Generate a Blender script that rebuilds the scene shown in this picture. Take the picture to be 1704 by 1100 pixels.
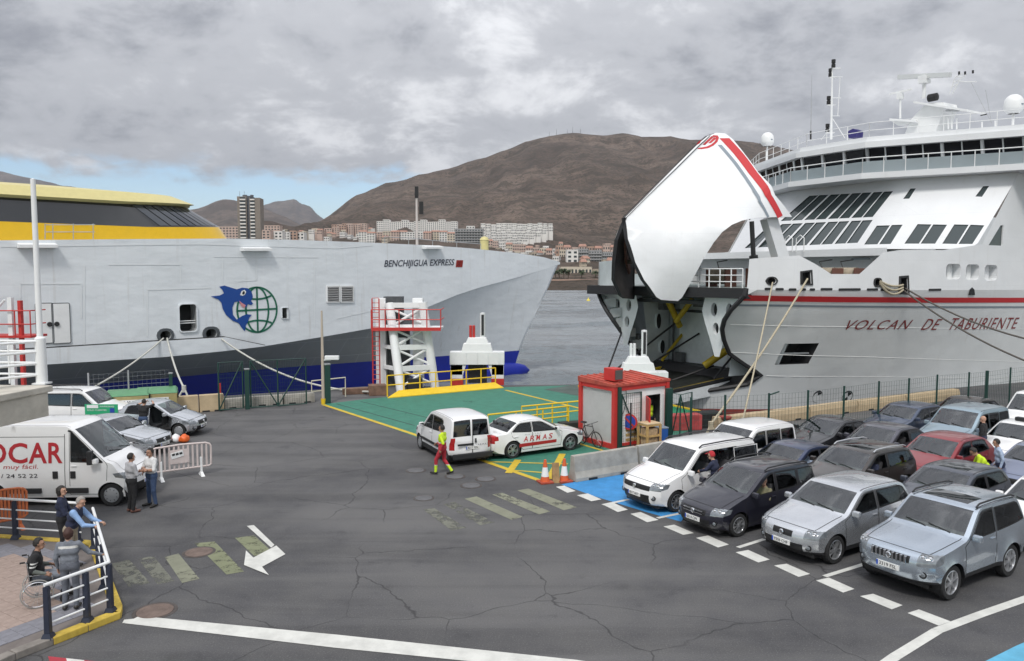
import bpy, bmesh, math, random
import numpy as np
from mathutils import Vector, Matrix
from mathutils.geometry import delaunay_2d_cdt
from mathutils import noise as mnoise

for o in list(bpy.data.objects):
	bpy.data.objects.remove(o)
random.seed(7)
scene = bpy.context.scene
COL = scene.collection
R = math.radians

# ------------------------------------------------------------------ camera
FPX, CAMH = 1287.0, 7.0                    # focal length in photo pixels (1704 wide), eye height
PITCH = math.atan(95 / FPX)
CP, SP = math.cos(PITCH), math.sin(PITCH)
cam_d = bpy.data.cameras.new('camera')
cam_d.sensor_width = 36.0
cam_d.lens = FPX / 1704 * 36
cam_d.clip_start = 0.1
cam_d.clip_end = 60000
cam = bpy.data.objects.new('camera', cam_d)
COL.objects.link(cam)
cam.location = (0, 0, CAMH)
cam.rotation_euler = (math.pi / 2 - PITCH, 0, 0)
scene.camera = cam

# ------------------------------------------------------------------ world: daylight sky under a broken cloud deck
SUN_EL, SUN_AZ = R(52), R(192)             # azimuth clockwise from +Y: behind the camera, to the left
world = bpy.data.worlds.new('World')
scene.world = world
world.use_nodes = True
wt = world.node_tree
wt.nodes.clear()


def wn(kind, **kw):
	n = wt.nodes.new(kind)
	for k, v in kw.items():
		setattr(n, k, v)
	return n


def wl(a, b):
	wt.links.new(a, b)


def wmath(op, a, b=None, c=None, clamp=False):
	n = wn('ShaderNodeMath', operation=op, use_clamp=clamp)
	for i, v in enumerate((a, b, c)):
		if v is None:
			continue
		if isinstance(v, (int, float)):
			n.inputs[i].default_value = v
		else:
			wl(v, n.inputs[i])
	return n.outputs[0]


sky = wn('ShaderNodeTexSky', sky_type='NISHITA', sun_disc=False)
sky.sun_elevation = SUN_EL
sky.sun_rotation = SUN_AZ
sky.air_density = 1.0
sky.dust_density = 0.1
sky.ozone_density = 3.0
geo = wn('ShaderNodeTexCoord')
sep = wn('ShaderNodeSeparateXYZ')
wl(geo.outputs['Generated'], sep.inputs[0])
zz = wmath('MAXIMUM', sep.outputs[2], 0.0)
den = wmath('ADD', zz, 0.34)
px_ = wmath('DIVIDE', sep.outputs[0], den)
py_ = wmath('DIVIDE', sep.outputs[1], den)
comb = wn('ShaderNodeCombineXYZ')
wl(px_, comb.inputs[0])
wl(py_, comb.inputs[1])


def wnoise(scale, detail, rough, off, dist=0.0):
	m = wn('ShaderNodeMapping')
	m.inputs['Location'].default_value = off
	wl(comb.outputs[0], m.inputs[0])
	n = wn('ShaderNodeTexNoise')
	n.inputs['Scale'].default_value = scale
	n.inputs['Detail'].default_value = detail
	n.inputs['Roughness'].default_value = rough
	n.inputs['Distortion'].default_value = dist
	wl(m.outputs[0], n.inputs['Vector'])
	return n.outputs[0]


nbig = wnoise(1.15, 3, 0.5, (3.1, 1.7, 0), 0.1)
nmid = wnoise(4.6, 11, 0.62, (7.3, 2.2, 0.6), 0.18)
nedge = wnoise(6.5, 7, 0.58, (1.3, 9.2, 2.0), 0.2)
# brightness of the cloud underside: large banks and finer billows
bri = wmath('ADD', wmath('MULTIPLY', nbig, 0.65), wmath('MULTIPLY', nmid, 0.95))
ramp = wn('ShaderNodeValToRGB')
wl(bri, ramp.inputs[0])
cr = ramp.color_ramp
cr.interpolation = 'EASE'
cr.elements[0].position = 0.56
cr.elements[0].color = (0.235, 0.245, 0.275, 1)
cr.elements[1].position = 1.06
cr.elements[1].color = (0.640, 0.648, 0.672, 1)
e = cr.elements.new(0.80)
e.color = (0.400, 0.410, 0.438, 1)
# overcast luminance law: a cloud deck is brighter overhead than near the horizon
law = wmath('MULTIPLY', wmath('MULTIPLY_ADD', zz, 2.0, 1.0), 10.0 * 0.71)
cl = wn('ShaderNodeVectorMath', operation='SCALE')
wl(ramp.outputs[0], cl.inputs[0])
wl(law, cl.inputs[3])
# the deck ends low over the horizon: clear air below it
ecl = wmath('ADD', zz, wmath('MULTIPLY', wmath('SUBTRACT', nedge, 0.5), 0.085))
mask = wn('ShaderNodeMapRange', interpolation_type='SMOOTHSTEP')
wl(ecl, mask.inputs[0])
mask.inputs[1].default_value = 0.106
mask.inputs[2].default_value = 0.134
mixc = wn('ShaderNodeMix', data_type='RGBA')
wl(mask.outputs[0], mixc.inputs['Factor'])
wl(sky.outputs[0], mixc.inputs['A'])
wl(cl.outputs[0], mixc.inputs['B'])
bg = wn('ShaderNodeBackground')
bg.inputs['Strength'].default_value = 0.10
wl(mixc.outputs['Result'], bg.inputs['Color'])
wout = wn('ShaderNodeOutputWorld')
wl(bg.outputs[0], wout.inputs['Surface'])

# ------------------------------------------------------------------ sun behind thin cloud
sun_d = bpy.data.lights.new('sun', 'SUN')
sun_d.energy = 1.5
sun_d.angle = R(12)
sun_d.color = (1.0, 0.965, 0.91)
sun = bpy.data.objects.new('sun', sun_d)
COL.objects.link(sun)
_sd = Vector((math.sin(SUN_AZ) * math.cos(SUN_EL), math.cos(SUN_AZ) * math.cos(SUN_EL), math.sin(SUN_EL)))
sun.rotation_euler = _sd.to_track_quat('Z', 'Y').to_euler()

# ------------------------------------------------------------------ exposure
scene.view_settings.view_transform = 'Standard'
scene.view_settings.look = 'None'
scene.view_settings.exposure = 0.44
scene.view_settings.gamma = 1.0
scene.view_settings.use_curve_mapping = False
scene.render.engine = 'CYCLES'

# ================================================================== helpers
def ray(px, py):
	"""direction of the sight line through a photo pixel (used to survey positions on real surfaces)"""
	u, v = (px - 852) / FPX, (550 - py) / FPX
	return Vector((u, CP + v * SP, -SP + v * CP))


def gnd(px, py, z=0.0):
	r = ray(px, py)
	t = (z - CAMH) / r.z
	return Vector((r.x * t, r.y * t, z))


def dep(px, py, Y):
	r = ray(px, py)
	t = Y / r.y
	return Vector((r.x * t, Y, CAMH + r.z * t))


# ---------------------------------------------------------------- materials
MATS = {}


def mat(name, col, rough=0.6, metal=0.0, coat=0.0, var=0.0, vscale=3.0, bump=0.0, bscale=40.0, spec=None, emit=None):
	if name in MATS:
		return MATS[name]
	m = bpy.data.materials.new(name)
	m.use_nodes = True
	nt = m.node_tree
	b = nt.nodes['Principled BSDF']
	b.inputs['Base Color'].default_value = (*col, 1)
	b.inputs['Roughness'].default_value = rough
	b.inputs['Metallic'].default_value = metal
	b.inputs['Coat Weight'].default_value = coat
	b.inputs['Coat Roughness'].default_value = 0.04
	if spec is not None:
		b.inputs['Specular IOR Level'].default_value = spec
	if emit:
		b.inputs['Emission Color'].default_value = (*emit[0], 1)
		b.inputs['Emission Strength'].default_value = emit[1]
	if var or bump:
		tc = nt.nodes.new('ShaderNodeTexCoord')
		if var:
			n = nt.nodes.new('ShaderNodeTexNoise')
			n.inputs['Scale'].default_value = vscale
			n.inputs['Detail'].default_value = 7
			n.inputs['Roughness'].default_value = 0.62
			nt.links.new(tc.outputs['Object'], n.inputs['Vector'])
			mr = nt.nodes.new('ShaderNodeMapRange')
			mr.inputs[1].default_value = 0.3
			mr.inputs[2].default_value = 0.7
			mr.inputs[3].default_value = 1 - var
			mr.inputs[4].default_value = 1 + var
			nt.links.new(n.outputs[0], mr.inputs[0])
			sc = nt.nodes.new('ShaderNodeVectorMath')
			sc.operation = 'SCALE'
			sc.inputs[0].default_value = col
			nt.links.new(mr.outputs[0], sc.inputs[3])
			nt.links.new(sc.outputs[0], b.inputs['Base Color'])
		if bump:
			n2 = nt.nodes.new('ShaderNodeTexNoise')
			n2.inputs['Scale'].default_value = bscale
			n2.inputs['Detail'].default_value = 4
			nt.links.new(tc.outputs['Object'], n2.inputs['Vector'])
			bp = nt.nodes.new('ShaderNodeBump')
			bp.inputs['Strength'].default_value = bump
			bp.inputs['Distance'].default_value = 0.02
			nt.links.new(n2.outputs[0], bp.inputs['Height'])
			nt.links.new(bp.outputs[0], b.inputs['Normal'])
	MATS[name] = m
	return m


def glass_mat(name, tint, gloss_rough=0.02, ior=1.5, boost=0.0):
	"""thin pane: clear tinted body under a Fresnel reflection"""
	if name in MATS:
		return MATS[name]
	m = bpy.data.materials.new(name)
	m.use_nodes = True
	nt = m.node_tree
	nt.nodes.clear()
	out = nt.nodes.new('ShaderNodeOutputMaterial')
	tr = nt.nodes.new('ShaderNodeBsdfTransparent')
	tr.inputs[0].default_value = (*tint, 1)
	gl = nt.nodes.new('ShaderNodeBsdfGlossy')
	gl.inputs['Color'].default_value = (0.95, 0.97, 1.0, 1)
	gl.inputs['Roughness'].default_value = gloss_rough
	fr = nt.nodes.new('ShaderNodeFresnel')
	fr.inputs[0].default_value = ior
	ad = nt.nodes.new('ShaderNodeMath')
	ad.operation = 'ADD'
	ad.use_clamp = True
	ad.inputs[1].default_value = boost
	nt.links.new(fr.outputs[0], ad.inputs[0])
	mx = nt.nodes.new('ShaderNodeMixShader')
	nt.links.new(ad.outputs[0], mx.inputs[0])
	nt.links.new(tr.outputs[0], mx.inputs[1])
	nt.links.new(gl.outputs[0], mx.inputs[2])
	nt.links.new(mx.outputs[0], out.inputs['Surface'])
	MATS[name] = m
	return m


def paint(name, col, rough=0.38, metal=0.0, dirt=0.025):
	m = mat(name, col, rough, metal, coat=0.9, var=dirt, vscale=2.2)
	return m


# ---------------------------------------------------------------- mesh building
class MB:
	"""collects quads, boxes, tubes; one mesh per build()"""

	def __init__(s):
		s.v, s.f, s.m = [], [], []

	def add(s, vs, fs, mi=0):
		n = len(s.v)
		s.v += [tuple(v) for v in vs]
		s.f += [tuple(n + i for i in f) for f in fs]
		s.m += [mi] * len(fs)
		return s

	def box(s, c, d, rz=0.0, mi=0, M=None, taper=1.0):
		hx, hy, hz = d[0] / 2, d[1] / 2, d[2] / 2
		vs = []
		for z, k in ((-hz, 1), (hz, taper)):
			for x, y in ((-hx, -hy), (hx, -hy), (hx, hy), (-hx, hy)):
				vs.append(Vector((x * k, y * k, z)))
		if M is None:
			M = Matrix.Translation(c) @ Matrix.Rotation(rz, 4, 'Z')
		else:
			M = Matrix.Translation(c) @ M.to_4x4()
		return s.add([M @ v for v in vs], [(3, 2, 1, 0), (4, 5, 6, 7), (0, 1, 5, 4), (1, 2, 6, 5), (2, 3, 7, 6), (3, 0, 4, 7)], mi)

	def beam(s, a, b, w, h, mi=0, up=(0, 0, 1)):
		a, b = Vector(a), Vector(b)
		d = (b - a)
		L = d.length
		d.normalize()
		upv = Vector(up)
		if abs(d.dot(upv)) > 0.99:
			upv = Vector((0, 1, 0))
		x = d.cross(upv).normalized()
		z = x.cross(d).normalized()
		vs = []
		for p in (a, b):
			for i, j in ((-1, -1), (1, -1), (1, 1), (-1, 1)):
				vs.append(p + x * (i * w / 2) + z * (j * h / 2))
		return s.add(vs, [(0, 1, 2, 3), (7, 6, 5, 4), (4, 5, 1, 0), (5, 6, 2, 1), (6, 7, 3, 2), (7, 4, 0, 3)], mi)

	def tube(s, pts, r, n=8, mi=0, caps=True):
		pts = [Vector(p) for p in pts]
		rs = r if isinstance(r, (list, tuple)) else [r] * len(pts)
		base = len(s.v)
		prev = None
		for i, p in enumerate(pts):
			d = (pts[min(i + 1, len(pts) - 1)] - pts[max(i - 1, 0)])
			d.normalize()
			if prev is None:
				a = d.cross(Vector((0, 0, 1)))
				if a.length < 0.05:
					a = d.cross(Vector((0, 1, 0)))
			else:
				a = prev - d * prev.dot(d)
			a.normalize()
			prev = a
			b = d.cross(a)
			for k in range(n):
				t = 2 * math.pi * k / n
				s.v.append(tuple(p + (a * math.cos(t) + b * math.sin(t)) * rs[i]))
		for i in range(len(pts) - 1):
			for k in range(n):
				k2 = (k + 1) % n
				s.f.append((base + i * n + k, base + i * n + k2, base + (i + 1) * n + k2, base + (i + 1) * n + k))
				s.m.append(mi)
		if caps:
			s.f.append(tuple(base + k for k in reversed(range(n))))
			s.m.append(mi)
			s.f.append(tuple(base + (len(pts) - 1) * n + k for k in range(n)))
			s.m.append(mi)
		return s

	def lathe(s, prof, n=20, M=None, mi=0, closed=False):
		"""prof: (radius, height) about local Z"""
		M = M or Matrix.Identity(4)
		base = len(s.v)
		for r, z in prof:
			for k in range(n):
				t = 2 * math.pi * k / n
				s.v.append(tuple(M @ Vector((r * math.cos(t), r * math.sin(t), z))))
		for i in range(len(prof) - 1):
			for k in range(n):
				k2 = (k + 1) % n
				s.f.append((base + i * n + k, base + i * n + k2, base + (i + 1) * n + k2, base + (i + 1) * n + k))
				s.m.append(mi)
		return s

	def prism(s, poly, z0, z1, mi=0, M=None):
		"""poly: list of (x, y) counter-clockwise, extruded along z"""
		M = M or Matrix.Identity(4)
		n = len(poly)
		vs = [M @ Vector((p[0], p[1], z0)) for p in poly] + [M @ Vector((p[0], p[1], z1)) for p in poly]
		fs = [tuple(reversed(range(n))), tuple(range(n, 2 * n))] + [(i, (i + 1) % n, n + (i + 1) % n, n + i) for i in range(n)]
		return s.add(vs, fs, mi)

	def mesh(s, name, mats, smooth=None, bevel=0.0):
		me = bpy.data.meshes.new(name)
		me.from_pydata(s.v, [], s.f)
		for m in (mats if isinstance(mats, (list, tuple)) else [mats]):
			me.materials.append(m)
		if any(s.m):
			me.polygons.foreach_set('material_index', s.m)
		if bevel:
			bm = bmesh.new()
			bm.from_mesh(me)
			bmesh.ops.remove_doubles(bm, verts=bm.verts, dist=1e-5)
			bmesh.ops.bevel(bm, geom=[e for e in bm.edges if e.is_manifold and e.calc_face_angle(0) > 0.6], offset=bevel, segments=2, affect='EDGES', profile=0.6)
			bm.to_mesh(me)
			bm.free()
		if smooth is not None:
			me.polygons.foreach_set('use_smooth', [True] * len(me.polygons))
			me.set_sharp_from_angle(angle=R(smooth))
		me.update()
		return me

	def build(s, name, mats, parent=None, smooth=None, bevel=0.0):
		return obj(name, s.mesh(name, mats, smooth, bevel), parent)


def obj(name, me, parent=None, M=None):
	o = bpy.data.objects.new(name, me)
	COL.objects.link(o)
	if parent:
		o.parent = parent
	if M is not None:
		o.matrix_local = M
	return o


def thing(name, label, cat, loc=(0, 0, 0), rz=0.0, group=None):
	o = bpy.data.objects.new(name, None)
	COL.objects.link(o)
	o.empty_display_size = 0.2
	o.location = loc
	o.rotation_euler = (0, 0, rz)
	tag(o, label, cat, group)
	return o


def tag(o, label=None, cat=None, group=None, kind=None):
	if label:
		o['label'] = label
	if cat:
		o['category'] = cat
	if group:
		o['group'] = group
	if kind:
		o['kind'] = kind
	return o


def copy_tree(o, parent=None):
	c = o.copy()
	COL.objects.link(c)
	c.parent = parent
	for ch in list(o.children):
		copy_tree(ch, c)
	return c


# ---------------------------------------------------------------- flat regions cut with holes, then mapped on to a surface
def inpoly(x, y, P):
	c = False
	j = len(P) - 1
	for i in range(len(P)):
		xi, yi = P[i]
		xj, yj = P[j]
		if (yi > y) != (yj > y) and x < (xj - xi) * (y - yi) / (yj - yi) + xi:
			c = not c
		j = i
	return c


def resample(P, step, closed=True):
	out = []
	n = len(P)
	for i in range(n if closed else n - 1):
		a, b = P[i], P[(i + 1) % n]
		L = math.hypot(b[0] - a[0], b[1] - a[1])
		k = max(1, int(math.ceil(L / step)))
		for j in range(k):
			t = j / k
			out.append((a[0] + (b[0] - a[0]) * t, a[1] + (b[1] - a[1]) * t))
	if not closed:
		out.append(tuple(P[-1]))
	return out


def segdist(p, P):
	best = 1e9
	n = len(P)
	for i in range(n):
		ax, ay = P[i]
		bx, by = P[(i + 1) % n]
		dx, dy = bx - ax, by - ay
		L2 = dx * dx + dy * dy
		t = 0 if L2 == 0 else max(0, min(1, ((p[0] - ax) * dx + (p[1] - ay) * dy) / L2))
		d = math.hypot(p[0] - ax - t * dx, p[1] - ay - t * dy)
		best = min(best, d)
	return best


def regions(outline, regs, step, estep=None, gridstep=None):
	"""triangulate outline; returns verts2d and {region name or None: [tri]}; regs: list of (name, polygon)"""
	estep = estep or step
	gs = gridstep or (step, step)
	rings = [resample(outline, estep)] + [resample(p, estep) for _, p in regs]
	V, Ed = [], []
	for r in rings:
		b = len(V)
		V += r
		Ed += [(b + i, b + (i + 1) % len(r)) for i in range(len(r))]
	x0, x1 = min(p[0] for p in outline), max(p[0] for p in outline)
	y0, y1 = min(p[1] for p in outline), max(p[1] for p in outline)
	nx, ny = int((x1 - x0) / gs[0]), int((y1 - y0) / gs[1])
	coarse = [outline] + [p for _, p in regs]
	md = 0.45 * min(gs)
	for i in range(nx + 1):
		for j in range(ny + 1):
			p = (x0 + (i + 0.5) * gs[0], y0 + (j + 0.5) * gs[1])
			if inpoly(*p, outline) and all(segdist(p, c) > md for c in coarse):
				V.append(p)
	vo, eo, fo, *_ = delaunay_2d_cdt([Vector(p) for p in V], Ed, [], 0, 1e-5)
	res = {}
	for f in fo:
		cx = sum(vo[i].x for i in f) / len(f)
		cy = sum(vo[i].y for i in f) / len(f)
		if not inpoly(cx, cy, outline):
			continue
		key = None
		for nme, p in regs:
			if inpoly(cx, cy, p):
				key = nme
				break
		res.setdefault(key, []).append(tuple(f))
	return [(v.x, v.y) for v in vo], res


def submesh(name, V3, tris, mats, smooth=40, flip=False):
	used = sorted({i for t in tris for i in t})
	ix = {k: n for n, k in enumerate(used)}
	me = bpy.data.meshes.new(name)
	fs = [tuple(ix[i] for i in (reversed(t) if flip else t)) for t in tris]
	me.from_pydata([V3[i] for i in used], [], fs)
	for m in (mats if isinstance(mats, (list, tuple)) else [mats]):
		me.materials.append(m)
	if smooth is not None:
		me.polygons.foreach_set('use_smooth', [True] * len(me.polygons))
		me.set_sharp_from_angle(angle=R(smooth))
	me.update()
	return me


def ribbon(mb, pts3, nrm, w, off, mi=0, closed=True):
	"""thin strip along a 3D polyline lying on a surface with outward normal nrm"""
	n = len(pts3)
	rng = range(n if closed else n - 1)
	nrm = Vector(nrm)
	for i in rng:
		a, b = Vector(pts3[i]), Vector(pts3[(i + 1) % n])
		d = b - a
		if d.length < 1e-5:
			continue
		d.normalize()
		sd = d.cross(nrm).normalized() * (w / 2)
		o = nrm * off
		mb.add([a - sd + o, b - sd + o, b + sd + o, a + sd + o], [(0, 1, 2, 3)], mi)


def rrect(x0, y0, x1, y1, r, n=3):
	out = []
	for cx, cy, a0 in ((x1 - r, y0 + r, -90), (x1 - r, y1 - r, 0), (x0 + r, y1 - r, 90), (x0 + r, y0 + r, 180)):
		for k in range(n + 1):
			a = R(a0 + 90 * k / n)
			out.append((cx + r * math.cos(a), cy + r * math.sin(a)))
	return out


def text_mesh(txt, size=1.0, shear=0.0, spacing=1.0, bold=0.0, align='LEFT'):
	"""outline lettering as 2D triangles: returns (verts2d, faces)"""
	cu = bpy.data.curves.new('t', 'FONT')
	cu.body = txt
	cu.size = size
	cu.shear = shear
	cu.space_character = spacing
	cu.offset = bold
	cu.align_x = align
	cu.resolution_u = 3
	o = bpy.data.objects.new('t', cu)
	COL.objects.link(o)
	bpy.context.view_layer.update()
	me = bpy.data.meshes.new_from_object(o)
	V = [(v.co.x, v.co.y) for v in me.vertices]
	Fc = [tuple(p.vertices) for p in me.polygons]
	bpy.data.objects.remove(o)
	bpy.data.curves.remove(cu)
	bpy.data.meshes.remove(me)
	return V, Fc


def lettering(name, txt, m, parent, mapf, width=None, height=None, **kw):
	"""lettering fitted to width x height (surface units), mapped with mapf(x, y)"""
	V, Fc = text_mesh(txt, **kw)
	xs = [v[0] for v in V]
	ys = [v[1] for v in V]
	x0, y0 = min(xs), min(ys)
	sx = width / (max(xs) - x0) if width else 1
	sy = height / (max(ys) - y0) if height else sx
	mb = MB().add([mapf((x - x0) * sx, (y - y0) * sy) for x, y in V], Fc)
	return mb.build(name, m, parent)


def lerp_tab(tab, x):
	if x <= tab[0][0]:
		return tab[0][1]
	for (a, va), (b, vb) in zip(tab, tab[1:]):
		if x <= b:
			t = (x - a) / (b - a)
			return va + (vb - va) * t
	return tab[-1][1]


def smooth_tab(tab, x):
	"""monotone-ish cubic through table points"""
	n = len(tab)
	if x <= tab[0][0]:
		return tab[0][1]
	if x >= tab[-1][0]:
		return tab[-1][1]
	for i in range(n - 1):
		if x <= tab[i + 1][0]:
			x0, y0 = tab[i]
			x1, y1 = tab[i + 1]
			m0 = (y1 - tab[i - 1][1]) / (x1 - tab[i - 1][0]) if i > 0 else (y1 - y0) / (x1 - x0)
			m1 = (tab[i + 2][1] - y0) / (tab[i + 2][0] - x0) if i < n - 2 else (y1 - y0) / (x1 - x0)
			h = x1 - x0
			t = (x - x0) / h
			return ((2 * t**3 - 3 * t**2 + 1) * y0 + (t**3 - 2 * t**2 + t) * h * m0 + (-2 * t**3 + 3 * t**2) * y1 + (t**3 - t**2) * h * m1)


def bmap(o_to_world):
	pass


def dup_label(o, label):
	o['label'] = label
	return o


def sag_rope(a, b, sag, n=14):
	a, b = Vector(a), Vector(b)
	return [a.lerp(b, i / n) - Vector((0, 0, sag * 4 * (i / n) * (1 - i / n))) for i in range(n + 1)]


# shared materials
M_WHITE = mat('white_paint', (0.78, 0.79, 0.79), 0.45, var=0.05, vscale=1.5)
M_BLACK = mat('black_rubber', (0.015, 0.015, 0.016), 0.7)
M_DARK = mat('dark_trim', (0.022, 0.022, 0.024), 0.5)
M_RED = mat('red_paint', (0.52, 0.035, 0.03), 0.5, var=0.12)
M_YEL = mat('yellow_paint', (0.78, 0.52, 0.02), 0.5, var=0.1)
M_GREENF = mat('green_fence_paint', (0.012, 0.05, 0.04), 0.5)
M_STEEL = mat('galvanised_steel', (0.42, 0.43, 0.44), 0.45, 0.6, var=0.15)
M_CONC = mat('concrete', (0.36, 0.34, 0.30), 0.9, var=0.22, vscale=2.5, bump=0.3, bscale=30)

# ================================================================== the setting
def node_mat(name):
	m = bpy.data.materials.new(name)
	m.use_nodes = True
	MATS[name] = m
	return m, m.node_tree, m.node_tree.nodes['Principled BSDF']


def N(nt, kind, ins=None, **kw):
	n = nt.nodes.new(kind)
	for k, v in kw.items():
		setattr(n, k, v)
	for k, v in (ins or {}).items():
		if isinstance(v, bpy.types.NodeSocket):
			nt.links.new(v, n.inputs[k])
		else:
			n.inputs[k].default_value = v
	return n


def noise(nt, vec, scale, detail=6, rough=0.6, dist=0.0):
	return N(nt, 'ShaderNodeTexNoise', {'Vector': vec, 'Scale': scale, 'Detail': detail, 'Roughness': rough, 'Distortion': dist}).outputs[0]


def mrange(nt, v, a, b, c=0.0, d=1.0, smooth=True):
	n = N(nt, 'ShaderNodeMapRange', {0: v, 1: a, 2: b, 3: c, 4: d})
	if smooth:
		n.interpolation_type = 'SMOOTHSTEP'
	return n.outputs[0]


def mixc_(nt, f, a, b):
	n = N(nt, 'ShaderNodeMix', data_type='RGBA')
	for k, v in (('Factor', f), ('A', a), ('B', b)):
		if isinstance(v, bpy.types.NodeSocket):
			nt.links.new(v, n.inputs[k])
		elif isinstance(v, (int, float)):
			n.inputs[k].default_value = v
		else:
			n.inputs[k].default_value = (*v, 1)
	return n.outputs['Result']


def mmath(nt, op, a, b=0.0, clamp=False):
	n = N(nt, 'ShaderNodeMath', {0: a, 1: b}, operation=op, use_clamp=clamp)
	return n.outputs[0]


# ---- asphalt: aggregate grain, tyre-polished and dusty zones, repair patches, long wandering cracks
m_asph, nt, b = node_mat('asphalt')
tc = N(nt, 'ShaderNodeTexCoord').outputs['Object']
big = noise(nt, tc, 0.09, 5, 0.55, 0.4)
mid = noise(nt, tc, 0.8, 7, 0.65)
fine = noise(nt, tc, 30, 4, 0.8)
c = mixc_(nt, mrange(nt, big, 0.38, 0.64), (0.066, 0.066, 0.071), (0.124, 0.122, 0.123))
ln = noise(nt, N(nt, 'ShaderNodeMapping', {'Vector': tc, 'Rotation': (0, 0, 0.93), 'Scale': (0.07, 0.75, 1)}).outputs[0], 1.0, 5, 0.6, 0.2)
c = mixc_(nt, mrange(nt, ln, 0.46, 0.66, 0, 0.55), c, (0.047, 0.047, 0.050))
c = mixc_(nt, mrange(nt, ln, 0.30, 0.46, 0.45, 0.0), c, (0.140, 0.138, 0.135))
c = mixc_(nt, mrange(nt, mid, 0.35, 0.72, 0, 0.4), c, (0.130, 0.127, 0.122))
c = mixc_(nt, mrange(nt, mid, 0.28, 0.42, 0.55, 0.0), c, (0.045, 0.045, 0.048))
c = mixc_(nt, mrange(nt, fine, 0.54, 0.70, 0.0, 0.75), c, (0.21, 0.205, 0.20))
c = mixc_(nt, mrange(nt, fine, 0.28, 0.45, 0.75, 0.0), c, (0.030, 0.030, 0.033))
# cracks: distorted cell borders, broken up by a mask
wob = N(nt, 'ShaderNodeTexNoise', {'Vector': tc, 'Scale': 0.5, 'Detail': 4, 'Roughness': 0.55})
off = N(nt, 'ShaderNodeVectorMath', {0: wob.outputs['Color'], 3: 0.9}, operation='SCALE').outputs[0]
vc = N(nt, 'ShaderNodeVectorMath', {0: tc, 1: off}, operation='ADD').outputs[0]
vor = N(nt, 'ShaderNodeTexVoronoi', {'Vector': vc, 'Scale': 0.30}, feature='DISTANCE_TO_EDGE')
crk = mrange(nt, vor.outputs['Distance'], 0.0, 0.0065, 1.0, 0.0)
cm = mrange(nt, noise(nt, tc, 0.22, 2, 0.5), 0.36, 0.50)
crk = mmath(nt, 'MULTIPLY', crk, cm)
c = mixc_(nt, mmath(nt, 'MULTIPLY', crk, 0.62), c, (0.016, 0.016, 0.017))
# oil spots
sp = N(nt, 'ShaderNodeTexVoronoi', {'Vector': tc, 'Scale': 0.55}, feature='F1')
spots = mmath(nt, 'MULTIPLY', mrange(nt, sp.outputs['Distance'], 0.02, 0.16, 0.5, 0.0), mrange(nt, mid, 0.4, 0.6))
c = mixc_(nt, spots, c, (0.03, 0.03, 0.03))
nt.links.new(c, b.inputs['Base Color'])
b.inputs['Roughness'].default_value = 0.82
b.inputs['Specular IOR Level'].default_value = 0.35
hh = mmath(nt, 'SUBTRACT', mmath(nt, 'MULTIPLY', noise(nt, tc, 60, 3, 0.7), 0.5), crk)
bp = N(nt, 'ShaderNodeBump', {'Height': hh, 'Strength': 0.35, 'Distance': 0.012})
nt.links.new(bp.outputs[0], b.inputs['Normal'])


def wear_mat(name, col, wear, wscale=5.0, rough=0.7):
	"""road paint worn through to the asphalt below"""
	m, nt, b = node_mat(name)
	tc = N(nt, 'ShaderNodeTexCoord').outputs['Object']
	n1 = noise(nt, tc, wscale, 8, 0.75)
	n2 = noise(nt, tc, 0.7, 3, 0.5)
	k = mmath(nt, 'ADD', mmath(nt, 'MULTIPLY', n1, 0.7), mmath(nt, 'MULTIPLY', n2, 0.3))
	f = mrange(nt, k, wear - 0.06, wear + 0.07)
	cc = mixc_(nt, mrange(nt, noise(nt, tc, 2.0, 6, 0.65), 0.3, 0.7), tuple(x * 0.78 for x in col), col)
	nt.links.new(cc, b.inputs['Base Color'])
	b.inputs['Roughness'].default_value = rough
	tr = N(nt, 'ShaderNodeBsdfTransparent')
	mx = N(nt, 'ShaderNodeMixShader')
	nt.links.new(f, mx.inputs[0])
	nt.links.new(tr.outputs[0], mx.inputs[1])
	nt.links.new(b.outputs[0], mx.inputs[2])
	nt.links.new(mx.outputs[0], nt.nodes['Material Output'].inputs['Surface'])
	return m


MK_WHITE = wear_mat('road_white', (0.66, 0.66, 0.62), 0.30)
MK_FADED = wear_mat('road_white_faded', (0.225, 0.23, 0.165), 0.42, 4.0)
MK_OLIVE = wear_mat('road_olive', (0.20, 0.215, 0.125), 0.42, 4.0)
MK_GHOST = wear_mat('road_ghost', (0.165, 0.168, 0.135), 0.48, 3.0)
MK_YEL = wear_mat('road_yellow', (0.62, 0.44, 0.03), 0.31)
MK_BLUE = wear_mat('road_blue', (0.045, 0.27, 0.60), 0.22)
MK_LBLUE = wear_mat('road_light_blue', (0.12, 0.42, 0.62), 0.22)
MK_GREEN = wear_mat('deck_green', (0.040, 0.200, 0.138), 0.345, 1.2)
MK_RED = wear_mat('road_red', (0.42, 0.04, 0.06), 0.28)

# ---- quay
quay_poly = [(-90, -40), (90, -40), (90, 81), (60.0, 67.6), (9.6, 36.1), (10.0, 38.3), (5.2, 48.6), (-9.2, 47.6), (-20.5, 42.0), (-34, 35.0), (-90, 8)]
q = MB().prism(quay_poly, -4.0, 0.0).build('quay_ground', [m_asph])
q['kind'] = 'structure'


def sheet(name, pxs, z, m, parent=None, pix=True, thick=0.0):
	pts = [gnd(*p, z) if pix else Vector((p[0], p[1], z)) for p in pxs]
	mb = MB()
	# orient upwards
	a = sum(pts[i].x * pts[(i + 1) % len(pts)].y - pts[(i + 1) % len(pts)].x * pts[i].y for i in range(len(pts)))
	if a < 0:
		pts.reverse()
	mb.add(pts, [tuple(range(len(pts)))])
	o = mb.build(name, m)
	if parent:
		o.parent = parent
	return o


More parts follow.
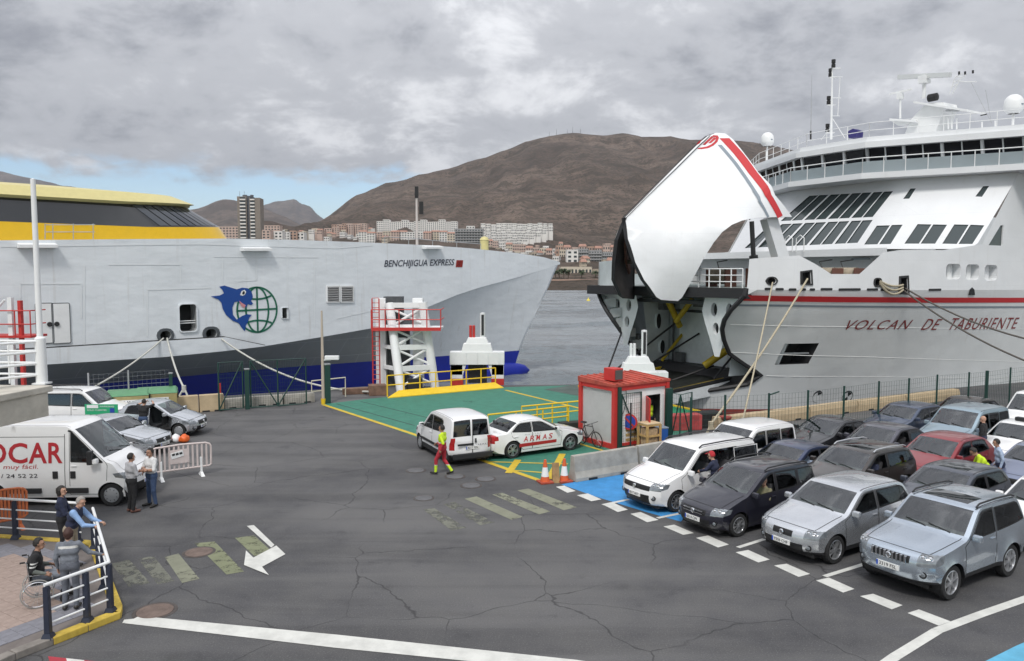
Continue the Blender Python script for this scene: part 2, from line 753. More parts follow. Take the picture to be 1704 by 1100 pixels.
def strip(name, pxs, w, z, m, parent=None, pix=True):
	pts = [gnd(*p, z) if pix else Vector((p[0], p[1], z)) for p in pxs]
	mb = MB()
	ribbon(mb, pts, (0, 0, 1), w, 0, closed=False)
	return mb.build(name, m, parent)


# painted surfaces of the quay, children of the ground sheet
green = sheet('green_deck_paint', [(-10.15, 41.1), (0.92, 25.8), (2.0, 26.2), (4.3, 29.6), (9.4, 35.9), (9.75, 38.2), (5.0, 48.35), (-0.5, 47.3), (-8.0, 42.9)], 0.004, MK_GREEN, q, pix=False)
sheet('dark_deck_plate', [(985, 663), (905, 648), (958, 640), (1010, 650)], 0.009, mat('worn_deck_steel', (0.07, 0.10, 0.085), 0.6, 0.2, var=0.4, vscale=1.2), q)
strip('yellow_line', [(537, 673), (690, 723), (800, 765), (897, 799)], 0.22, 0.008, MK_YEL, q)
strip('yellow_line', [(841, 649), (972, 681)], 0.22, 0.010, MK_YEL, q)
strip('yellow_line', [(805, 768), (945, 772)], 0.12, 0.012, MK_YEL, q)
strip('yellow_line', [(848, 782), (925, 788)], 0.12, 0.012, MK_YEL, q)
strip('yellow_line', [(846, 787), (862, 765)], 0.26, 0.015, MK_YEL, q)
strip('yellow_line', [(914, 797), (936, 755)], 0.26, 0.015, MK_YEL, q)
strip('yellow_line', [(963, 738), (1004, 750)], 0.14, 0.012, MK_YEL, q)
for a in ((560, 672, 690, 708), (600, 668, 720, 697)):
	strip('deck_joint', [(a[0], a[1]), (a[2], a[3])], 0.06, 0.007, M_BLACK, q)
sheet('blue_parking_bay', [(934, 806), (1092, 777), (1130, 795), (1160, 835), (1133, 868), (1075, 852), (990, 826)], 0.004, MK_BLUE, q)
sheet('light_blue_bay', [(1632, 1104), (1690, 1075), (1760, 1045), (1800, 1110), (1700, 1150)], 0.004, MK_LBLUE, q)
strip('white_line', [(205, 1034), (235, 1031)], 0.16, 0.006, MK_WHITE, q)
sheet('white_line', [(207, 1037), (232, 1025), (560, 1056), (960, 1098), (1010, 1106), (900, 1112), (560, 1078)], 0.009, MK_WHITE, q)
strip('white_line', [(1462, 1112), (1490, 1092), (1560, 1049), (1632, 1022), (1704, 997), (1790, 966)], 0.21, 0.006, MK_WHITE, q)
for d in ([(925, 810), (939, 808), (958, 817), (944, 820)], [(960, 824), (978, 821), (1001, 831), (984, 834)], [(1004, 840), (1022, 837), (1045, 848), (1028, 852)],
		  [(1049, 855), (1066, 852), (1096, 865), (1077, 869)], [(1104, 876), (1122, 873), (1155, 887), (1137, 890)], [(1158, 895), (1178, 891), (1213, 906), (1195, 911)],
		  [(1224, 919), (1245, 915), (1281, 931), (1262, 936)], [(1288, 941), (1309, 938), (1348, 955), (1329, 960)], [(1358, 966), (1379, 961), (1422, 980), (1403, 986)],
		  [(1431, 992), (1453, 988), (1502, 1007), (1484, 1014)], [(1510, 1020), (1529, 1014), (1582, 1034), (1562, 1041)]):
	sheet('lane_dash', d, 0.008, MK_WHITE, q)
for ln in ([(1228, 911), (1272, 897)], [(1372, 959), (1440, 938)], [(1003, 840), (1046, 831)], [(1094, 862), (1138, 853)]):
	strip('lane_line', ln, 0.13, 0.011, MK_WHITE, q)
for bar, mm in (([(861, 816), (879, 813), (960, 844), (938, 849)], MK_FADED), ([(819, 823), (836, 820), (916, 851), (897, 856)], MK_FADED), ([(773, 830), (793, 826), (870, 860), (851, 865)], MK_FADED),
				([(738, 839), (756, 835), (823, 869), (799, 874)], MK_GHOST), ([(704, 848), (722, 845), (776, 878), (752, 883)], MK_GHOST),
				([(324, 904), (357, 901), (406, 951), (377, 956)], MK_OLIVE), ([(391, 895), (423, 891), (452, 917), (424, 926)], MK_OLIVE), ([(274, 927), (297, 921), (332, 963), (303, 970)], MK_FADED),
				([(185, 938), (215, 931), (250, 970), (215, 977)], MK_GHOST), ([(230, 930), (255, 925), (290, 967), (262, 972)], MK_GHOST)):
	sheet('crossing_bar', bar, 0.005, mm, q)
_z = lambda x, y: (240 + x * 260 / 1704, 850 + y * 130 / 852)
sheet('white_arrow', [_z(1120, 165), _z(1195, 155), _z(1420, 370), _z(1385, 402)], 0.012, MK_WHITE, q)
sheet('white_arrow', [_z(1190, 510), _z(1440, 378), _z(1540, 472), _z(1285, 610)], 0.015, MK_WHITE, q)
sheet('white_arrow', [_z(1110, 432), _z(1190, 510), _z(1285, 610), _z(1360, 700), _z(1088, 590)], 0.018, MK_WHITE, q)
for k in range(5):
	x0 = 80 + k * 30
	a, bb = 1092 + k * 3.2, 1092 + (k + 1) * 3.2
	sheet('kerb_stripe_paint', [(x0, a), (x0 + 30, bb), (x0 + 36, bb + 22), (x0 + 6, a + 22)], 0.006, MK_WHITE if k % 2 else MK_RED, q)

m_iron = mat('cast_iron', (0.10, 0.085, 0.078), 0.6, 0.5, var=0.3, bump=0.6, bscale=60)
m_rust = mat('cast_iron_dusty', (0.17, 0.125, 0.105), 0.75, 0.2, var=0.3, bump=0.6, bscale=60)
m_cgrey = mat('concrete_lid', (0.115, 0.115, 0.12), 0.85, var=0.2)
for i, (px, py, r, mm, lab) in enumerate(((331, 919, .33, m_rust, 'rusty round manhole cover on the olive crossing bars beside the white arrow'), (258, 1017, .36, m_rust, 'rusty manhole cover at the tip of the long white line'),
										  (705, 829, .27, m_cgrey, 'pale manhole cover beside the faded zebra crossing'), (692, 783, .3, m_cgrey, 'manhole cover on the asphalt left of the hi-vis worker'),
										  (757, 793, .3, m_cgrey, 'manhole cover just behind the walking hi-vis worker'), (784, 808, .3, m_cgrey, 'manhole cover nearest above the zebra bars'),
										  (808, 797, .3, m_cgrey, 'manhole cover closest to the yellow hatched corner'))):
	c0 = gnd(px, py)
	t = thing('manhole_cover', lab, 'manhole', c0, 0, 'round covers set in the asphalt')
	MB().lathe([(r * 1.22, -0.01), (r * 1.22, 0.006), (r * 1.02, 0.008), (r * 1.02, 0.0)], 28).build('rim', m_iron, t)
	mb = MB().lathe([(r, 0.0), (r, 0.012), (r * .96, 0.015), (r * .72, 0.015), (r * .7, 0.011), (r * .55, 0.011), (r * .53, 0.015), (0.001, 0.015)], 28)
	mb.build('lid', mm, t)

# ---- sea
m_sea, nt, b = node_mat('sea_water')
tc = N(nt, 'ShaderNodeTexCoord').outputs['Object']
mp = N(nt, 'ShaderNodeMapping', {'Vector': tc, 'Scale': (0.32, 1.0, 1.0)}).outputs[0]
w1 = noise(nt, mp, 0.55, 4, 0.6, 0.4)
w2 = noise(nt, mp, 2.4, 4, 0.6, 0.3)
w3 = noise(nt, mp, 0.06, 2, 0.5)
h = mmath(nt, 'ADD', mmath(nt, 'MULTIPLY', w1, 1.0), mmath(nt, 'MULTIPLY', w2, 0.5))
b.inputs['Base Color'].default_value = (0.045, 0.065, 0.075, 1)
nt.links.new(mixc_(nt, mrange(nt, w3, 0.4, 0.6), (0.150, 0.172, 0.186), (0.215, 0.235, 0.248)), b.inputs['Base Color'])
nt.links.new(mrange(nt, w3, 0.35, 0.65, 0.16, 0.28), b.inputs['Roughness'])
b.inputs['IOR'].default_value = 1.33
bp = N(nt, 'ShaderNodeBump', {'Height': h, 'Strength': 0.7, 'Distance': 0.5})
nt.links.new(bp.outputs[0], b.inputs['Normal'])
rg = np.random.RandomState(4)
cu = np.concatenate([np.linspace(-1.3, -.2, 50)[:-1], np.linspace(-.2, .3, 260), np.linspace(.3, 1.3, 50)[1:]])
cy = 34.0 * (460.0 / 34.0) ** np.linspace(0, 1, 520)
gY, gU = np.meshgrid(cy, cu, indexing='ij')
gX = gU * gY
gZ = np.zeros_like(gX)
for k in range(46):          # wind sea: many small trains running mostly towards the quay
	wl_ = 0.9 * (9.0 / 0.9) ** rg.rand()
	a_ = -math.pi / 2 + rg.normal(0, .55)
	kk = 2 * math.pi / wl_
	gZ += 0.0062 * wl_ ** .9 * np.sin(kk * (math.cos(a_) * gX + math.sin(a_) * gY) + rg.rand() * 6.28) * np.clip(wl_ * 110 / gY, 0, 1)
gZ *= 1 + .5 * np.sin(gX * .05 + gY * .09)
nr_, nc_ = gX.shape
ii = np.arange(nr_ * nc_).reshape(nr_, nc_)
sq_ = np.stack([ii[:-1, :-1], ii[:-1, 1:], ii[1:, 1:], ii[1:, :-1]], -1).reshape(-1, 4)
sea = MB()
sea.v = np.stack([gX, gY, gZ - 2.6], -1).reshape(-1, 3).tolist()
sea.f = sq_.tolist()
sea.m = [0] * len(sea.f)
sea = sea.build('sea_water', m_sea, smooth=180)
sb_ = MB().add([(-9000, -300, -3.3), (9000, -300, -3.3), (9000, 9000, -3.3), (-9000, 9000, -3.3)], [(0, 1, 2, 3)]).build('sea_water', m_sea)
sb_['kind'] = 'structure'
sea['kind'] = 'structure'

# ---- hills
m_hill, nt, b = node_mat('scrub_hillside')
tc = N(nt, 'ShaderNodeTexCoord').outputs['Object']
n1 = noise(nt, tc, 0.0035, 8, 0.62, 0.6)
n2 = noise(nt, tc, 0.13, 5, 0.8)
n3 = noise(nt, tc, 0.018, 6, 0.65, 0.5)
strat = noise(nt, N(nt, 'ShaderNodeMapping', {'Vector': tc, 'Scale': (0.3, 0.3, 5.0)}).outputs[0], 0.02, 6, 0.6)
c = mixc_(nt, mrange(nt, n1, 0.35, 0.68), (0.105, 0.078, 0.063), (0.200, 0.152, 0.123))
c = mixc_(nt, mrange(nt, strat, 0.42, 0.62, 0, 0.5), c, (0.085, 0.068, 0.058))
c = mixc_(nt, mrange(nt, n2, 0.50, 0.58, 0, 0.85), c, (0.042, 0.040, 0.030))
c = mixc_(nt, mrange(nt, n2, 0.30, 0.40, 0.45, 0), c, (0.26, 0.215, 0.18))
c = mixc_(nt, mrange(nt, n3, 0.47, 0.60, 0, 0.7), c, (0.060, 0.050, 0.040))
nt.links.new(c, b.inputs['Base Color'])
b.inputs['Roughness'].default_value = 0.95
b.inputs['Specular IOR Level'].default_value = 0.1
bp = N(nt, 'ShaderNodeBump', {'Height': n2, 'Strength': 0.6, 'Distance': 8.0})
nt.links.new(bp.outputs[0], b.inputs['Normal'])


def row_z(py, Y):
	return dep(852, py, Y).z


LOW = [(420, -6.0), (446, -2.2), (470, 2.0), (500, 4.0), (700, 23.0), (1000, 48.0), (1150, 63.0), (1300, 80.0)]


def hill(name, ridge_px, Yr, Y0, lowtab, pxr, npx, ny, amp, back=1.5, seed=0.0, pw=1.0):
	vs, fs = [], []
	for i in range(npx + 1):
		px = pxr[0] + (pxr[1] - pxr[0]) * i / npx
		u = (px - 852) / FPX
		zr = row_z(smooth_tab(ridge_px, px), Yr)
		for j in range(ny + 1):
			t = j / ny
			Y = Y0 + (Yr * back - Y0) * t
			if Y <= Yr:
				Yl = lowtab[-1][0] if lowtab else Y0
				if lowtab and Y < Yl:
					z = lerp_tab(lowtab, Y)
				else:
					zl = lowtab[-1][1] if lowtab else 0.0
					k = (Y - Yl) / (Yr - Yl)
					z = zl + (zr - zl) * (k ** pw)
					if zr < zl:
						z = zl + (zr - zl) * k
			else:
				k = (Y - Yr) / (Yr * (back - 1))
				z = zr * (1 - 0.7 * k * k)
			p = Vector((u * Y, Y, 0))
			f = min(1.0, max(0.0, (Y - Y0) / (0.45 * (Yr - Y0)))) * (0.35 if abs(Y - Yr) < 0.04 * Yr else 1)
			g = mnoise.fractal(Vector((p.x / 330 + seed, p.y / 520, 0.3)), 1.0, 2.1, 5)
			g2 = abs(mnoise.noise(Vector((p.x / 120 + seed, p.y / 700, 3.3))))
			g3 = abs(mnoise.noise(Vector((p.x / 55 + seed, p.y / 420, 8.3))))
			z += f * amp * (0.7 * g - 0.9 * g2 - 0.35 * g3)
			vs.append((p.x, Y, z))
	for i in range(npx):
		for j in range(ny):
			a = i * (ny + 1) + j
			fs.append((a, a + ny + 1, a + ny + 2, a + 1))
	o = MB().add(vs, fs).build(name, m_hill, smooth=180)
	o['kind'] = 'structure'
	return o


RIDGE = [(-400, 396), (250, 394), (420, 392), (500, 383), (530, 371), (560, 349), (600, 324), (640, 306), (700, 288), (765, 272), (830, 250), (880, 232), (915, 224), (955, 217), (1000, 219), (1060, 222), (1180, 231), (1265, 241), (1400, 262), (1704, 300), (2100, 330)]
hill('hill_terrain', RIDGE, 2600, 425, LOW, (-500, 2200), 340, 120, 46, seed=2.0, pw=0.92)
hill('distant_hill', [(100, 395), (280, 372), (310, 352), (340, 345), (366, 334), (380, 331), (400, 333), (430, 341), (470, 357), (500, 372), (540, 388), (700, 396)], 5200, 3300, None, (60, 760), 120, 40, 30, seed=9.0)
hill('distant_mountain', [(300, 396), (400, 370), (440, 341), (462, 334), (487, 330), (494, 329), (504, 337), (520, 343), (528, 353), (545, 366), (580, 386), (760, 398)], 9500, 6800, None, (280, 800), 120, 40, 45, seed=5.0)
hill('distant_mountain', [(-300, 330), (-60, 296), (0, 283), (15, 283), (60, 294), (110, 306), (150, 312), (220, 330), (300, 352), (420, 385)], 8800, 6300, None, (-300, 440), 120, 40, 45, seed=15.0)

# ---- town at the foot of the hill
TW = {k: mat('render_' + k, v, 0.9, var=0.08, vscale=0.08) for k, v in dict(white=(0.74, 0.72, 0.69), cream=(0.60, 0.53, 0.43), pink=(0.54, 0.41, 0.35), terra=(0.44, 0.30, 0.235), grey=(0.33, 0.33, 0.33), brown=(0.235, 0.205, 0.175), sand=(0.43, 0.37, 0.29)).items()}
M_PANE = mat('far_window_glass', (0.035, 0.042, 0.05), 0.2)
M_TILE = mat('clay_roof', (0.36, 0.20, 0.15), 0.9, var=0.2, vscale=0.2)
M_DKGREY = mat('dark_grey_render', (0.10, 0.105, 0.12), 0.8)


def house(px0, px1, pt, pb, Y, wall, label, roof=None, depth=12.0, fl=3.0, bays=None, group='houses of the hillside town', rot=0.0, balc=False):
	a, b = dep(px0, pb, Y), dep(px1, pb, Y)
	w = b.x - a.x
	h = dep(px0, pt, Y).z - a.z
	t = thing('town_house', label, 'building', ((a.x + b.x) / 2, Y, a.z), rot, group)
	MB().box((0, depth / 2, h / 2 - 6), (w, depth, h + 12)).build('wall', TW[wall], t)
	nf = max(1, round(h / fl))
	fh = h / nf
	nb = bays or max(2, round(w / 3.6))
	bw = w / nb
	win = MB()
	sl = MB()
	for f in range(nf):
		z = f * fh + fh * 0.30
		for k in range(nb):
			x = -w / 2 + (k + 0.5) * bw
			win.box((x, -0.02, z + fh * 0.26), (bw * 0.52, 0.12, fh * 0.50))
		if balc:
			sl.box((0, -0.7, f * fh + 0.1), (w * 0.96, 1.4, 0.22))
			sl.box((0, -1.35, f * fh + 0.6), (w * 0.96, 0.1, 0.85))
	ww = win.build('windows', M_PANE, t)
	ww['kind'] = 'stuff'
	if balc:
		bb = sl.build('balconies', TW['sand'] if balc is True else TW[balc], t)
		bb['kind'] = 'stuff'
	if roof == 'tile':
		MB().add([(-w / 2 - .4, -.4, h), (w / 2 + .4, -.4, h), (w / 2 + .4, depth + .4, h), (-w / 2 - .4, depth + .4, h), (-w / 2 + .5, depth / 2, h + 2.2), (w / 2 - .5, depth / 2, h + 2.2)],
				 [(0, 1, 5, 4), (2, 3, 4, 5), (1, 2, 5), (3, 0, 4), (3, 2, 1, 0)]).build('roof', M_TILE, t)
	else:
		mb = MB()
		for (cx, cy, dx, dy) in ((0, 0.15, w + 0.3, 0.3), (0, depth - 0.15, w + 0.3, 0.3), (-w / 2, depth / 2, 0.3, depth), (w / 2, depth / 2, 0.3, depth)):
			mb.box((cx, cy, h + 0.35), (dx, dy, 0.9))
		mb.build('parapet', TW[wall], t)
	return t


random.seed(11)
ORD = ('first', 'second', 'third', 'fourth', 'fifth', 'sixth', 'seventh', 'eighth', 'ninth', 'tenth', 'eleventh', 'twelfth', 'thirteenth', 'fourteenth', 'fifteenth', 'sixteenth')
# tower block: two balconied flanks, dark recessed spine
tb = dep(415, 400, 820)
t = thing('tower_block', 'tall brown apartment tower with white balconies rising above the yellow-roofed ferry', 'building', (tb.x, 820, tb.z - 10), R(6))
th = dep(415, 327, 820).z - tb.z + 10
tw = 37 / FPX * 820
MB().box((-tw * .29, 9, th / 2), (tw * .40, 18, th)).build('wall', TW['brown'], t)
MB().box((tw * .27, 9, th / 2 - .6), (tw * .46, 18, th - 1.2)).build('wall', TW['brown'], t)
MB().box((-tw * .02, 10, th / 2 + 1.0), (tw * .16, 15, th)).build('stair_core', M_DKGREY, t)
for k in range(13):
	z = th - 3.2 - k * 3.62
	for x, w_ in ((-tw * .25, tw * .24), (tw * .17, tw * .19)):
		bal = MB().box((x, -0.7, z), (w_, 1.5, 1.35)).build('balcony', TW['white'], t)
		MB().box((x, -0.02, z + 1.6), (w_ * 1.02, 0.15, 1.75)).build('window', M_PANE, bal)
MB().box((-tw * .2, 6, th + 1.0), (4, 4, 2.2)).build('roof_hut', M_DKGREY, t)
MB().box((tw * .1, 6, th + 1.2), (3, 3, 2.0)).build('roof_hut', M_DKGREY, t)
for k_ in (.42, .22):
	MB().tube([(-tw * k_, 5, th), (-tw * k_, 5, th + 6)], 0.15, 5).build('antenna', M_DKGREY, t)

i = 0
for k in range(9):          # pink terraces
	x0 = 506 + k * 11.6 + random.uniform(-1, 1)
	top = 389 - min(k, 6) * 2.6 + random.uniform(-1.2, 1.2)
	house(x0, x0 + 12.5, top, 402, 1160 + k * 6, random.choice(['pink', 'terra']), 'pink terraced apartment block, %s from the left in the row above the white bow' % ORD[k], depth=16, group='pink terraces')
for k in range(7):
	x0 = 552 + k * 8.6
	house(x0, x0 + 8.3, 371.5 + random.uniform(0, 2) + abs(k - 3) * .6, 384, 1230, 'pink' if k % 2 else 'terra', 'upper pink terrace block, %s from the left under the brown slope' % ORD[k], depth=16, group='pink terraces')
for k in range(13):         # long white hotel on the upper row
	x0 = 627 + k * 10.3
	house(x0, x0 + 10.4, 369.5 - (3 if k in (1, 4, 7, 10) else 0) + random.uniform(-.5, 1), 386, 1190, 'white', 'white stepped block, %s from the left of the long upper row' % ORD[k], depth=18, group='white hillside blocks')
for k in range(12):
	x0 = 597 + k * 13.4
	house(x0, x0 + 13.2, 387 + random.uniform(-1.5, 1.5), 409, 1010 + random.uniform(-8, 8), random.choice(['white', 'white', 'cream', 'pink']), 'low pale house, %s from the left in the row just over the ferry deck' % ORD[k], roof=random.choice(['tile', None]), group='houses just over the ferry deck')
house(757, 804, 381.5, 416, 940, 'grey', 'grey hotel with dark balcony rows beside the white hillside village', depth=20, fl=3.1, bays=10, balc='grey')
o = house(776, 790, 377, 384, 975, 'white', 'small white penthouse block behind the grey balcony hotel', depth=8)
for r_ in range(7):         # white village of small stepped houses
	y = 376.5 + r_ * 4.3
	xl, xr = 800, 921 - max(0, r_ - 1) * 10.5
	n = max(3, int((xr - xl) / 8.2))
	for k in range(n):
		x0 = xl + (xr - xl) * k / n
		hh_ = random.uniform(4.4, 6.6)
		house(x0, x0 + (xr - xl) / n * random.uniform(.82, 1.0), y - hh_ * .6 + random.uniform(-1, 1), y + 5, 1130 - r_ * 24 + random.uniform(-6, 6), 'white', 'small white village house, %s from the left in the %s terrace from the top' % (ORD[k] if k < 16 else 'last', ORD[r_]), depth=9, bays=3, group='white hillside village')
for k in range(15):         # pink and cream houses above the bow
	x0 = 808 + k * 11.2
	y = 402 + k * 1.5 + random.uniform(-2, 2)
	house(x0, x0 + random.uniform(9, 12), y, y + 17 + k * .6, 860 - k * 17, random.choice(['pink', 'cream', 'pink', 'white']), 'low pink or cream house, %s from the left along the line of the ferry bow' % ORD[k], roof='tile' if k % 3 == 0 else None, depth=11, bays=3, group='houses along the bow line')
house(943, 962, 417, 452, 600, 'white', 'plain white gable end block beside the grey seafront hotel', depth=14, bays=2)
for k, (x0, x1, tp) in enumerate(((960, 979, 415.5), (979.4, 1001.4, 418), (1002, 1019, 421), (1020, 1050, 421))):
	house(x0, x1, tp, 452, 610 + k, 'grey', 'grey seafront hotel wing with stacked balconies, %s from the left' % ORD[k], depth=16, fl=2.35, bays=5, balc='grey', group='seafront hotel wings')
for k in range(8):
	x0 = 925 + k * 13
	house(x0, x0 + 12, 410 + (k % 3) * 1.5, 424, 680, 'pink' if k % 4 else 'terra', 'pink roofed block behind the seafront hotel, %s from the left' % ORD[k], roof='tile' if k % 2 else None, depth=10, bays=3, group='blocks behind the seafront hotel')
house(932, 985, 446, 471, 520, 'cream', 'low cream seafront building with arches behind the palms', depth=12, fl=4.5, bays=9)
house(985.5, 1012, 450, 471, 524, 'sand', 'sand coloured seafront terrace right of the cream building', depth=12, fl=4.5, bays=5)
for k, (x0, x1, tp, bt, Y, cc) in enumerate(((360, 397, 378, 400, 900, 'pink'), (436, 466, 376, 400, 980, 'pink'), (436, 450, 384, 402, 800, 'pink'), (450, 470, 386, 402, 810, 'white'), (473, 482, 387, 404, 830, 'white'), (482, 494, 385, 404, 835, 'terra'), (494, 506, 388, 404, 840, 'white'))):
	house(x0, x1, tp, bt, Y, cc, '%s block at the tower foot, %s from the left behind the ferry roof' % ({'pink': 'pink', 'white': 'pale', 'terra': 'terracotta'}[cc], ORD[k]), depth=12, group='blocks at the tower foot')
def nth(k):
	if k < 16:
		return ORD[k]
	tens = ('', '', 'twenty', 'thirty', 'forty', 'fifty', 'sixty', 'seventy')
	if k < 19:
		return ('seventeenth', 'eighteenth', 'nineteenth')[k - 16]
	t_, u_ = divmod(k + 1, 10)
	return tens[t_][:-1] + 'ieth' if u_ == 0 else tens[t_] + '-' + ORD[u_ - 1]


for k in range(70):      # loose scatter of small houses over the lower slopes
	if k < 45:
		x0 = 800 + 220 * (k + random.random() * .8) / 45
		f = random.random()
		py = 404 + f * 36 + (x0 - 800) * .03
	else:
		x0 = 436 + 204 * (k - 45 + random.random() * .8) / 25
		f = random.random()
		py = 384 + f * 16
	Y = max(520, 7 * 0 + (1000 - (py - 400) * 11 if py > 400 else 1000 + (400 - py) * 11))
	w_ = random.uniform(5, 11)
	house(x0, x0 + w_, py - random.uniform(4, 8) * 700 / Y, py + 4, Y + random.uniform(-15, 15), random.choice(['white', 'white', 'cream', 'cream', 'pink', 'sand']), 'small pale house, %s from the left among those scattered %s' % (nth(k if k < 45 else k - 45), 'between bow and visor' if k < 45 else 'right of the tower'), roof=random.choice(['tile', None, None]), depth=9, bays=random.choice([2, 3, 4]), group='scattered slope houses', rot=random.uniform(-.3, .3))
# dark headland buildings at far right are hidden by the moored ferry

# beach and sea wall
bch = MB()
bch.add([(-300, 448, -3.0), (330, 448, -3.0), (330, 476, 1.2), (-300, 476, 1.2)], [(0, 1, 2, 3)])
o = bch.build('beach', mat('dark_sand', (0.21, 0.17, 0.14), 0.95, var=0.15, vscale=0.2))
o['kind'] = 'structure'
sw = MB().box((15, 478, 1.6), (630, 2, 3.4)).build('promenade_wall', TW['terra'])
tag(sw, 'reddish promenade wall along the dark beach', 'wall')

m_palm = mat('palm_frond', (0.040, 0.060, 0.022), 0.7, var=0.3, vscale=1)
m_trunk = mat('palm_trunk', (0.12, 0.09, 0.065), 0.9, var=0.3)


def palm(px, py, Y, h, label):
	p = dep(px, py, Y)
	t = thing('palm_tree', label, 'palm tree', p, random.uniform(0, 6), 'palms along the beach')
	MB().tube([(0, 0, 0), (0.15, 0, h * .5), (0.1, 0.1, h)], [0.4, 0.3, 0.26], 7).build('trunk', m_trunk, t)
	mb = MB()
	for k in range(26):
		a = k * 2.399
		el = random.uniform(-0.5, 1.0)
		L = random.uniform(2.4, 3.4)
		pts = []
		for j in range(5):
			s = j / 4
			r_ = L * s * math.cos(el * (1 - .6 * s))
			z = L * (s * math.sin(el) - 0.55 * s * s)
			pts.append(Vector((math.cos(a) * r_, math.sin(a) * r_, h + z)))
		sd = Vector((-math.sin(a), math.cos(a), 0))
		for j in range(4):
			w0, w1 = 0.5 * math.sin(math.pi * (j / 4 * .8 + .12)), 0.5 * math.sin(math.pi * ((j + 1) / 4 * .8 + .12))
			dr = Vector((0, 0, -0.18))
			mb.add([pts[j], pts[j + 1], pts[j + 1] + sd * w1 + dr, pts[j] + sd * w0 + dr], [(0, 1, 2, 3)])
			mb.add([pts[j], pts[j + 1], pts[j + 1] - sd * w1 + dr, pts[j] - sd * w0 + dr], [(3, 2, 1, 0)])
	mb.build('crown', m_palm, t)


for k, (px, h_, lab) in enumerate(((924, 5.4, 'palm tree leftmost beside the ferry bow'), (931, 6.2, 'tall palm second from the ferry bow'), (938, 6.4, 'third palm in the dense clump by the ferry bow'), (946, 6.0, 'palm with broad crown at the right end of the clump'), (968, 5.6, 'single palm in front of the cream seafront building'), (991, 5.2, 'single palm nearest the raised bow visor'))):
	palm(px, 469.5, 486, h_ * 1.2, lab)
for k, (px, hp) in enumerate(((914, 12), (926, 16), (944, 9), (953, 14), (966, 8))):
	p = dep(px, smooth_tab(RIDGE, px) + 1.5, 2590)
	mb = MB().tube([(0, 0, -6), (0, 0, hp)], [0.7, 0.35], 5)
	tag(mb.build('antenna_mast', M_DKGREY), 'thin antenna mast on the hill top, %s from the left' % ORD[k], 'mast', 'masts on the hill top').location = p
# swimming-zone buoys
m_buoy = mat('buoy_yellow', (0.75, 0.6, 0.05), 0.4)
for k, (px, py) in enumerate(((979, 501),)):
	p = gnd(px, py, -2.6)
	o = MB().lathe([(0.001, -0.4), (0.55, -0.3), (0.7, 0.1), (0.5, 0.5), (0.16, 0.75), (0.12, 1.2), (0.001, 1.25)], 14).build('buoy', m_buoy, smooth=50)
	o.location = p
	tag(o, 'small yellow buoy floating on the grey water left of the raised bow', 'buoy')

# ---- raised pavement with tiles and kerb
pav_poly = [(-26, 6), (-10.05, 11.2), (-9.0, 13.55), (-7.95, 15.25), (-8.1, 15.6), (-10.55, 19.25), (-10.9, 19.5), (-26, 22.2)]
pav = MB().prism(pav_poly, -0.2, 0.115).build('pavement', mat('pavement_mortar', (0.16, 0.14, 0.13), 0.9, var=0.2))
pav['kind'] = 'structure'
m_t1 = mat('paver_pink', (0.33, 0.255, 0.22), 0.85, var=0.16, vscale=6)
m_t2 = mat('paver_grey', (0.20, 0.20, 0.225), 0.85, var=0.16, vscale=6)
tile_me = []
for mm in (m_t1, m_t2):
	tile_me.append(MB().box((0, 0, 0.0), (0.297, 0.297, 0.02)).mesh('paver', mm, bevel=0.003))
inner = [(-26, 6), (-10.4, 11.4), (-9.3, 13.7), (-8.3, 15.3), (-8.4, 15.55), (-10.75, 19.05), (-26, 21.8)]
rot = math.atan2(1.7, 1.05)
cnt = 0
for i in range(-60, 60):
	for j in range(-60, 60):
		lx, ly = i * 0.303, j * 0.303
		x = -8.4 + lx * math.cos(rot) - ly * math.sin(rot)
		y = 15.3 + lx * math.sin(rot) + ly * math.cos(rot)
		if not all(inpoly(x + dx, y + dy, inner) for dx, dy in ((-.2, -.2), (.2, .2), (-.2, .2), (.2, -.2))):
			continue
		if y < 13.0 or x < -0.665 * y - 0.5 or cnt >= 300:
			continue
		de = segdist((x, y), inner)
		k = 1 if de < 0.85 else 0
		o = obj('paver', tile_me[k], pav)
		o.location = (x, y, 0.118 + random.uniform(-.002, .002))
		o.rotation_euler = (random.uniform(-.006, .006), random.uniform(-.006, .006), rot)
		cnt += 1
m_ky = mat('kerb_yellow', (0.52, 0.37, 0.06), 0.85, var=0.25, vscale=4)
m_kg = mat('kerb_grey', (0.22, 0.20, 0.18), 0.9, var=0.25, vscale=4)
edge = resample([(-10.05, 11.2), (-9.0, 13.55), (-7.95, 15.25), (-8.1, 15.6), (-10.55, 19.25), (-10.9, 19.5), (-20, 21.1)], 0.8, closed=False)
for a, bq in zip(edge, edge[1:]):
	A_, B_ = Vector((*a, 0)), Vector((*bq, 0))
	d = (B_ - A_).normalized()
	nin = Vector((-d.y, d.x, 0))
	mb = MB().beam(A_ + nin * 0.10 + d * 0.004 + Vector((0, 0, 0.072)), B_ + nin * 0.10 - d * 0.004 + Vector((0, 0, 0.072)), 0.22, 0.145)
	mb.build('kerb_stone', m_ky if (a[1] > 13.7 and a[1] < 20.2) else m_kg, pav, bevel=0.02)

# ================================================================== white ferry with yellow deckhouse (left)
FA_P0 = Vector((4.7, 75.9, 0))
FA_E = Vector((-.724, -.690, 0)).normalized()
FA_N = Vector((-FA_E.y, FA_E.x, 0))
FA_N = Vector((.690, -.724, 0)).normalized()
FA_END = 56.0


def fa(l, o, z):
	return FA_P0 + FA_E * l + FA_N * o + Vector((0, 0, z))


def fa_px(px, py, o=0.0):
	"""(l, z) on the side plane at offset o seen at a photo pixel"""
	r = ray(px, py)
	base = FA_P0 + FA_N * o
	t = FA_N.dot(base) / FA_N.dot(r)
	p = r * t
	return ((p - base).dot(FA_E), p.z + CAMH)


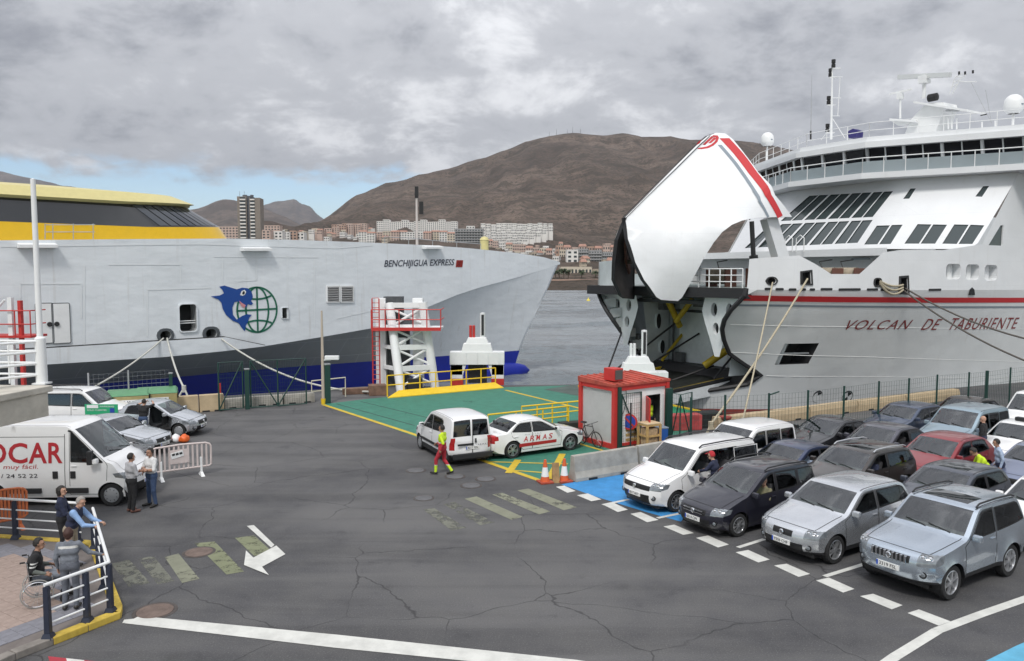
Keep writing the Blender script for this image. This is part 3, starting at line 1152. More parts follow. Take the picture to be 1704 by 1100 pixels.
def fa_rows(tab, o=0.0):
	out = []
	for px, py in tab:
		out.append(fa_px(px, py, o))
	return sorted(out)


deckT = fa_rows([(932, 436), (905, 428), (860, 421), (780, 413), (720, 408.5), (600, 403), (480, 399), (380, 397), (200, 398), (0, 400), (-200, 402)])
chineT = fa_rows([(931, 440), (900, 450), (860, 462), (800, 478), (760, 491), (700, 516), (620, 546), (540, 560), (440, 576), (300, 591), (80, 605), (0, 612), (-200, 628)])


def fa_hull_mat(name, col, rough):
	m, nt, b = node_mat(name)
	tc = N(nt, 'ShaderNodeTexCoord').outputs['Object']
	mp = N(nt, 'ShaderNodeMapping', {'Vector': tc, 'Rotation': (0, 0, -math.atan2(FA_E.y, FA_E.x))}).outputs[0]
	dn = N(nt, 'ShaderNodeMapping', {'Vector': mp, 'Scale': (0.8, 0.3, 1.3)}).outputs[0]
	d1 = noise(nt, dn, 1.0, 2, 0.4)
	st = N(nt, 'ShaderNodeMapping', {'Vector': mp, 'Scale': (2.2, 1.0, 0.10)}).outputs[0]
	s1 = noise(nt, st, 1.0, 6, 0.7)
	g = noise(nt, mp, 0.35, 5, 0.6)
	c = mixc_(nt, mrange(nt, g, 0.3, 0.7), tuple(x * .93 for x in col), col)
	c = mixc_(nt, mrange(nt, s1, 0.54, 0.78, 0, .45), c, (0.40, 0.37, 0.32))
	sx_ = N(nt, 'ShaderNodeSeparateXYZ', {0: mp})
	pl_ = N(nt, 'ShaderNodeCombineXYZ', {0: sx_.outputs[0], 1: sx_.outputs[2]}).outputs[0]
	bk_ = N(nt, 'ShaderNodeTexBrick', {'Vector': pl_, 'Scale': 0.42, 'Mortar Size': 0.006, 'Mortar Smooth': 0.3, 'Brick Width': 1.6, 'Row Height': 0.62})
	c = mixc_(nt, mmath(nt, 'MULTIPLY', bk_.outputs['Fac'], 0.45), c, (0.82, 0.84, 0.86))
	nt.links.new(c, b.inputs['Base Color'])
	b.inputs['Roughness'].default_value = rough
	bp = N(nt, 'ShaderNodeBump', {'Height': d1, 'Strength': 0.26, 'Distance': 0.20})
	nt.links.new(bp.outputs[0], b.inputs['Normal'])
	return m


m_fahull = fa_hull_mat('ferry_hull_pale_grey', (0.74, 0.775, 0.805), 0.42)
m_fagrey = fa_hull_mat('ferry_shade_grey', (0.32, 0.335, 0.335), 0.55)  # underside shade put into a darker grey; recess liners share it
m_fablue = mat('antifouling_blue', (0.009, 0.022, 0.30), 0.5, var=0.15, vscale=0.6)
m_fayel = mat('ferry_yellow', (0.78, 0.47, 0.0), 0.35, coat=0.4, var=0.04)
m_fapale = mat('ferry_roof_yellow', (0.60, 0.53, 0.24), 0.5, var=0.05)
m_tint = mat('bridge_dark_glass', (0.012, 0.014, 0.017), 0.06, spec=0.7)
m_tint2 = mat('bridge_grey_glass', (0.05, 0.058, 0.07), 0.05, spec=0.8)
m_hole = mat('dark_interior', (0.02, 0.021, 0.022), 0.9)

ferryA = thing('car_ferry', 'long pale grey ferry with yellow deckhouse and dolphin emblem moored on the left', 'ferry', fa(25, -8, -2.6))
FA_INV = ferryA.matrix_world.inverted()
FA_OFF = -fa(25, -8, -2.6)


def fap(v):
	return Vector(v) + FA_OFF


def fa_part(mb, name, mats, parent=None, **kw):
	mb.v = [tuple(fap(v)) for v in mb.v]
	return mb.build(name, mats, parent or ferryA, **kw)


# side wall, cut for the pilot door, fairleads and hatch
out = [(l, z) for l, z in deckT if l < FA_END] + [(FA_END, lerp_tab(deckT, FA_END)), (FA_END, lerp_tab(chineT, FA_END))] + [(l, z) for l, z in reversed(chineT) if l < FA_END]


def fa_poly(pxs):
	return [fa_px(*p) for p in pxs]


def fa_rr(x0, y0, x1, y1, r=0.15):
	a, b_ = fa_px(x0, y1), fa_px(x1, y0)
	return rrect(min(a[0], b_[0]), min(a[1], b_[1]), max(a[0], b_[0]), max(a[1], b_[1]), r)


holes = [('pilot_door', fa_rr(299, 506, 326, 552, 0.22)), ('fairlead', fa_rr(266, 550, 284, 566, 0.28)), ('fairlead', fa_rr(342, 547, 360, 563, 0.28)), ('hatch', fa_rr(469, 512, 479, 530, 0.05))]
V2, reg = regions(out, [(n_ + str(i), p) for i, (n_, p) in enumerate(holes)], 1.4, 0.7)
V3 = [tuple(fap(fa(l, 0, z))) for l, z in V2]
obj('side_plating', submesh('side_plating', V3, reg[None], m_fahull, 30, flip=True), ferryA)
for i, (n_, p) in enumerate(holes):
	mb = MB()
	dp = 0.9
	n0 = len(p)
	vs = [fa(l, 0, z) for l, z in p] + [fa(l, -dp, z) for l, z in p]
	mb.add(vs, [(k, (k + 1) % n0, n0 + (k + 1) % n0, n0 + k) for k in range(n0)], 0)
	mb.add([fa(l, -dp, z) for l, z in p], [tuple(range(n0))], 1)
	rc = fa_part(mb, {'pilot_door': 'door_recess', 'fairlead': 'fairlead', 'hatch': 'hatch_recess'}[n_], [m_fagrey, m_hole])
	# frame round the opening
	mb = MB()
	q_ = [(l, z) for l, z in p]
	cx, cz = sum(a for a, _ in q_) / n0, sum(b_ for _, b_ in q_) / n0
	k1 = 1.55 if n_ == 'fairlead' else 1.12
	big_ = [(cx + (a - cx) * k1, cz + (b_ - cz) * (k1 if n_ == 'fairlead' else 1.07)) for a, b_ in q_]
	vs = [fa(l, 0.10, z) for l, z in p] + [fa(l, 0.10, z) for l, z in big_] + [fa(l, 0.0, z) for l, z in big_]
	mb.add(vs, [(k, (k + 1) % n0, n0 + (k + 1) % n0, n0 + k) for k in range(n0)] + [(n0 + k, n0 + (k + 1) % n0, 2 * n0 + (k + 1) % n0, 2 * n0 + k) for k in range(n0)])
	fr = fa_part(mb, 'frame', mat('fairlead_steel', (0.10, 0.11, 0.12), 0.5, 0.3) if n_ == 'fairlead' else m_fahull, rc)
	if n_ == 'pilot_door':
		for zz_ in (0.3, 0.38):
			z = min(b_ for _, b_ in p) + zz_ * (max(b_ for _, b_ in p) - min(b_ for _, b_ in p))
			fa_part(MB().tube([fa(min(a for a, _ in p), -.2, z), fa(max(a for a, _ in p), -.2, z)], 0.035, 6), 'guard_bar', M_WHITE, rc)

# underside: chine to keel waterline, then blue boot
def stem_l(z):
	return smooth_tab([(-2.6, 5.2), (0.0, 4.3), (3.0, 2.9), (6.0, 1.2), (8.2, 0.05)], z)


def fa_w(l, z):        # lower hull offset
	return -0.25 * min(l, stem_l(z)) - 0.135 * max(0, min(l, 28) - stem_l(z))


rows = []
nb = 46
for k in range(9):
	r_ = []
	for i in range(nb + 1):
		s = (i / nb) ** 1.6
		l0 = lerp_tab(chineT, 0.0)
		zt = None
		lc = 0.35 + (FA_END - .35) * s
		zc = lerp_tab(chineT, lc)
		if k <= 4:
			f = k / 4
			z = zc + (-0.35 - zc) * f
		else:
			f = 1
			z = -0.35 - (k - 5) / 3 * 2.6
		ls = stem_l(z)
		l = ls + (FA_END - ls) * s
		oW = fa_w(l, z)
		fo = f ** 0.8
		o_ = -0.25 * min(l, ls) * (1 if s == 0 else fo) if s == 0 else (oW * fo)
		r_.append(fa(l, o_, z))
	rows.append(r_)


def grid_faces(nr, nc):
	return [(a * nc + b_, a * nc + b_ + 1, (a + 1) * nc + b_ + 1, (a + 1) * nc + b_) for a in range(nr - 1) for b_ in range(nc - 1)]


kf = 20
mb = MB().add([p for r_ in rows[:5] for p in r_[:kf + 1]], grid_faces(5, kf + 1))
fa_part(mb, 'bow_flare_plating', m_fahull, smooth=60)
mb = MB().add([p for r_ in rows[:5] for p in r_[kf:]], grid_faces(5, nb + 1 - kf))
fa_part(mb, 'underside_plating', m_fagrey, smooth=60)  # aft of the flare the shade is painted as darker grey
mb = MB().add([p for r_ in rows[4:] for p in r_], grid_faces(5, nb + 1))
fa_part(mb, 'blue_boot', m_fablue, smooth=60)
# stem wedge joining the two sides above the chine tip and the far side
mb = MB()
prof = [8.1, 6, 4, 2, 0, -0.35]
far = Vector((-.40, -.92, 0))


def fa_mirror(p):
	"""mirror across the ship's centre plane"""
	c_dir = (FA_E - FA_N * 0.25).normalized()
	nn = Vector((-c_dir.y, c_dir.x, 0))
	d = (p - FA_P0).dot(nn)
	return p - nn * (2 * d)


side_pts = [[fa(l, 0, z) for l, z in deckT if l < FA_END] + [fa(FA_END, 0, lerp_tab(deckT, FA_END))]]
far_rows = [[fa_mirror(p) for p in side_pts[0]], [fa_mirror(fa(l, 0, lerp_tab(chineT, l))) for l, z in deckT if l < FA_END] + [fa_mirror(fa(FA_END, 0, lerp_tab(chineT, FA_END)))]]
nn_ = len(far_rows[0])
fa_part(MB().add(far_rows[0] + far_rows[1], grid_faces(2, nn_)), 'far_plating', m_fahull, smooth=40)
mb = MB().add([fa_mirror(p) for r_ in rows for p in r_], grid_faces(9, nb + 1))
fa_part(mb, 'far_bottom', m_fablue, smooth=60)
# foredeck
d1, d2 = side_pts[0], far_rows[0]
mb = MB().add([p - Vector((0, 0, .12)) for p in d1] + [p - Vector((0, 0, .12)) for p in d2], [(i, i + 1, nn_ + i + 1, nn_ + i) for i in range(nn_ - 1)])
fa_part(mb, 'foredeck', mat('deck_paint_grey', (0.42, 0.45, 0.46), 0.7))
# bulb at the forefoot
b0 = fa(4.6, -1.15, -2.65)
fw = -(FA_E - FA_N * 0.25).normalized()
mb = MB()
for i in range(9):
	pass
ringp = []
for i in range(10):
	s = i / 9
	r_ = 0.8 * math.sqrt(max(0.0, 1 - s * s)) + 0.02
	c_ = b0 - fw * 4 + fw * (5.3 * s) + Vector((0, 0, 0.35 * s))
	sd = Vector((-fw.y, fw.x, 0))
	ringp.append([c_ + sd * (r_ * .8 * math.cos(a)) + Vector((0, 0, r_ * 1.5 * math.sin(a))) for a in [2 * math.pi * k / 14 for k in range(14)]])
mb.add([p for r_ in ringp for p in r_], [(a * 14 + k, a * 14 + (k + 1) % 14, (a + 1) * 14 + (k + 1) % 14, (a + 1) * 14 + k) for a in range(9) for k in range(14)])
fa_part(mb, 'bow_bulb', m_fablue, smooth=60)
# rubbing band along the sponson
bt = fa_rows([(375, 561), (275, 567), (180, 573), (85, 579), (0, 584), (-200, 598)], 0.3)
bb_ = fa_rows([(440, 577), (375, 584), (275, 594), (180, 600), (85, 606), (0, 612), (-200, 628)], 0.3)
la = [bt[0][0] - 3] + [l for l, _ in bt]
mb = MB()
up_, lo_, bk = [], [], []
for i, l in enumerate(la):
	zt = lerp_tab(bt, l) if i else lerp_tab(bb_, l) + .05
	o_ = 0.32 if i else 0.02
	up_.append(fa(l, o_, zt))
	lo_.append(fa(l, o_, lerp_tab(bb_, l)))
	bk.append(fa(l, 0.0, zt + 0.05))
n_ = len(la)
mb.add(up_ + lo_, grid_faces(2, n_), 0)
mb.add(bk + up_, grid_faces(2, n_), 1)  # black top strip: rubber line and its shadow painted as one colour
mb.add(lo_ + [fa(l, -1.0, lerp_tab(bb_, l)) for l in la], grid_faces(2, n_), 0)
fa_part(mb, 'rubbing_band', [m_fahull, M_BLACK])
# weld seams and stiffener lines
for pts in ([(33, 497), (33, 472), (135, 472), (135, 530)], [(245, 560), (245, 482), (350, 479)], [(370, 425), (370, 470)], [(427, 426), (427, 466), (395, 468)], [(478, 426), (478, 560)], [(523, 430), (523, 545)], [(140, 440), (140, 575)],
			[(356, 427), (530, 428)], [(0, 410), (330, 406), (560, 413), (620, 408)], [(560, 530), (650, 510)], [(300, 470), (300, 440), (180, 440)], [(585, 545), (585, 500)]):
	mb = MB()
	ribbon(mb, [fa(*(lambda a: (a[0], 0, a[1]))(fa_px(*p))) for p in pts], FA_N, 0.09, 0.02, closed=False)
	fa_part(mb, 'weld_seam', mat('weld_white', (0.74, 0.77, 0.79), 0.45))
for x0, x1, y, w_ in ((28, 92, 408, .55), (400, 447, 414, .55), (702, 731, 411, .6)):
	a, b_ = fa_px(x0, y), fa_px(x1, y)
	fa_part(MB().add([fa(a[0], 0, a[1] - .16), fa(b_[0], 0, b_[1] - .16), fa(b_[0], w_, b_[1] - .16), fa(a[0], w_, a[1] - .16), fa(a[0], 0, a[1] + .12), fa(b_[0], 0, b_[1] + .12), fa(b_[0], w_, b_[1] + .02), fa(a[0], w_, a[1] + .02)],
					 [(0, 1, 2, 3), (4, 7, 6, 5), (2, 6, 7, 3), (0, 3, 7, 4), (1, 5, 6, 2)]), 'side_ledge', M_WHITE)
# double service doors
for (x0, x1) in ((61, 87), (88, 115)):
	a, b_ = fa_px(x0, 572), fa_px(x1, 504)
	r_ = rrect(min(a[0], b_[0]), a[1], max(a[0], b_[0]), b_[1], 0.08)
	mb = MB()
	n0 = len(r_)
	mb.add([fa(l, .06, z) for l, z in r_] + [fa(l, 0, z) for l, z in r_], [tuple(range(n0))] + [(k, n0 + k, n0 + (k + 1) % n0, (k + 1) % n0) for k in range(n0)])
	dd = fa_part(mb, 'service_door', M_WHITE)
	mb = MB()
	ribbon(mb, [fa(l, .065, z) for l, z in r_], FA_N, 0.05, 0.0)
	fa_part(mb, 'gasket', mat('gasket_grey', (0.12, 0.13, 0.14), 0.7), dd)
	cx = b_[0] + (0.15 if x0 == 61 else 0.85) * (a[0] - b_[0])
	cx = max(min(cx, max(a[0], b_[0]) - .2), min(a[0], b_[0]) + .2)
	mm_ = Matrix.Translation(fa(fa_px(82 if x0 == 61 else 94, 539.5)[0], .07, fa_px(82, 539.5)[1])) @ FA_N.to_track_quat('Z', 'Y').to_matrix().to_4x4()
	fa_part(MB().lathe([(0.14, 0), (0.14, .06), (0.06, .07), (0.001, .05)], 14, mm_), 'door_wheel', M_DARK, dd)
# louvre vents
for x0, x1 in ((544, 564), (567, 587)):
	a, b_ = fa_px(x0, 503), fa_px(x1, 476)
	l0, l1, z0, z1 = min(a[0], b_[0]), max(a[0], b_[0]), a[1], b_[1]
	mb = MB()
	for (p, q2) in (((l0, z0), (l1, z0)), ((l1, z0), (l1, z1)), ((l1, z1), (l0, z1)), ((l0, z1), (l0, z0))):
		mb.beam(fa(p[0], .05, p[1]), fa(q2[0], .05, q2[1]), .1, .1, up=FA_N)
	vv = fa_part(mb, 'louvre_vent', M_WHITE)
	for k in range(7):
		z = z0 + (k + .5) / 7 * (z1 - z0)
		fa_part(MB().add([fa(l0, .02, z + .08), fa(l1, .02, z + .08), fa(l1, .12, z - .06), fa(l0, .12, z - .06)], [(0, 1, 2, 3), (3, 2, 1, 0)]), 'slat', mat('vent_slat', (0.5, 0.5, 0.5), 0.5), vv)
	fa_part(MB().add([fa(l0, .008, z0), fa(l1, .008, z0), fa(l1, .008, z1), fa(l0, .008, z1)], [(0, 1, 2, 3), (3, 2, 1, 0)]), 'back_plate', m_hole, vv)

# lettering and emblem, laid on the plating
m_navy = mat('lettering_navy', (0.03, 0.035, 0.06), 0.5)


def fa_text(txt, x0, x1, ybot, ytop, m, shear=0.25, **kw):
	a, b_ = fa_px(x0, ybot[0]), fa_px(x1, ybot[1])
	t_ = fa_px(x0, ytop)
	W_ = a[0] - b_[0]
	sl_ = (b_[1] - a[1]) / W_
	mm_ = lambda x, y: fap(fa(a[0] - x, 0.03, a[1] + x * sl_ + y))
	return lettering('lettering', txt, m, ferryA, mm_, width=W_, height=t_[1] - a[1], shear=shear, **kw)


fa_text('BENCHIJIGUA EXPRESS', 639, 756, (447.5, 444.5), 433, m_navy, bold=0.01)
a, b_ = fa_px(758, 444.5), fa_px(769, 433)
fa_part(MB().add([fa(a[0], .03, a[1]), fa(b_[0], .03, a[1]), fa(b_[0] - .1, .03, b_[1]), fa(a[0] - .1, .03, b_[1])], [(0, 1, 2, 3), (3, 2, 1, 0)]), 'red_name_square', mat('name_red', (0.5, 0.06, 0.05), 0.5))
fa_text('X', 759.5, 767, (443.5, 443), 434.5, m_navy)

m_globe = mat('emblem_green', (0.01, 0.13, 0.075), 0.5)
m_dolph = mat('emblem_blue', (0.008, 0.06, 0.28), 0.45)
ec, ez = fa_px(428, 515), None
R_l, R_z = abs(fa_px(394, 515)[0] - fa_px(462, 515)[0]) / 2, (fa_px(428, 477)[1] - fa_px(428, 554)[1]) / 2
gc = fa_px(428, 515.5)


def emb(x, y):        # emblem space: x right in the photo, unit circle
	return (gc[0] - x * R_l, gc[1] + y * R_z)


mb = MB()
def ell(rx, ry=1.0, a0=0, a1=360, n=40):
	return [(rx * math.cos(R(a0 + (a1 - a0) * k / n)), ry * math.sin(R(a0 + (a1 - a0) * k / n))) for k in range(n + 1)]
for line in (ell(.97, .97), ell(.55, .97, -90, 90), ell(.55, .97, 90, 180), [(0, -.97), (0, .97)], [(-1.0, -.02), (.97, .02)], [(x / 10, .62 - .0 + .16 * (1 - (x / 7.6) ** 2) * -1) for x in range(-7, 8)], [(x / 10, -.62 + .16 * (1 - (x / 7.6) ** 2)) for x in range(-7, 8)]):
	ribbon(mb, [fa(*(lambda a: (a[0], 0, a[1]))(emb(*p))) for p in line], FA_N, 0.13, 0.025, closed=False)
ribbon(mb, [fa(*(lambda a: (a[0], 0, a[1]))(emb(*p))) for p in ell(.55, .97, 180, 270)], FA_N, 0.13, 0.025, closed=False)
fa_part(mb, 'globe_emblem', m_globe)
_e = lambda x, y: ((330 + x * 430 / 1689 - 428) / 34.0, -(260 + y * 280 / 1100 - 515.5) / 38.5)
dolph = [_e(*p) for p in ((95, 910), (150, 905), (175, 892), (165, 868), (148, 850), (180, 843), (225, 858), (255, 868), (290, 858), (325, 862), (350, 885), (357, 920), (345, 945), (358, 962), (345, 972), (325, 965), (312, 985), (285, 975), (262, 945), (240, 950), (225, 985), (228, 1030), (250, 1062), (285, 1040), (315, 1030), (348, 1035), (330, 1055), (322, 1080), (308, 1100), (300, 1140), (280, 1115), (262, 1085), (225, 1068), (185, 1030), (165, 990), (158, 950), (140, 930))]
V2, reg = regions([(-x, y) for x, y in dolph], [], 0.3, 0.2)
obj('dolphin_emblem', submesh('dolphin_emblem', [tuple(fap(fa(*(lambda a: (a[0], .04, a[1]))(emb(-x, y))))) for x, y in V2], reg[None], m_dolph, None), ferryA)
for pts, mm_ in (([(275, 905), (285, 880), (305, 872), (315, 885), (305, 905), (290, 910)], M_WHITE), ([(288, 900), (293, 882), (303, 880), (306, 892), (300, 903)], M_BLACK), ([(268, 940), (285, 955), (310, 972), (300, 990), (280, 975)], mat('emblem_pink', (0.6, 0.25, 0.27), 0.5))):
	pz = [emb(*_e(*p)) for p in pts]
	fa_part(MB().add([fa(l, .05 if mm_ is not M_BLACK else .06, z) for l, z in pz], [tuple(range(len(pz)))]), 'emblem_detail', mm_)

# ---- yellow deckhouse
def house_row(o_side, l_side, l_nose, z_side, z_nose, n=14):
	"""near side line, round the nose, to the centre plane; then mirrored"""
	pts = []
	oc = -0.25 * l_nose
	for i in range(9):
		l = FA_END + 4 + (l_side - FA_END - 4) * i / 8
		pts.append((l, o_side - 0.02 * (l - l_side), z_side))
	for i in range(1, n + 1):
		a = math.pi / 2 * i / n
		l = l_side - (l_side - l_nose) * math.sin(a) ** 0.9
		o_ = o_side + (oc - o_side) * (1 - math.cos(a) ** 0.9)
		pts.append((l, o_, z_side + (z_nose - z_side) * (i / n)))
	return pts


def house_pts(r_):
	p1 = [fa(*p) for p in r_]
	return p1 + [fa_mirror(p) for p in reversed(p1[:-1])]


RB = house_pts(house_row(-3.2, 37.0, 30.0, 8.85, 9.2))
RWB = house_pts(house_row(-3.25, 37.4, 30.9, 10.12, 10.6))
RWT = house_pts(house_row(-3.9, 39.0, 33.2, 11.62, 11.95))
RE = house_pts(house_row(-3.55, 38.4, 32.6, 11.78, 12.12))
RR_ = house_pts(house_row(-4.1, 39.6, 34.0, 12.42, 12.62))
RC = house_pts(house_row(-6.2, 44.0, 38.0, 12.75, 12.8))
nh = len(RB)
for nme, a, b2, mm_ in (('lower_band', RB, RWB, m_fayel), ('glass_band', RWB, RWT, m_tint), ('eave', RWT, RE, m_fapale), ('roof_edge', RE, RR_, m_fapale), ('roof', RR_, RC, m_fapale)):
	fa_part(MB().add(a + b2, grid_faces(2, nh)), nme, mm_, smooth=50)
fa_part(MB().add(RC, [tuple(range(nh))]), 'roof_top', m_fapale)
# single front panes, sloping, between thin dark mullions
for i in range(9, 22):
	a0, a1 = i, i + 1
	k = 0.10
	p0, p1 = RWB[a0].lerp(RWB[a1], k), RWB[a0].lerp(RWB[a1], 1 - k)
	p2, p3 = RWT[a0].lerp(RWT[a1], 1 - k), RWT[a0].lerp(RWT[a1], k)
	nn = (p1 - p0).cross(p3 - p0).normalized()
	if nn.dot(-p0) < 0:
		nn = -nn
	lo2 = 0.1
	vs = [p0.lerp(p3, .05), p1.lerp(p2, .05), p1.lerp(p2, .95), p0.lerp(p3, .95)]
	fa_part(MB().add([v + nn * .03 for v in vs], [(0, 1, 2, 3), (3, 2, 1, 0)]), 'front_pane', m_tint2)
# small rail and box at the side door
for a, b_ in (((75, 372), (75, 398)), ((88, 372), (88, 398)), ((122, 372), (122, 398)), ((155, 372), (155, 398)), ((75, 374), (158, 374)), ((75, 386), (158, 386))):
	pa, pb = fa_px(*a, -2.6), fa_px(*b_, -2.6)
	fa_part(MB().tube([fa(pa[0], -2.6, pa[1]), fa(pb[0], -2.6, pb[1])], 0.03, 6), 'side_rail', M_STEEL)
# foremast with lights, capstan
ml = fa_px(694, 404, -4)
mt = fa_px(694, 322, -4)
fm = fa_part(MB().tube([fa(ml[0], -4, 8.2), fa(ml[0], -4, mt[1])], [0.13, 0.09], 8), 'foremast', mat('mast_grey', (0.55, 0.5, 0.47), 0.6))
fa_part(MB().box(fa(ml[0], -4, mt[1] + .1), (.3, .3, 1.0)), 'mast_light', M_BLACK, fm)
fa_part(MB().box(fa(ml[0] - .35, -3.8, fa_px(694, 346, -4)[1]), (.35, .3, 1.1)), 'mast_light', M_BLACK, fm)
cl_ = fa_px(806, 411, -3)
fa_part(MB().lathe([(.4, 0), (.4, .9), (.45, .95), (.3, 1.2), (.001, 1.3)], 12, Matrix.Translation(fa(cl_[0], -3, cl_[1] - .3))), 'deck_ventilator', m_fapale, smooth=40)
# foredeck rail
rp = [fa_px(p, q2 - 8, -.6) for p, q2 in ((640, 402), (680, 404), (720, 408), (760, 411), (800, 414))]
mb = MB().tube([fa(l, -.6, z) for l, z in rp], .03, 5)
for l, z in rp:
	mb.tube([fa(l, -.6, z), fa(l, -.6, z - .8)], .03, 5)
fa_part(mb, 'foredeck_rail', M_STEEL)

# ================================================================== white ferry with raised bow visor (right)
FB_A = R(32)
FB_CA, FB_SA = math.cos(FB_A), math.sin(FB_A)
FB_ORG = Vector((FB_CA * 40 - FB_SA * 34, FB_SA * 40 + FB_CA * 34, -2.6))


def fb(s, q_, z):
	"""ship frame (metres aft, metres to port, height) to ferry-local coordinates"""
	return Vector((FB_CA * s + FB_SA * (q_ - 34), FB_SA * s - FB_CA * (q_ - 34), z)) - FB_ORG


def fb_sqz(p):
	return (FB_CA * p.x + FB_SA * p.y, FB_SA * p.x - FB_CA * p.y + 34, p.z)


FB_PORT = Vector((FB_SA, -FB_CA, 0))
FB_AFT = Vector((FB_CA, FB_SA, 0))


def fb_hit(px, py, f, t0=22.0, t1=110.0):
	"""survey a pixel on the surface f(s, q, z) = 0 (positive on the camera side)"""
	r = ray(px, py)
	pt = lambda t: Vector((r.x * t, r.y * t, CAMH + r.z * t))
	n = 90
	pa = t0
	for i in range(1, n + 1):
		t = t0 + (t1 - t0) * i / n
		if f(*fb_sqz(pt(t))) < 0:
			lo, hi = pa, t
			for _ in range(24):
				m = (lo + hi) / 2
				if f(*fb_sqz(pt(m))) < 0:
					hi = m
				else:
					lo = m
			return fb_sqz(pt((lo + hi) / 2))
		pa = t
	return fb_sqz(pt(t1))


UPT = [(29.5, 5.4), (32.0, 6.3), (34, 7.1), (37, 8.1), (43, 9.35), (52, 10.0), (60, 10.3), (120, 10.3)]
LOT = [(30.3, 0.0), (31.2, 1.0), (32.6, 2.5), (35.8, 5.0), (39.4, 6.0), (42.9, 7.05), (48.7, 8.5), (60, 9.9), (120, 10.2)]


def fb_B(s, z):
	lo, up = smooth_tab(LOT, s), smooth_tab(UPT, s)
	t = max(0.0, min(1.0, (z + 0.6) / 6.4))
	return lo + (up - lo) * t ** 1.25


FBS = lambda s, q_, z: q_ - fb_B(s, z)


def fb_side(px, py):
	h_ = fb_hit(px, py, FBS)
	return (h_[0], h_[2])


ferryB = thing('ferry_with_bow_visor', 'white ferry with red stripe and its bow visor raised open on the right', 'ferry', FB_ORG)


def fbp(mb, name, mats, parent=None, **kw):
	return mb.build(name, mats, parent or ferryB, **kw)


def fb_paint(name, col, streak=(0.36, 0.33, 0.28), amt=0.22, rough=0.4):
	m, nt, b = node_mat(name)
	tc = N(nt, 'ShaderNodeTexCoord').outputs['Object']
	mp = N(nt, 'ShaderNodeMapping', {'Vector': tc, 'Rotation': (0, 0, -FB_A)}).outputs[0]
	st = N(nt, 'ShaderNodeMapping', {'Vector': mp, 'Scale': (1.8, 1.8, 0.12)}).outputs[0]
	s1 = noise(nt, st, 1.0, 6, 0.7)
	g = noise(nt, mp, 0.25, 6, 0.6)
	d1 = noise(nt, N(nt, 'ShaderNodeMapping', {'Vector': mp, 'Scale': (0.8, 0.4, 0.9)}).outputs[0], 1.0, 2, 0.4)
	c = mixc_(nt, mrange(nt, g, 0.3, 0.7), tuple(x * .92 for x in col), col)
	c = mixc_(nt, mrange(nt, s1, 0.55, 0.8, 0, amt), c, streak)
	sx_ = N(nt, 'ShaderNodeSeparateXYZ', {0: mp})
	pl_ = N(nt, 'ShaderNodeCombineXYZ', {0: sx_.outputs[0], 1: sx_.outputs[2]}).outputs[0]
	bk_ = N(nt, 'ShaderNodeTexBrick', {'Vector': pl_, 'Scale': 0.42, 'Mortar Size': 0.006, 'Mortar Smooth': 0.3, 'Brick Width': 1.6, 'Row Height': 0.62})
	c = mixc_(nt, mmath(nt, 'MULTIPLY', bk_.outputs['Fac'], 0.30), c, tuple(x * .80 for x in col))
	nt.links.new(c, b.inputs['Base Color'])
	b.inputs['Roughness'].default_value = rough
	bp = N(nt, 'ShaderNodeBump', {'Height': d1, 'Strength': 0.35, 'Distance': 0.12})
	nt.links.new(bp.outputs[0], b.inputs['Normal'])
	return m


m_fbw = fb_paint('ferry_white', (0.77, 0.785, 0.80), amt=0.16)
m_fbg = fb_paint('ferry_hull_white_aged', (0.68, 0.70, 0.705), amt=0.30)
m_fbr = mat('boot_topping_red', (0.20, 0.028, 0.024), 0.6, var=0.25, vscale=0.7)
m_stred = mat('stripe_red', (0.52, 0.025, 0.03), 0.4)
m_stgrey = mat('stripe_grey', (0.22, 0.26, 0.30), 0.45)
m_bay = mat('bow_bay_grey', (0.62, 0.67, 0.68), 0.6, var=0.15, vscale=0.8)
m_rim = mat('seal_black', (0.018, 0.018, 0.02), 0.6)
m_deckg = mat('foredeck_green_grey', (0.20, 0.23, 0.22), 0.8, var=0.2)
m_fglass = mat('saloon_glass', (0.045, 0.06, 0.062), 0.05, spec=0.75)
m_bglass = mat('wheelhouse_glass', (0.016, 0.018, 0.024), 0.05, spec=0.6)


def cut_panel(name, outline, holes, map3, inward, step, m, parent=None, depth=0.35, flip=False, back=None, liner=None, holename='recess', smooth=35, gridstep=None):
	"""panel with real openings; each opening gets a reveal and a pane set back in it"""
	V2, reg = regions(outline, [('h%d' % i, p) for i, p in enumerate(holes)], step, step * .7, gridstep)
	V3 = [tuple(map3(x, y, 0.0)) for x, y in V2]
	o = obj(name, submesh(name, V3, reg[None], m, smooth, flip), parent or ferryB)
	outs = []
	for i, p in enumerate(holes):
		n0 = len(p)
		dp = depth[i] if isinstance(depth, (list, tuple)) else depth
		bk = back[i] if isinstance(back, (list, tuple)) else back
		nm = holename[i] if isinstance(holename, (list, tuple)) else holename
		mb = MB()
		vs = [map3(x, y, 0.0) for x, y in p] + [map3(x, y, -dp) for x, y in p]
		mb.add(vs, [(k, (k + 1) % n0, n0 + (k + 1) % n0, n0 + k) for k in range(n0)], 0)
		mb.add([map3(x, y, -dp) for x, y in p], [tuple(range(n0))], 1)
		outs.append(mb.build(nm, [liner or m, bk], o))
	return o, outs


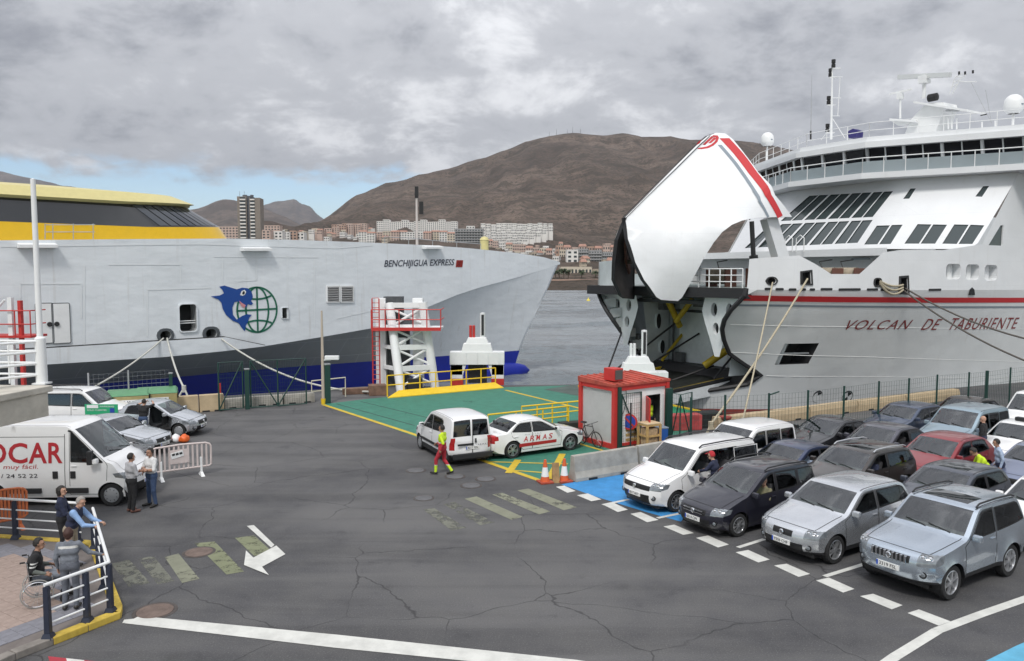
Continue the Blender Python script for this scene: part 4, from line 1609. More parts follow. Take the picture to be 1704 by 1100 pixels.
# ---- hull side
edge = [fb_side(1128, 700), fb_side(1119, 672)]
sill = [(31.0, 0.0), (32.2, 0.25)]
opx = [(1268, 624), (1240, 606), (1215, 588), (1206, 566), (1203, 548), (1207, 532), (1218, 515), (1240, 492), (1243, 480)]
opening = [fb_side(*p) for p in opx]
bul = [fb_side(*p) for p in ((1247, 431), (1270, 429), (1330, 425), (1358, 440), (1383, 456), (1430, 456), (1450, 438), (1470, 420), (1500, 416))]
_frs = lambda q_, z: 45.4 + 0.76 * (z - 8.9) + 0.50 * (abs(q_) - 4.3)
up = [fb_side(1570, 416)] + [(_frs(9.6 + (z - 8.7) * .07, z) - .05, z) for z in (8.72, 10, 11.5, 13.0)]
outline = [(30.45, -3.2), (30.45, -0.6), (31.0, -0.1), (32.3, 0.25), (34.2, 0.75)] + opening + bul + up + [(up[-1][0] + .6, 13.1), (95, 13.1), (95, -3.2)]
_poly = lambda pts: [fb_side(*p) for p in pts]


def _rr(x0, y0, x1, y1, r=.25, k=0.0):
	a, b_ = fb_side(x0, y1), fb_side(x1, y0)
	return rrect(a[0], a[1], b_[0], b_[1], r)


holes = [_poly([(1289, 607), (1306, 572), (1363, 571), (1345, 605)]), _rr(1574, 439, 1599, 465), _rr(1607, 440, 1630, 466), _rr(1638, 441, 1660, 467), _rr(1276, 462, 1291, 473, .2), _poly([(1334, 471), (1334, 454), (1348, 452), (1349, 472)]),
		 _poly([(1645, 408), (1665, 375), (1670, 375), (1668, 409)]), _rr(1455, 464, 1465, 476, .15), _poly([(1497, 486), (1498, 463), (1509, 462), (1510, 487)])]
hn = ['shell_door_recess', 'mooring_port', 'mooring_port', 'mooring_port', 'hawse_hole', 'fairlead_port', 'side_window', 'hawse_hole', 'fairlead_port']
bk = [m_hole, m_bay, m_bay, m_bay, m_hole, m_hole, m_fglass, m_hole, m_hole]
hp = lambda s, z, d: fb(s, fb_B(s, z) + d, z)
V2, reg = regions(outline, [('h%d' % i, p) for i, p in enumerate(holes)], 1.0, 0.5)
b_red, b_low, b_wh = [], [], []
for t_ in reg[None]:
	cz = sum(V2[i][1] for i in t_) / 3
	b_wh.append(t_)
# paint zones are separate plates: red boot, aged lower hull, white bulwark and upper works
zones = {'boot_plating': [], 'hull_plating': [], 'upper_plating': []}
zl1, zl2 = -0.45, 6.12
# re-triangulate with zone borders so that the paint lines are straight
border = []
V2, reg = regions(outline, [('h%d' % i, p) for i, p in enumerate(holes)] + [('boot', [(29.9, -3.4), (96, -3.4), (96, zl1 + .3), (60, zl1 + .2), (29.9, zl1 - .35)]), ('upper', [(29.9, zl2 + .05), (96, zl2 - .5), (96, 14), (29.9, 14)])], 1.0, 0.5)
V3 = [tuple(hp(s, z, 0)) for s, z in V2]
for key, nm, mm_ in ((None, 'hull_plating', m_fbg), ('boot', 'boot_plating', m_fbr), ('upper', 'upper_plating', m_fbw)):
	obj(nm, submesh(nm, V3, reg[key], mm_, 40), ferryB)
for i, p in enumerate(holes):
	n0 = len(p)
	dp = 1.2 if i == 0 else (.5 if i < 4 else .3)
	if i == 6:
		dp = .08
	mb = MB().add([hp(s, z, 0) for s, z in p] + [hp(s, z, -dp) for s, z in p], [(k, (k + 1) % n0, n0 + (k + 1) % n0, n0 + k) for k in range(n0)], 0)
	mb.add([hp(s, z, -dp) for s, z in p], [tuple(range(n0))], 1)
	rc = mb.build(hn[i], [m_rim if i in (4, 5, 7, 8, 0) else m_fbw, bk[i]], ferryB)
	if i in (4, 5, 7, 8):
		mb = MB()
		cx, cz = sum(a for a, _ in p) / n0, sum(b_ for _, b_ in p) / n0
		bg_ = [(cx + (a - cx) * 1.35, cz + (b_ - cz) * 1.3) for a, b_ in p]
		mb.add([hp(s, z, .06) for s, z in p] + [hp(s, z, .06) for s, z in bg_] + [hp(s, z, -.02) for s, z in bg_], [(k, (k + 1) % n0, n0 + (k + 1) % n0, n0 + k) for k in range(n0)] + [(n0 + k, n0 + (k + 1) % n0, 2 * n0 + (k + 1) % n0, 2 * n0 + k) for k in range(n0)])
		mb.build('frame', M_DARK, rc)
	if i == 0:
		za, zb = fb_side(1296, 589), fb_side(1352, 588)
		fbp(MB().beam(hp(za[0], za[1], -.25), hp(zb[0], zb[1], -.25), .08, .08), 'guard_bar', M_STEEL, rc)
	if 1 <= i <= 3:
		s0, s1 = min(a for a, _ in p), max(a for a, _ in p)
		z0, z1 = min(b_ for _, b_ in p), max(b_ for _, b_ in p)
		mb = MB().beam(hp(s0 + (s1 - s0) * .62, z0, -.35), hp(s0 + (s1 - s0) * .62, z1, -.35), .35 * (s1 - s0), .06, up=FB_PORT)
		mb.build('inner_post', M_WHITE if i != 3 else m_fbw, rc)
# starboard side (seen through the bow and from astern), mirrored without openings
V2b, regb = regions([(30.45, -3.2), (30.45, -0.6), (31.0, -0.1), (32.3, 0.25), (34.2, 0.75)] + opening + bul + up + [(up[-1][0] + .6, 13.1), (95, 13.1), (95, -3.2)], [], 2.0, 1.0)
obj('starboard_plating', submesh('starboard_plating', [tuple(fb(s, -fb_B(s, z), z)) for s, z in V2b], regb[None], m_fbg, 40, flip=True), ferryB)
obj('starboard_lining', submesh('starboard_lining', [tuple(fb(s, -fb_B(s, z) + .12, z)) for s, z in V2b], [t_ for t_ in regb[None] if all(V2b[i][0] < 44 for i in t_)], m_bay, 40), ferryB)
obj('port_lining', submesh('port_lining', [tuple(fb(s, fb_B(s, z) - .25, z)) for s, z in V2b], [t_ for t_ in regb[None] if all(V2b[i][0] < 38.5 and 1.6 < V2b[i][1] < 6.0 for i in t_) and not any(inpoly(sum(V2b[i][0] for i in t_) / 3, sum(V2b[i][1] for i in t_) / 3, h_) for h_ in holes)], m_bay, 40, flip=True), ferryB)
# stripes
def fb_stripe(name, m, pts, w, end=95):
	mb = MB()
	P = [fb_side(*p) for p in pts]
	P.append((end, P[-1][1] - (end - P[-1][0]) * .01))
	ln = resample(P, .6, closed=False)
	ln = [p for p in ln]
	a = [hp(s, z + w / 2, .02) for s, z in ln]
	b_ = [hp(s, z - w / 2, .02) for s, z in ln]
	n0 = len(ln)
	mb.add(a + b_, [(n0 + i, n0 + i + 1, i + 1, i) for i in range(n0 - 1)])
	return fbp(mb, name, m)


fb_stripe('red_stripe', m_stred, [(1239, 496), (1290, 497), (1400, 498.5), (1550, 499.5), (1704, 499.5)], .30)
fb_stripe('grey_stripe', m_stgrey, [(1229, 508), (1290, 508.5), (1400, 510), (1550, 511), (1704, 511)], .11)
for y0, y1 in ((540, 548), (586, 602), (625, 628)):
	mb = MB()
	P = [fb_side(1215 if y0 < 600 else 1275, y0), fb_side(1450, (y0 + y1) / 2), fb_side(1704, y1)]
	ribbon(mb, [hp(s, z, .012) for s, z in resample(P, .8, closed=False)], FB_PORT, .035, 0, closed=False)
	fbp(mb, 'plate_seam', mat('seam_pale', (0.72, 0.73, 0.72), 0.5))
# freeing ports along the deck line
for x0, x1, y in ((1312, 1325, 482), (1331, 1341, 482), (1347, 1356, 482), (1365, 1385, 481.5), (1395, 1432, 482), (1442, 1461, 482), (1465, 1482, 482.5), (1486, 1495, 482.5), (1545, 1566, 482.5), (1272, 1283, 481), (1290, 1304, 481.5)):
	a, b_ = fb_side(x0, y), fb_side(x1, y)
	r_ = rrect(a[0], a[1] - .06, b_[0], a[1] + .07, .05, 2)
	MB().add([hp(s, z, .015) for s, z in r_], [tuple(range(len(r_)))]).build('freeing_port', m_rim, ferryB)
p_ = [fb_side(*p) for p in ((1611, 491), (1613, 482), (1617, 478), (1621, 482), (1622, 491))]
MB().add([hp(s, z, .02) for s, z in p_], [tuple(range(len(p_)))]).build('pipe_outlet', m_rim, ferryB)
# thruster marks
for cx, cy in ((1360, 660), (1410, 660)):
	c0 = fb_side(cx, cy)
	mb = MB()
	rad = .33
	ribbon(mb, [hp(c0[0] + rad * math.cos(a), c0[1] + rad * math.sin(a), .02) for a in [k * math.pi / 10 for k in range(20)]], FB_PORT, .08, 0)
	for a0 in (35, 215):
		mb.add([hp(c0[0], c0[1], .02)] + [hp(c0[0] + rad * .8 * math.cos(R(a0 + k * 14)), c0[1] + rad * .8 * math.sin(R(a0 + k * 14)), .02) for k in range(6)], [tuple(range(7))])
	fbp(mb, 'thruster_mark', m_rim)
# ship's name
m_name = mat('name_maroon', (0.22, 0.035, 0.035), 0.5)
for word, x0, x1, yb0, yb1, yt in (('VOLCAN', 1405, 1512, 549, 548, 533), ('DE', 1531, 1561, 549, 549, 531), ('TABURIENTE', 1578, 1692, 549, 547, 529.5)):
	a, b_, t_ = fb_side(x0, yb0), fb_side(x1, yb1), fb_side(x0, yt)
	W_ = b_[0] - a[0]
	lettering('lettering', word, m_name, ferryB, lambda x, y: hp(a[0] + x, a[1] + (b_[1] - a[1]) * x / W_ + y, .03), width=W_, height=t_[1] - a[1], shear=.35, spacing=1.15)

# ---- bow opening: seal, sill, bay inside
def both(mbf, name, m, parent=None, **kw):
	for sg in (1, -1):
		mb = MB()
		mbf(mb, sg)
		fbp(mb, name, m, parent, **kw)


both(lambda mb, sg: mb.tube([fb(s, sg * (fb_B(s, z) - .05), z) for s, z in resample([(30.5, -.5), (31.0, -.1), (32.3, .25), (34.2, .75)] + opening, .4, closed=False)], .13, 7), 'opening_seal', m_rim)
# dark sloping sill shelf between the sides below the ramp
sl = [(30.6, -.45), (31.0, -.1), (32.3, .25), (34.2, .75), opening[0], (42, 1.05)]
mb = MB()
mb.add([fb(s, fb_B(s, z) - .05, z) for s, z in sl] + [fb(s, -fb_B(s, z) + .05, z) for s, z in sl], [(i, i + 1, len(sl) + i + 1, len(sl) + i) for i in range(len(sl) - 1)])
fbp(mb, 'bow_sill', m_rim)
# flared dark doubling plate at the port corner of the opening
mb = MB()
fl_ = [fb_side(*p) for p in ((1204, 560), (1215, 588), (1240, 606), (1268, 624))]
mb.add([fb(s, fb_B(s, z) - .02, z) for s, z in fl_] + [fb(s + 3.2, fb_B(s, z) - 1.4, z + .1) for s, z in fl_], [(i, i + 1, 4 + i + 1, 4 + i) for i in range(3)])
fbp(mb, 'corner_plate', m_rim)
MB().add([fb(33.5, 6.2, 5.55), fb(43, 9, 5.55), fb(43, -9, 5.55), fb(33.5, -6.2, 5.55)], [(0, 1, 2, 3)]).build('bay_ceiling', m_bay, ferryB)
MB().add([fb(31, -6.4, 6.2), fb(31.8, 6.1, 6.2), fb(44, 9.3, 6.2), fb(44, -9.3, 6.2)], [(0, 1, 2, 3)]).build('foredeck', m_deckg, ferryB)
MB().beam(fb(31.2, -6.3, 5.95), fb(32.0, 6.25, 5.95), .5, .55).build('bow_lintel', m_rim, ferryB)
# back wall of the bay with the inner doors
bw = MB().add([fb(36.2, -4.3, 1.0), fb(36.2, 4.3, 1.0), fb(36.2, 7, 5.6), fb(36.2, -7, 5.6)], [(0, 1, 2, 3)]).build('bay_bulkhead', mat('bulkhead_grey', (0.40, 0.445, 0.45), 0.6, var=0.15), ferryB)
for y0, y1, z0, z1 in ((-3.0, -.05, 1.0, 5.0), (.05, 3.0, 1.0, 5.0)):
	d_ = MB().box(fb(36.1, (y0 + y1) / 2, (z0 + z1) / 2), (.12, y1 - y0, z1 - z0), FB_A).build('inner_door', m_bay, bw)
# bulkhead doors standing open along the bay walls, with oval lightening holes
def oval(cy, cz, ry, rz, n=14):
	return [(cy + ry * math.cos(2 * math.pi * k / n), cz + rz * math.sin(2 * math.pi * k / n)) for k in range(n)]


m_plate = mat('bracket_white', (0.70, 0.73, 0.74), 0.5, var=0.06)
for sg in (1, -1):
	ol = [(6.05, 5.65), (2.9, 5.65), (2.7, 4.9), (2.95, 4.2), (3.4, 3.2), (3.7, 2.4), (4.05, 2.4), (4.3, 3.2), (5.0, 4.2)]
	ol = [(sg * a, b_) for a, b_ in ol]
	hl = [oval(sg * 3.6, 5.0, .24, .38), oval(sg * 4.7, 5.0, .24, .38), oval(sg * 3.75, 3.95, .22, .34), oval(sg * 4.55, 4.25, .13, .25)]
	cut_panel('bracket_plate', ol, hl, lambda y, z, d: fb(32.2 - d, y, z), None, .5, m_plate, depth=.25, back=m_hole, liner=m_plate, holename='lightening_hole', smooth=None)
	# side door leaf with one tall slot
	ol = [(33.4, 1.2), (36.0, 1.2), (36.0, 5.4), (33.4, 5.4), (33.8, 3.4)]
	cut_panel('door_leaf', ol, [oval(34.8, 3.9, .22, .5), oval(35.2, 2.2, .22, .45)], lambda s, z, d, sg=sg: fb(s, sg * (3.6 + .12 * (s - 33) + d), z), None, .8, m_bay, depth=.2, back=m_hole, liner=m_bay, holename='slot', smooth=None)
m_yact = mat('actuator_yellow', (0.50, 0.36, 0.02), 0.5, var=0.2)
for a, b_, r_ in (((34.2, -2.3, 5.5), (35.4, -2.3, 3.6), .2), ((35.2, -1.0, 5.4), (34.9, -2.2, 3.9), .17), ((35.9, 2.6, 3.2), (34.0, 1.2, 1.5), .22), ((36.5, -2.9, 3.3), (34.0, -2.4, 1.5), .1)):
	fbp(MB().tube([fb(*a), fb(*b_)], r_, 10), 'hydraulic_cylinder', m_yact, smooth=50)
for a, b_ in (((35.0, -2.2, 3.9), (30.5, -2.9, 1.0)), ((36.0, -1.2, 3.2), (32.0, -2.4, .9)), ((34.6, 1.4, 1.5), (32.2, .2, .6)), ((36.8, 3.3, 4.4), (33.0, 2.9, 1.0)), ((33.5, -5.0, 4.6), (30.0, -3.0, .9))):
	fbp(MB().tube([fb(*a), fb(*b_)], .06, 6), 'ramp_chain', m_rim)
for k in range(0):        # ladder-like stiffeners climbing the starboard opening edge
	i = 1 + k * .85
	s, z = (lambda t: (opening[int(t)][0] + (opening[min(int(t) + 1, 8)][0] - opening[int(t)][0]) * (t % 1), opening[int(t)][1] + (opening[min(int(t) + 1, 8)][1] - opening[int(t)][1]) * (t % 1)))(i)
	fbp(MB().beam(fb(s + .15, -fb_B(s, z) + .1, z), fb(s + .9, -fb_B(s, z) + .8, z), .12, .3), 'frame_rib', m_plate)
for k, (a, b_, w_) in enumerate((((35.9, -3.4, 1.2), (35.9, -3.4, 5.4), .12), ((35.9, 3.3, 1.2), (35.9, 3.3, 5.4), .12), ((35.9, -3.6, 4.6), (35.9, 3.6, 4.6), .16), ((33.0, -4.6, 5.3), (33.0, 4.6, 5.3), .2), ((34.4, -5.0, 5.3), (34.4, 5.0, 5.3), .2))):
	fbp(MB().beam(fb(*a), fb(*b_), w_, w_), 'bay_beam', mat('bay_beam_dark', (.06, .065, .07), .6))
for k, (s, q_, z, d) in enumerate(((35.7, -2.6, 1.5, (.4, .7, .8)), (35.6, 2.4, 1.4, (.5, .6, .6)), (34.8, -3.2, 4.9, (.5, .5, .5)), (34.6, 3.0, 2.6, (.4, .4, .5)), (35.7, -.2, 5.1, (.4, 2.2, .4)), (33.6, -4.1, 2.9, (.5, .3, .4)))):
	fbp(MB().box(fb(s, q_, z), d, FB_A), 'machinery_box', mat('bay_machinery', (.11, .115, .12), .6, var=.3), bevel=.03)
for k in range(7):        # frames along the starboard edge of the opening
	i = .6 + k * 1.05
	(s, z), (s1, z1) = opening[int(i)], opening[min(int(i) + 1, 8)]
	s, z = s + (s1 - s) * (i % 1), z + (z1 - z) * (i % 1)
	B_ = fb_B(s, z)
	fbp(MB().add([fb(s + .1, -B_ + .05, z - .3), fb(s + .1, -B_ + .05, z + .3), fb(s + .5, -B_ + .75, z + .42), fb(s + .5, -B_ + .75, z - .15)], [(0, 1, 2, 3), (3, 2, 1, 0)]), 'frame_web', m_plate)
for k in range(3):
	fbp(MB().tube([fb(35.9, 1.2 + k * .3, 1.1), fb(35.9, 1.2 + k * .3, 4.2)], .035, 5), 'ladder_stile', M_WHITE)

# ---- bow ramp let down on to the linkspan
rampB = MB()
r0, r1 = (27.6, .22), (37.2, 1.15)
mb = MB()
for sg in (1, -1):
	pass
mb.add([fb(r0[0], 2.7, r0[1]), fb(r1[0], 3.1, r1[1]), fb(r1[0], -3.1, r1[1]), fb(r0[0], -2.7, r0[1])], [(3, 2, 1, 0), (0, 1, 2, 3)])
rp_ = fbp(mb, 'bow_ramp', mat('ramp_deck_dark', (0.045, 0.05, 0.045), 0.7, var=0.25))
m_dent = mat('ramp_side_white', (0.62, 0.65, 0.66), 0.5, var=0.12, bump=0.5, bscale=3)
for sg in (1, -1):
	vs = [fb(r0[0] + .2, sg * 2.72, r0[1] - .05), fb(r1[0], sg * 3.12, r1[1] - .05), fb(r1[0], sg * 3.12, r1[1] - .75), fb(r0[0] + .4, sg * 2.72, r0[1] - .62)]
	fbp(MB().add(vs, [(0, 1, 2, 3), (3, 2, 1, 0)]), 'ramp_girder', m_dent, rp_)
	fbp(MB().beam(fb(r0[0], sg * 2.66, r0[1] + .07), fb(r1[0], sg * 3.05, r1[1] + .07), .14, .14), 'ramp_curb', m_rim if sg > 0 else M_YEL, rp_)
	mb = MB()
	ribbon(mb, [fb(r0[0] + .2, sg * 2.3, r0[1] + .035), fb(r1[0], sg * 2.6, r1[1] + .035)], (0, 0, 1), .16, .01, closed=False)
	fbp(mb, 'ramp_line', MK_YEL, rp_)
MB().add([fb(r0[0], 2.7, r0[1] - .03), fb(r0[0], -2.7, r0[1] - .03), fb(r1[0], -3.1, .3), fb(r1[0], 3.1, .3)], [(0, 1, 2, 3), (3, 2, 1, 0)]).build('ramp_underside', m_dent, rp_)

# ---- raised bow visor: both cheeks meet at the stem
stemF, stemT = S0 = ((28.47, 10.04), (35.3, 15.42))
dx, dz = stemT[0] - stemF[0], stemT[1] - stemF[1]
Ls = math.hypot(dx, dz)
nvx, nvz = dz / Ls, -dx / Ls        # away from the stem: aft and down


def vis_q(s, z):
	d = max(0.0, (s - stemF[0]) * nvx + (z - stemF[1]) * nvz)
	u_ = (s - stemF[0]) * dx / Ls + (z - stemF[1]) * dz / Ls
	return 5.1 * (1 - math.exp(-d / 1.9)) * min(1.0, 0.55 + d / 7) * max(0.36, min(1.0, 0.52 + 0.12 * u_))


FV = lambda s, q_, z: q_ - vis_q(s, z)
vpx = [(1040, 362), (1100, 301), (1160, 241), (1178, 226), (1192, 221), (1207, 222), (1219, 231), (1240, 257), (1262, 287), (1290, 325), (1318, 361), (1285, 361.5), (1255, 363), (1235, 367), (1218, 374), (1202, 386), (1188, 403), (1172, 428), (1150, 469), (1135, 495), (1128, 501), (1100, 499), (1092, 494), (1072, 466), (1057, 436), (1045, 398)]


def vis_pt(px, py):
	# the silhouette near the stem lies on the centre plane
	h_ = fb_hit(px, py, FV)
	return (h_[0], h_[2])


vout = [vis_pt(*p) for p in vpx]
vp = lambda s, z, d, sg=1: fb(s, sg * (vis_q(s, z) + d), z)
visor = None
V2, reg = regions(vout, [], .6, .3)
vm = obj('bow_visor', submesh('bow_visor', [tuple(vp(s, z, 0)) for s, z in V2], reg[None], m_fbw, 60), ferryB)
obj('far_cheek', submesh('far_cheek', [tuple(vp(s, z, 0, -1)) for s, z in V2], reg[None], m_fbw, 60, flip=True), vm)
for sg in (1, -1):
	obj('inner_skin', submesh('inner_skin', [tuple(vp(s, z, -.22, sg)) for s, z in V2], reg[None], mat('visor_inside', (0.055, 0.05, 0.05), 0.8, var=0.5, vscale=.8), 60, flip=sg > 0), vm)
	n0 = len(vout)
	ed = vout[9:] + vout[:1]
	mb = MB().add([vp(s, z, .0, sg) for s, z in ed] + [vp(s, z, -.3, sg) for s, z in ed], [(i, i + 1, len(ed) + i + 1, len(ed) + i) for i in range(len(ed) - 1)])
	fbp(mb, 'edge_flange', m_rim, vm)
for k in range(7):        # frames inside the visor, seen through its open back
	t_ = k / 6
	s, z = stemF[0] + dx * t_ * .85, stemF[1] + dz * t_ * .85
	pts = []
	for j in range(5):
		d = .3 + j * 1.15
		ss, zz2 = s + nvx * d, z + nvz * d
		if inpoly(ss, zz2, vout):
			pts.append((ss, zz2))
	if len(pts) > 1:
		for sg in (1, -1):
			mb = MB()
			for (a, b_) in zip(pts, pts[1:]):
				mb.beam(vp(*a, -.4, sg), vp(*b_, -.4, sg), .12, .4)
			fbp(mb, 'frame', mat('visor_frame_rust', (0.13, 0.05, 0.035), 0.8, var=0.4), vm)
	d = 4.2
	fbp(MB().beam(fb(s + nvx * 3, -vis_q(s + nvx * 3, z + nvz * 3) + .3, z + nvz * 3), fb(s + nvx * 3, vis_q(s + nvx * 3, z + nvz * 3) - .3, z + nvz * 3), .2, .25), 'cross_beam', mat('visor_beam', (0.10, 0.075, 0.06), 0.8), vm)


def vis_stripe(name, m, pts, w):
	mb = MB()
	P = [vis_pt(*p) for p in pts]
	ln = resample(P, .3, closed=False)
	a, b_ = [], []
	for i, (s, z) in enumerate(ln):
		s1, z1 = ln[min(i + 1, len(ln) - 1)]
		s0, z0 = ln[max(i - 1, 0)]
		d = math.hypot(s1 - s0, z1 - z0) or 1
		n2 = (-(z1 - z0) / d, (s1 - s0) / d)
		a.append(vp(s + n2[0] * w / 2, z + n2[1] * w / 2, .02))
		b_.append(vp(s - n2[0] * w / 2, z - n2[1] * w / 2, .02))
	n0 = len(ln)
	mb.add(a + b_, [(i, i + 1, n0 + i + 1, n0 + i) for i in range(n0 - 1)] + [(n0 + i, n0 + i + 1, i + 1, i) for i in range(n0 - 1)])
	return fbp(mb, name, m, vm)


vis_stripe('red_stripe', m_stred, [(1205, 230), (1228, 255), (1252, 287), (1278, 325), (1298, 361)], .42)
vis_stripe('grey_stripe', m_stgrey, [(1197, 241), (1222, 270), (1246, 304), (1264, 335), (1278, 361)], .17)
# round company mark near the stem head
def vis_patch(name, polys, m):
	mb = MB()
	for p in polys:
		P = [vis_pt(*x) for x in p]
		mb.add([vp(s, z, .025) for s, z in P], [tuple(range(len(P)))])
		mb.add([vp(s, z, .025) for s, z in P], [tuple(reversed(range(len(P))))])
	return fbp(mb, name, m, vm)


_v = lambda x, y: (980 + x * 430 / 1689, 200 + y * 280 / 1100)
ringo = [_v(*p) for p in ((808, 98), (840, 100), (848, 115), (838, 142), (812, 166), (775, 184), (735, 190), (705, 188))]
ringi = [_v(*p) for p in ((806, 110), (825, 112), (830, 122), (820, 140), (798, 158), (768, 172), (735, 178), (712, 181))]
vis_patch('company_mark', [[ringo[i], ringo[i + 1], ringi[i + 1], ringi[i]] for i in range(7)] + [[_v(*p) for p in ((740, 160), (800, 104), (815, 108), (757, 163))], [_v(*p) for p in ((778, 150), (795, 150), (832, 120), (815, 112))], [_v(*p) for p in ((700, 160), (715, 140), (735, 128), (722, 152))]], m_stred)
for sg in (1, -1):        # hinge arms and lifting rams
	fbp(MB().beam(fb(36.0, sg * 4.0, 10.2), fb(37.6, sg * 4.3, 6.2), .5, .9, up=FB_AFT), 'hinge_post', m_fbw)
	fbp(MB().tube([fb(34.4, sg * 4.2, 9.9), fb(34.6, sg * 4.2, 8.0)], .13, 8).tube([fb(34.6, sg * 4.2, 8.0), fb(35.0, sg * 4.2, 6.3)], .24, 8), 'lifting_ram', m_rim)

# ---- foredeck gear behind the bulwark
for k in range(6):
	for (a, b_) in (((32.3, 1.5 + k * .8), (32.3, 1.5 + k * .8)),):
		fbp(MB().tube([fb(a[0], a[1], 6.2), fb(a[0], a[1], 7.25)], .035, 5), 'rail_post', M_WHITE)
for z in (6.55, 6.9, 7.25):
	fbp(MB().tube([fb(32.3, 1.5, z), fb(32.3, 5.5, z)], .03, 5), 'rail_bar', M_WHITE)
for k, (s, q_) in enumerate(((35.5, 1.0), (36.5, 3.2), (39.3, 5.5), (40.3, 6.2))):
	w_ = MB().tube([fb(s, q_ - .6, 6.85), fb(s, q_ + .6, 6.85)], [.5, .5], 14)
	o = fbp(w_, 'winch_drum', mat('rope_drum', (0.32, 0.27, 0.20), 0.9, var=0.3), smooth=40)
	for e_ in (-.75, .75):
		fbp(MB().box(fb(s, q_ + e_, 6.75), (.9, .12, 1.1), FB_A), 'winch_frame', mat('winch_red', (0.16, 0.07, 0.05), 0.7), o)
	fbp(MB().tube([fb(s + .5, q_ - .6, 7.2), fb(s + .6, q_ - .9, 7.7), fb(s + .5, q_, 7.8)], .04, 5), 'winch_lever', M_DARK, o)
for k in range(2):
	x = 1312 + k * 9
	h0, h1 = fb_hit(x, 425, lambda s, q_, z: 38.2 - s), fb_hit(x, 404, lambda s, q_, z: 38.2 - s)
for k in range(3):
	pass

# ---- saloon front: raked, with swept-back shoulders
def fr_s(q_, z):
	return 45.4 + 0.76 * (z - 8.9) + 0.50 * max(0.0, abs(q_) - 4.3)


FF = lambda s, q_, z: fr_s(q_, z) - s


def fr_px(px, py):
	h_ = fb_hit(px, py, FF)
	return (h_[1], h_[2])


frp = lambda q_, z, d: fb(fr_s(q_, z) - d, q_, z)
quads = []
for i in range(8):      # upper row (leaning panes), lower row
	def edge_t(k):
		return k
	pass
rowA_t, rowA_b, rowB_t, rowB_b = (1345, 1488, 326, 318), (1297, 1454, 368, 361), (1280, 1454, 374, 366), (1238, 1429, 413, 404)


def slot_px(row, k, n):
	t_ = k / n
	return (row[0] + (row[1] - row[0]) * t_, row[2] + (row[3] - row[2]) * t_)


win = []
for (rt, rb, n) in ((rowA_t, rowA_b, 8), (rowB_t, rowB_b, 9)):
	for k in range(n):
		g0 = .05 if k % 2 else .10
		g1 = .10 if k % 2 else .05
		if n == 9:
			g0, g1 = (.10, .05) if k % 2 else (.05, .10)
		win.append([fr_px(*slot_px(rb, k + g0, n)), fr_px(*slot_px(rb, k + 1 - g1, n)), fr_px(*slot_px(rt, k + 1 - g1, n)), fr_px(*slot_px(rt, k + g0, n))])
for (a, b_, c_, d_) in (((1438, 407), (1460, 406.5), (1481, 375), (1459, 375.5)), ((1463, 406.5), (1482, 406), (1502, 374), (1484, 374.5)),
						((1505, 405.5), (1529, 405.5), (1550, 373.5), (1527, 373)), ((1532, 405.5), (1556, 405.5), (1576, 374), (1553, 373.5)),
						((1568, 405.5), (1592, 406), (1612, 374), (1588, 373.5)), ((1595, 406), (1618, 406), (1638, 375), (1615, 374))):
	win.append([fr_px(*a), fr_px(*b_), fr_px(*c_), fr_px(*d_)])
win.append([fr_px(1503, 331), fr_px(1513, 330.5), fr_px(1524, 313.5), fr_px(1515, 314)])
win.append([fr_px(1623, 327), fr_px(1634, 327.5), fr_px(1646, 309.5), fr_px(1636, 310)])
qmax = 9.7
foutl = [(-qmax, 8.46), (qmax - .45, 8.46), (qmax - .2, 8.8), (qmax + .3, 13.3), (-qmax, 13.3)]
fp_, fw_ = cut_panel('saloon_front', foutl, win, frp, None, 1.2, m_fbw, depth=.07, back=m_fglass, liner=M_DARK, holename='saloon_window', smooth=20)
# pale mullion rails between the window rows
for k in range(0):
	pass
# deck flat ahead of the saloon, and its small fittings
MB().add([fb(fr_s(0, 8.35) - 1.6, -9.3, 8.45), fb(fr_s(0, 8.35) - 1.6, 6.6, 8.45), fb(48.5, 9.6, 8.45), fb(48.5, -9.6, 8.45)], [(0, 1, 2, 3), (3, 2, 1, 0)]).build('promenade_deck', m_fbw, ferryB)
MB().beam(fb(43.4, -9.3, 8.3), fb(43.4, 6.6, 8.3), .08, .45).build('deck_edge', m_fbw, ferryB)
for dx_ in (0, 1):
	pp = [fb(43.0, -.4 + dx_ * .9, 8.4), fb(43.0, -.4 + dx_ * .9, 9.3), fb(43.0, -.1 + dx_ * .9, 9.5), fb(43.0, .2 + dx_ * .9, 9.3), fb(43.0, .2 + dx_ * .9, 8.4)]
	fbp(MB().tube(pp, .035, 6), 'ladder_hoop', M_WHITE)
MB().add([fb(44.0, -9, 6.2), fb(44.0, 9.2, 6.2), fb(44.0, 9.2, 8.4), fb(44.0, -9, 8.4)], [(0, 1, 2, 3), (3, 2, 1, 0)]).build('deckhouse_front', m_fbw, ferryB)
for a, b_ in (((43.9, 4.6), 1.2), ((43.9, 7.2), .8)):
	MB().box(fb(a[0], a[1], 7.9), (.16, b_, .1), FB_A).build('deck_light', m_stgrey, ferryB)

# ---- wheelhouse
bp_ = [(54.5, -14.0), (51.6, -10.6), (47.3, -2.6), (47.3, 2.5), (51.3, 10.2), (53.6, 14.6)]
Z_SL0, Z_SL1, Z_WB, Z_WT, Z_RF = 13.15, 13.52, 14.25, 15.22, 15.95
wh_c = MB()


def plan(off):
	"""wheelhouse plan line moved forward by off"""
	out_ = []
	for i, (s, q_) in enumerate(bp_):
		a = bp_[max(i - 1, 0)]
		c_ = bp_[min(i + 1, len(bp_) - 1)]
		d = Vector((c_[0] - a[0], c_[1] - a[1]))
		d.normalize()
		out_.append((s - d.y * off, q_ + d.x * off))
	return out_


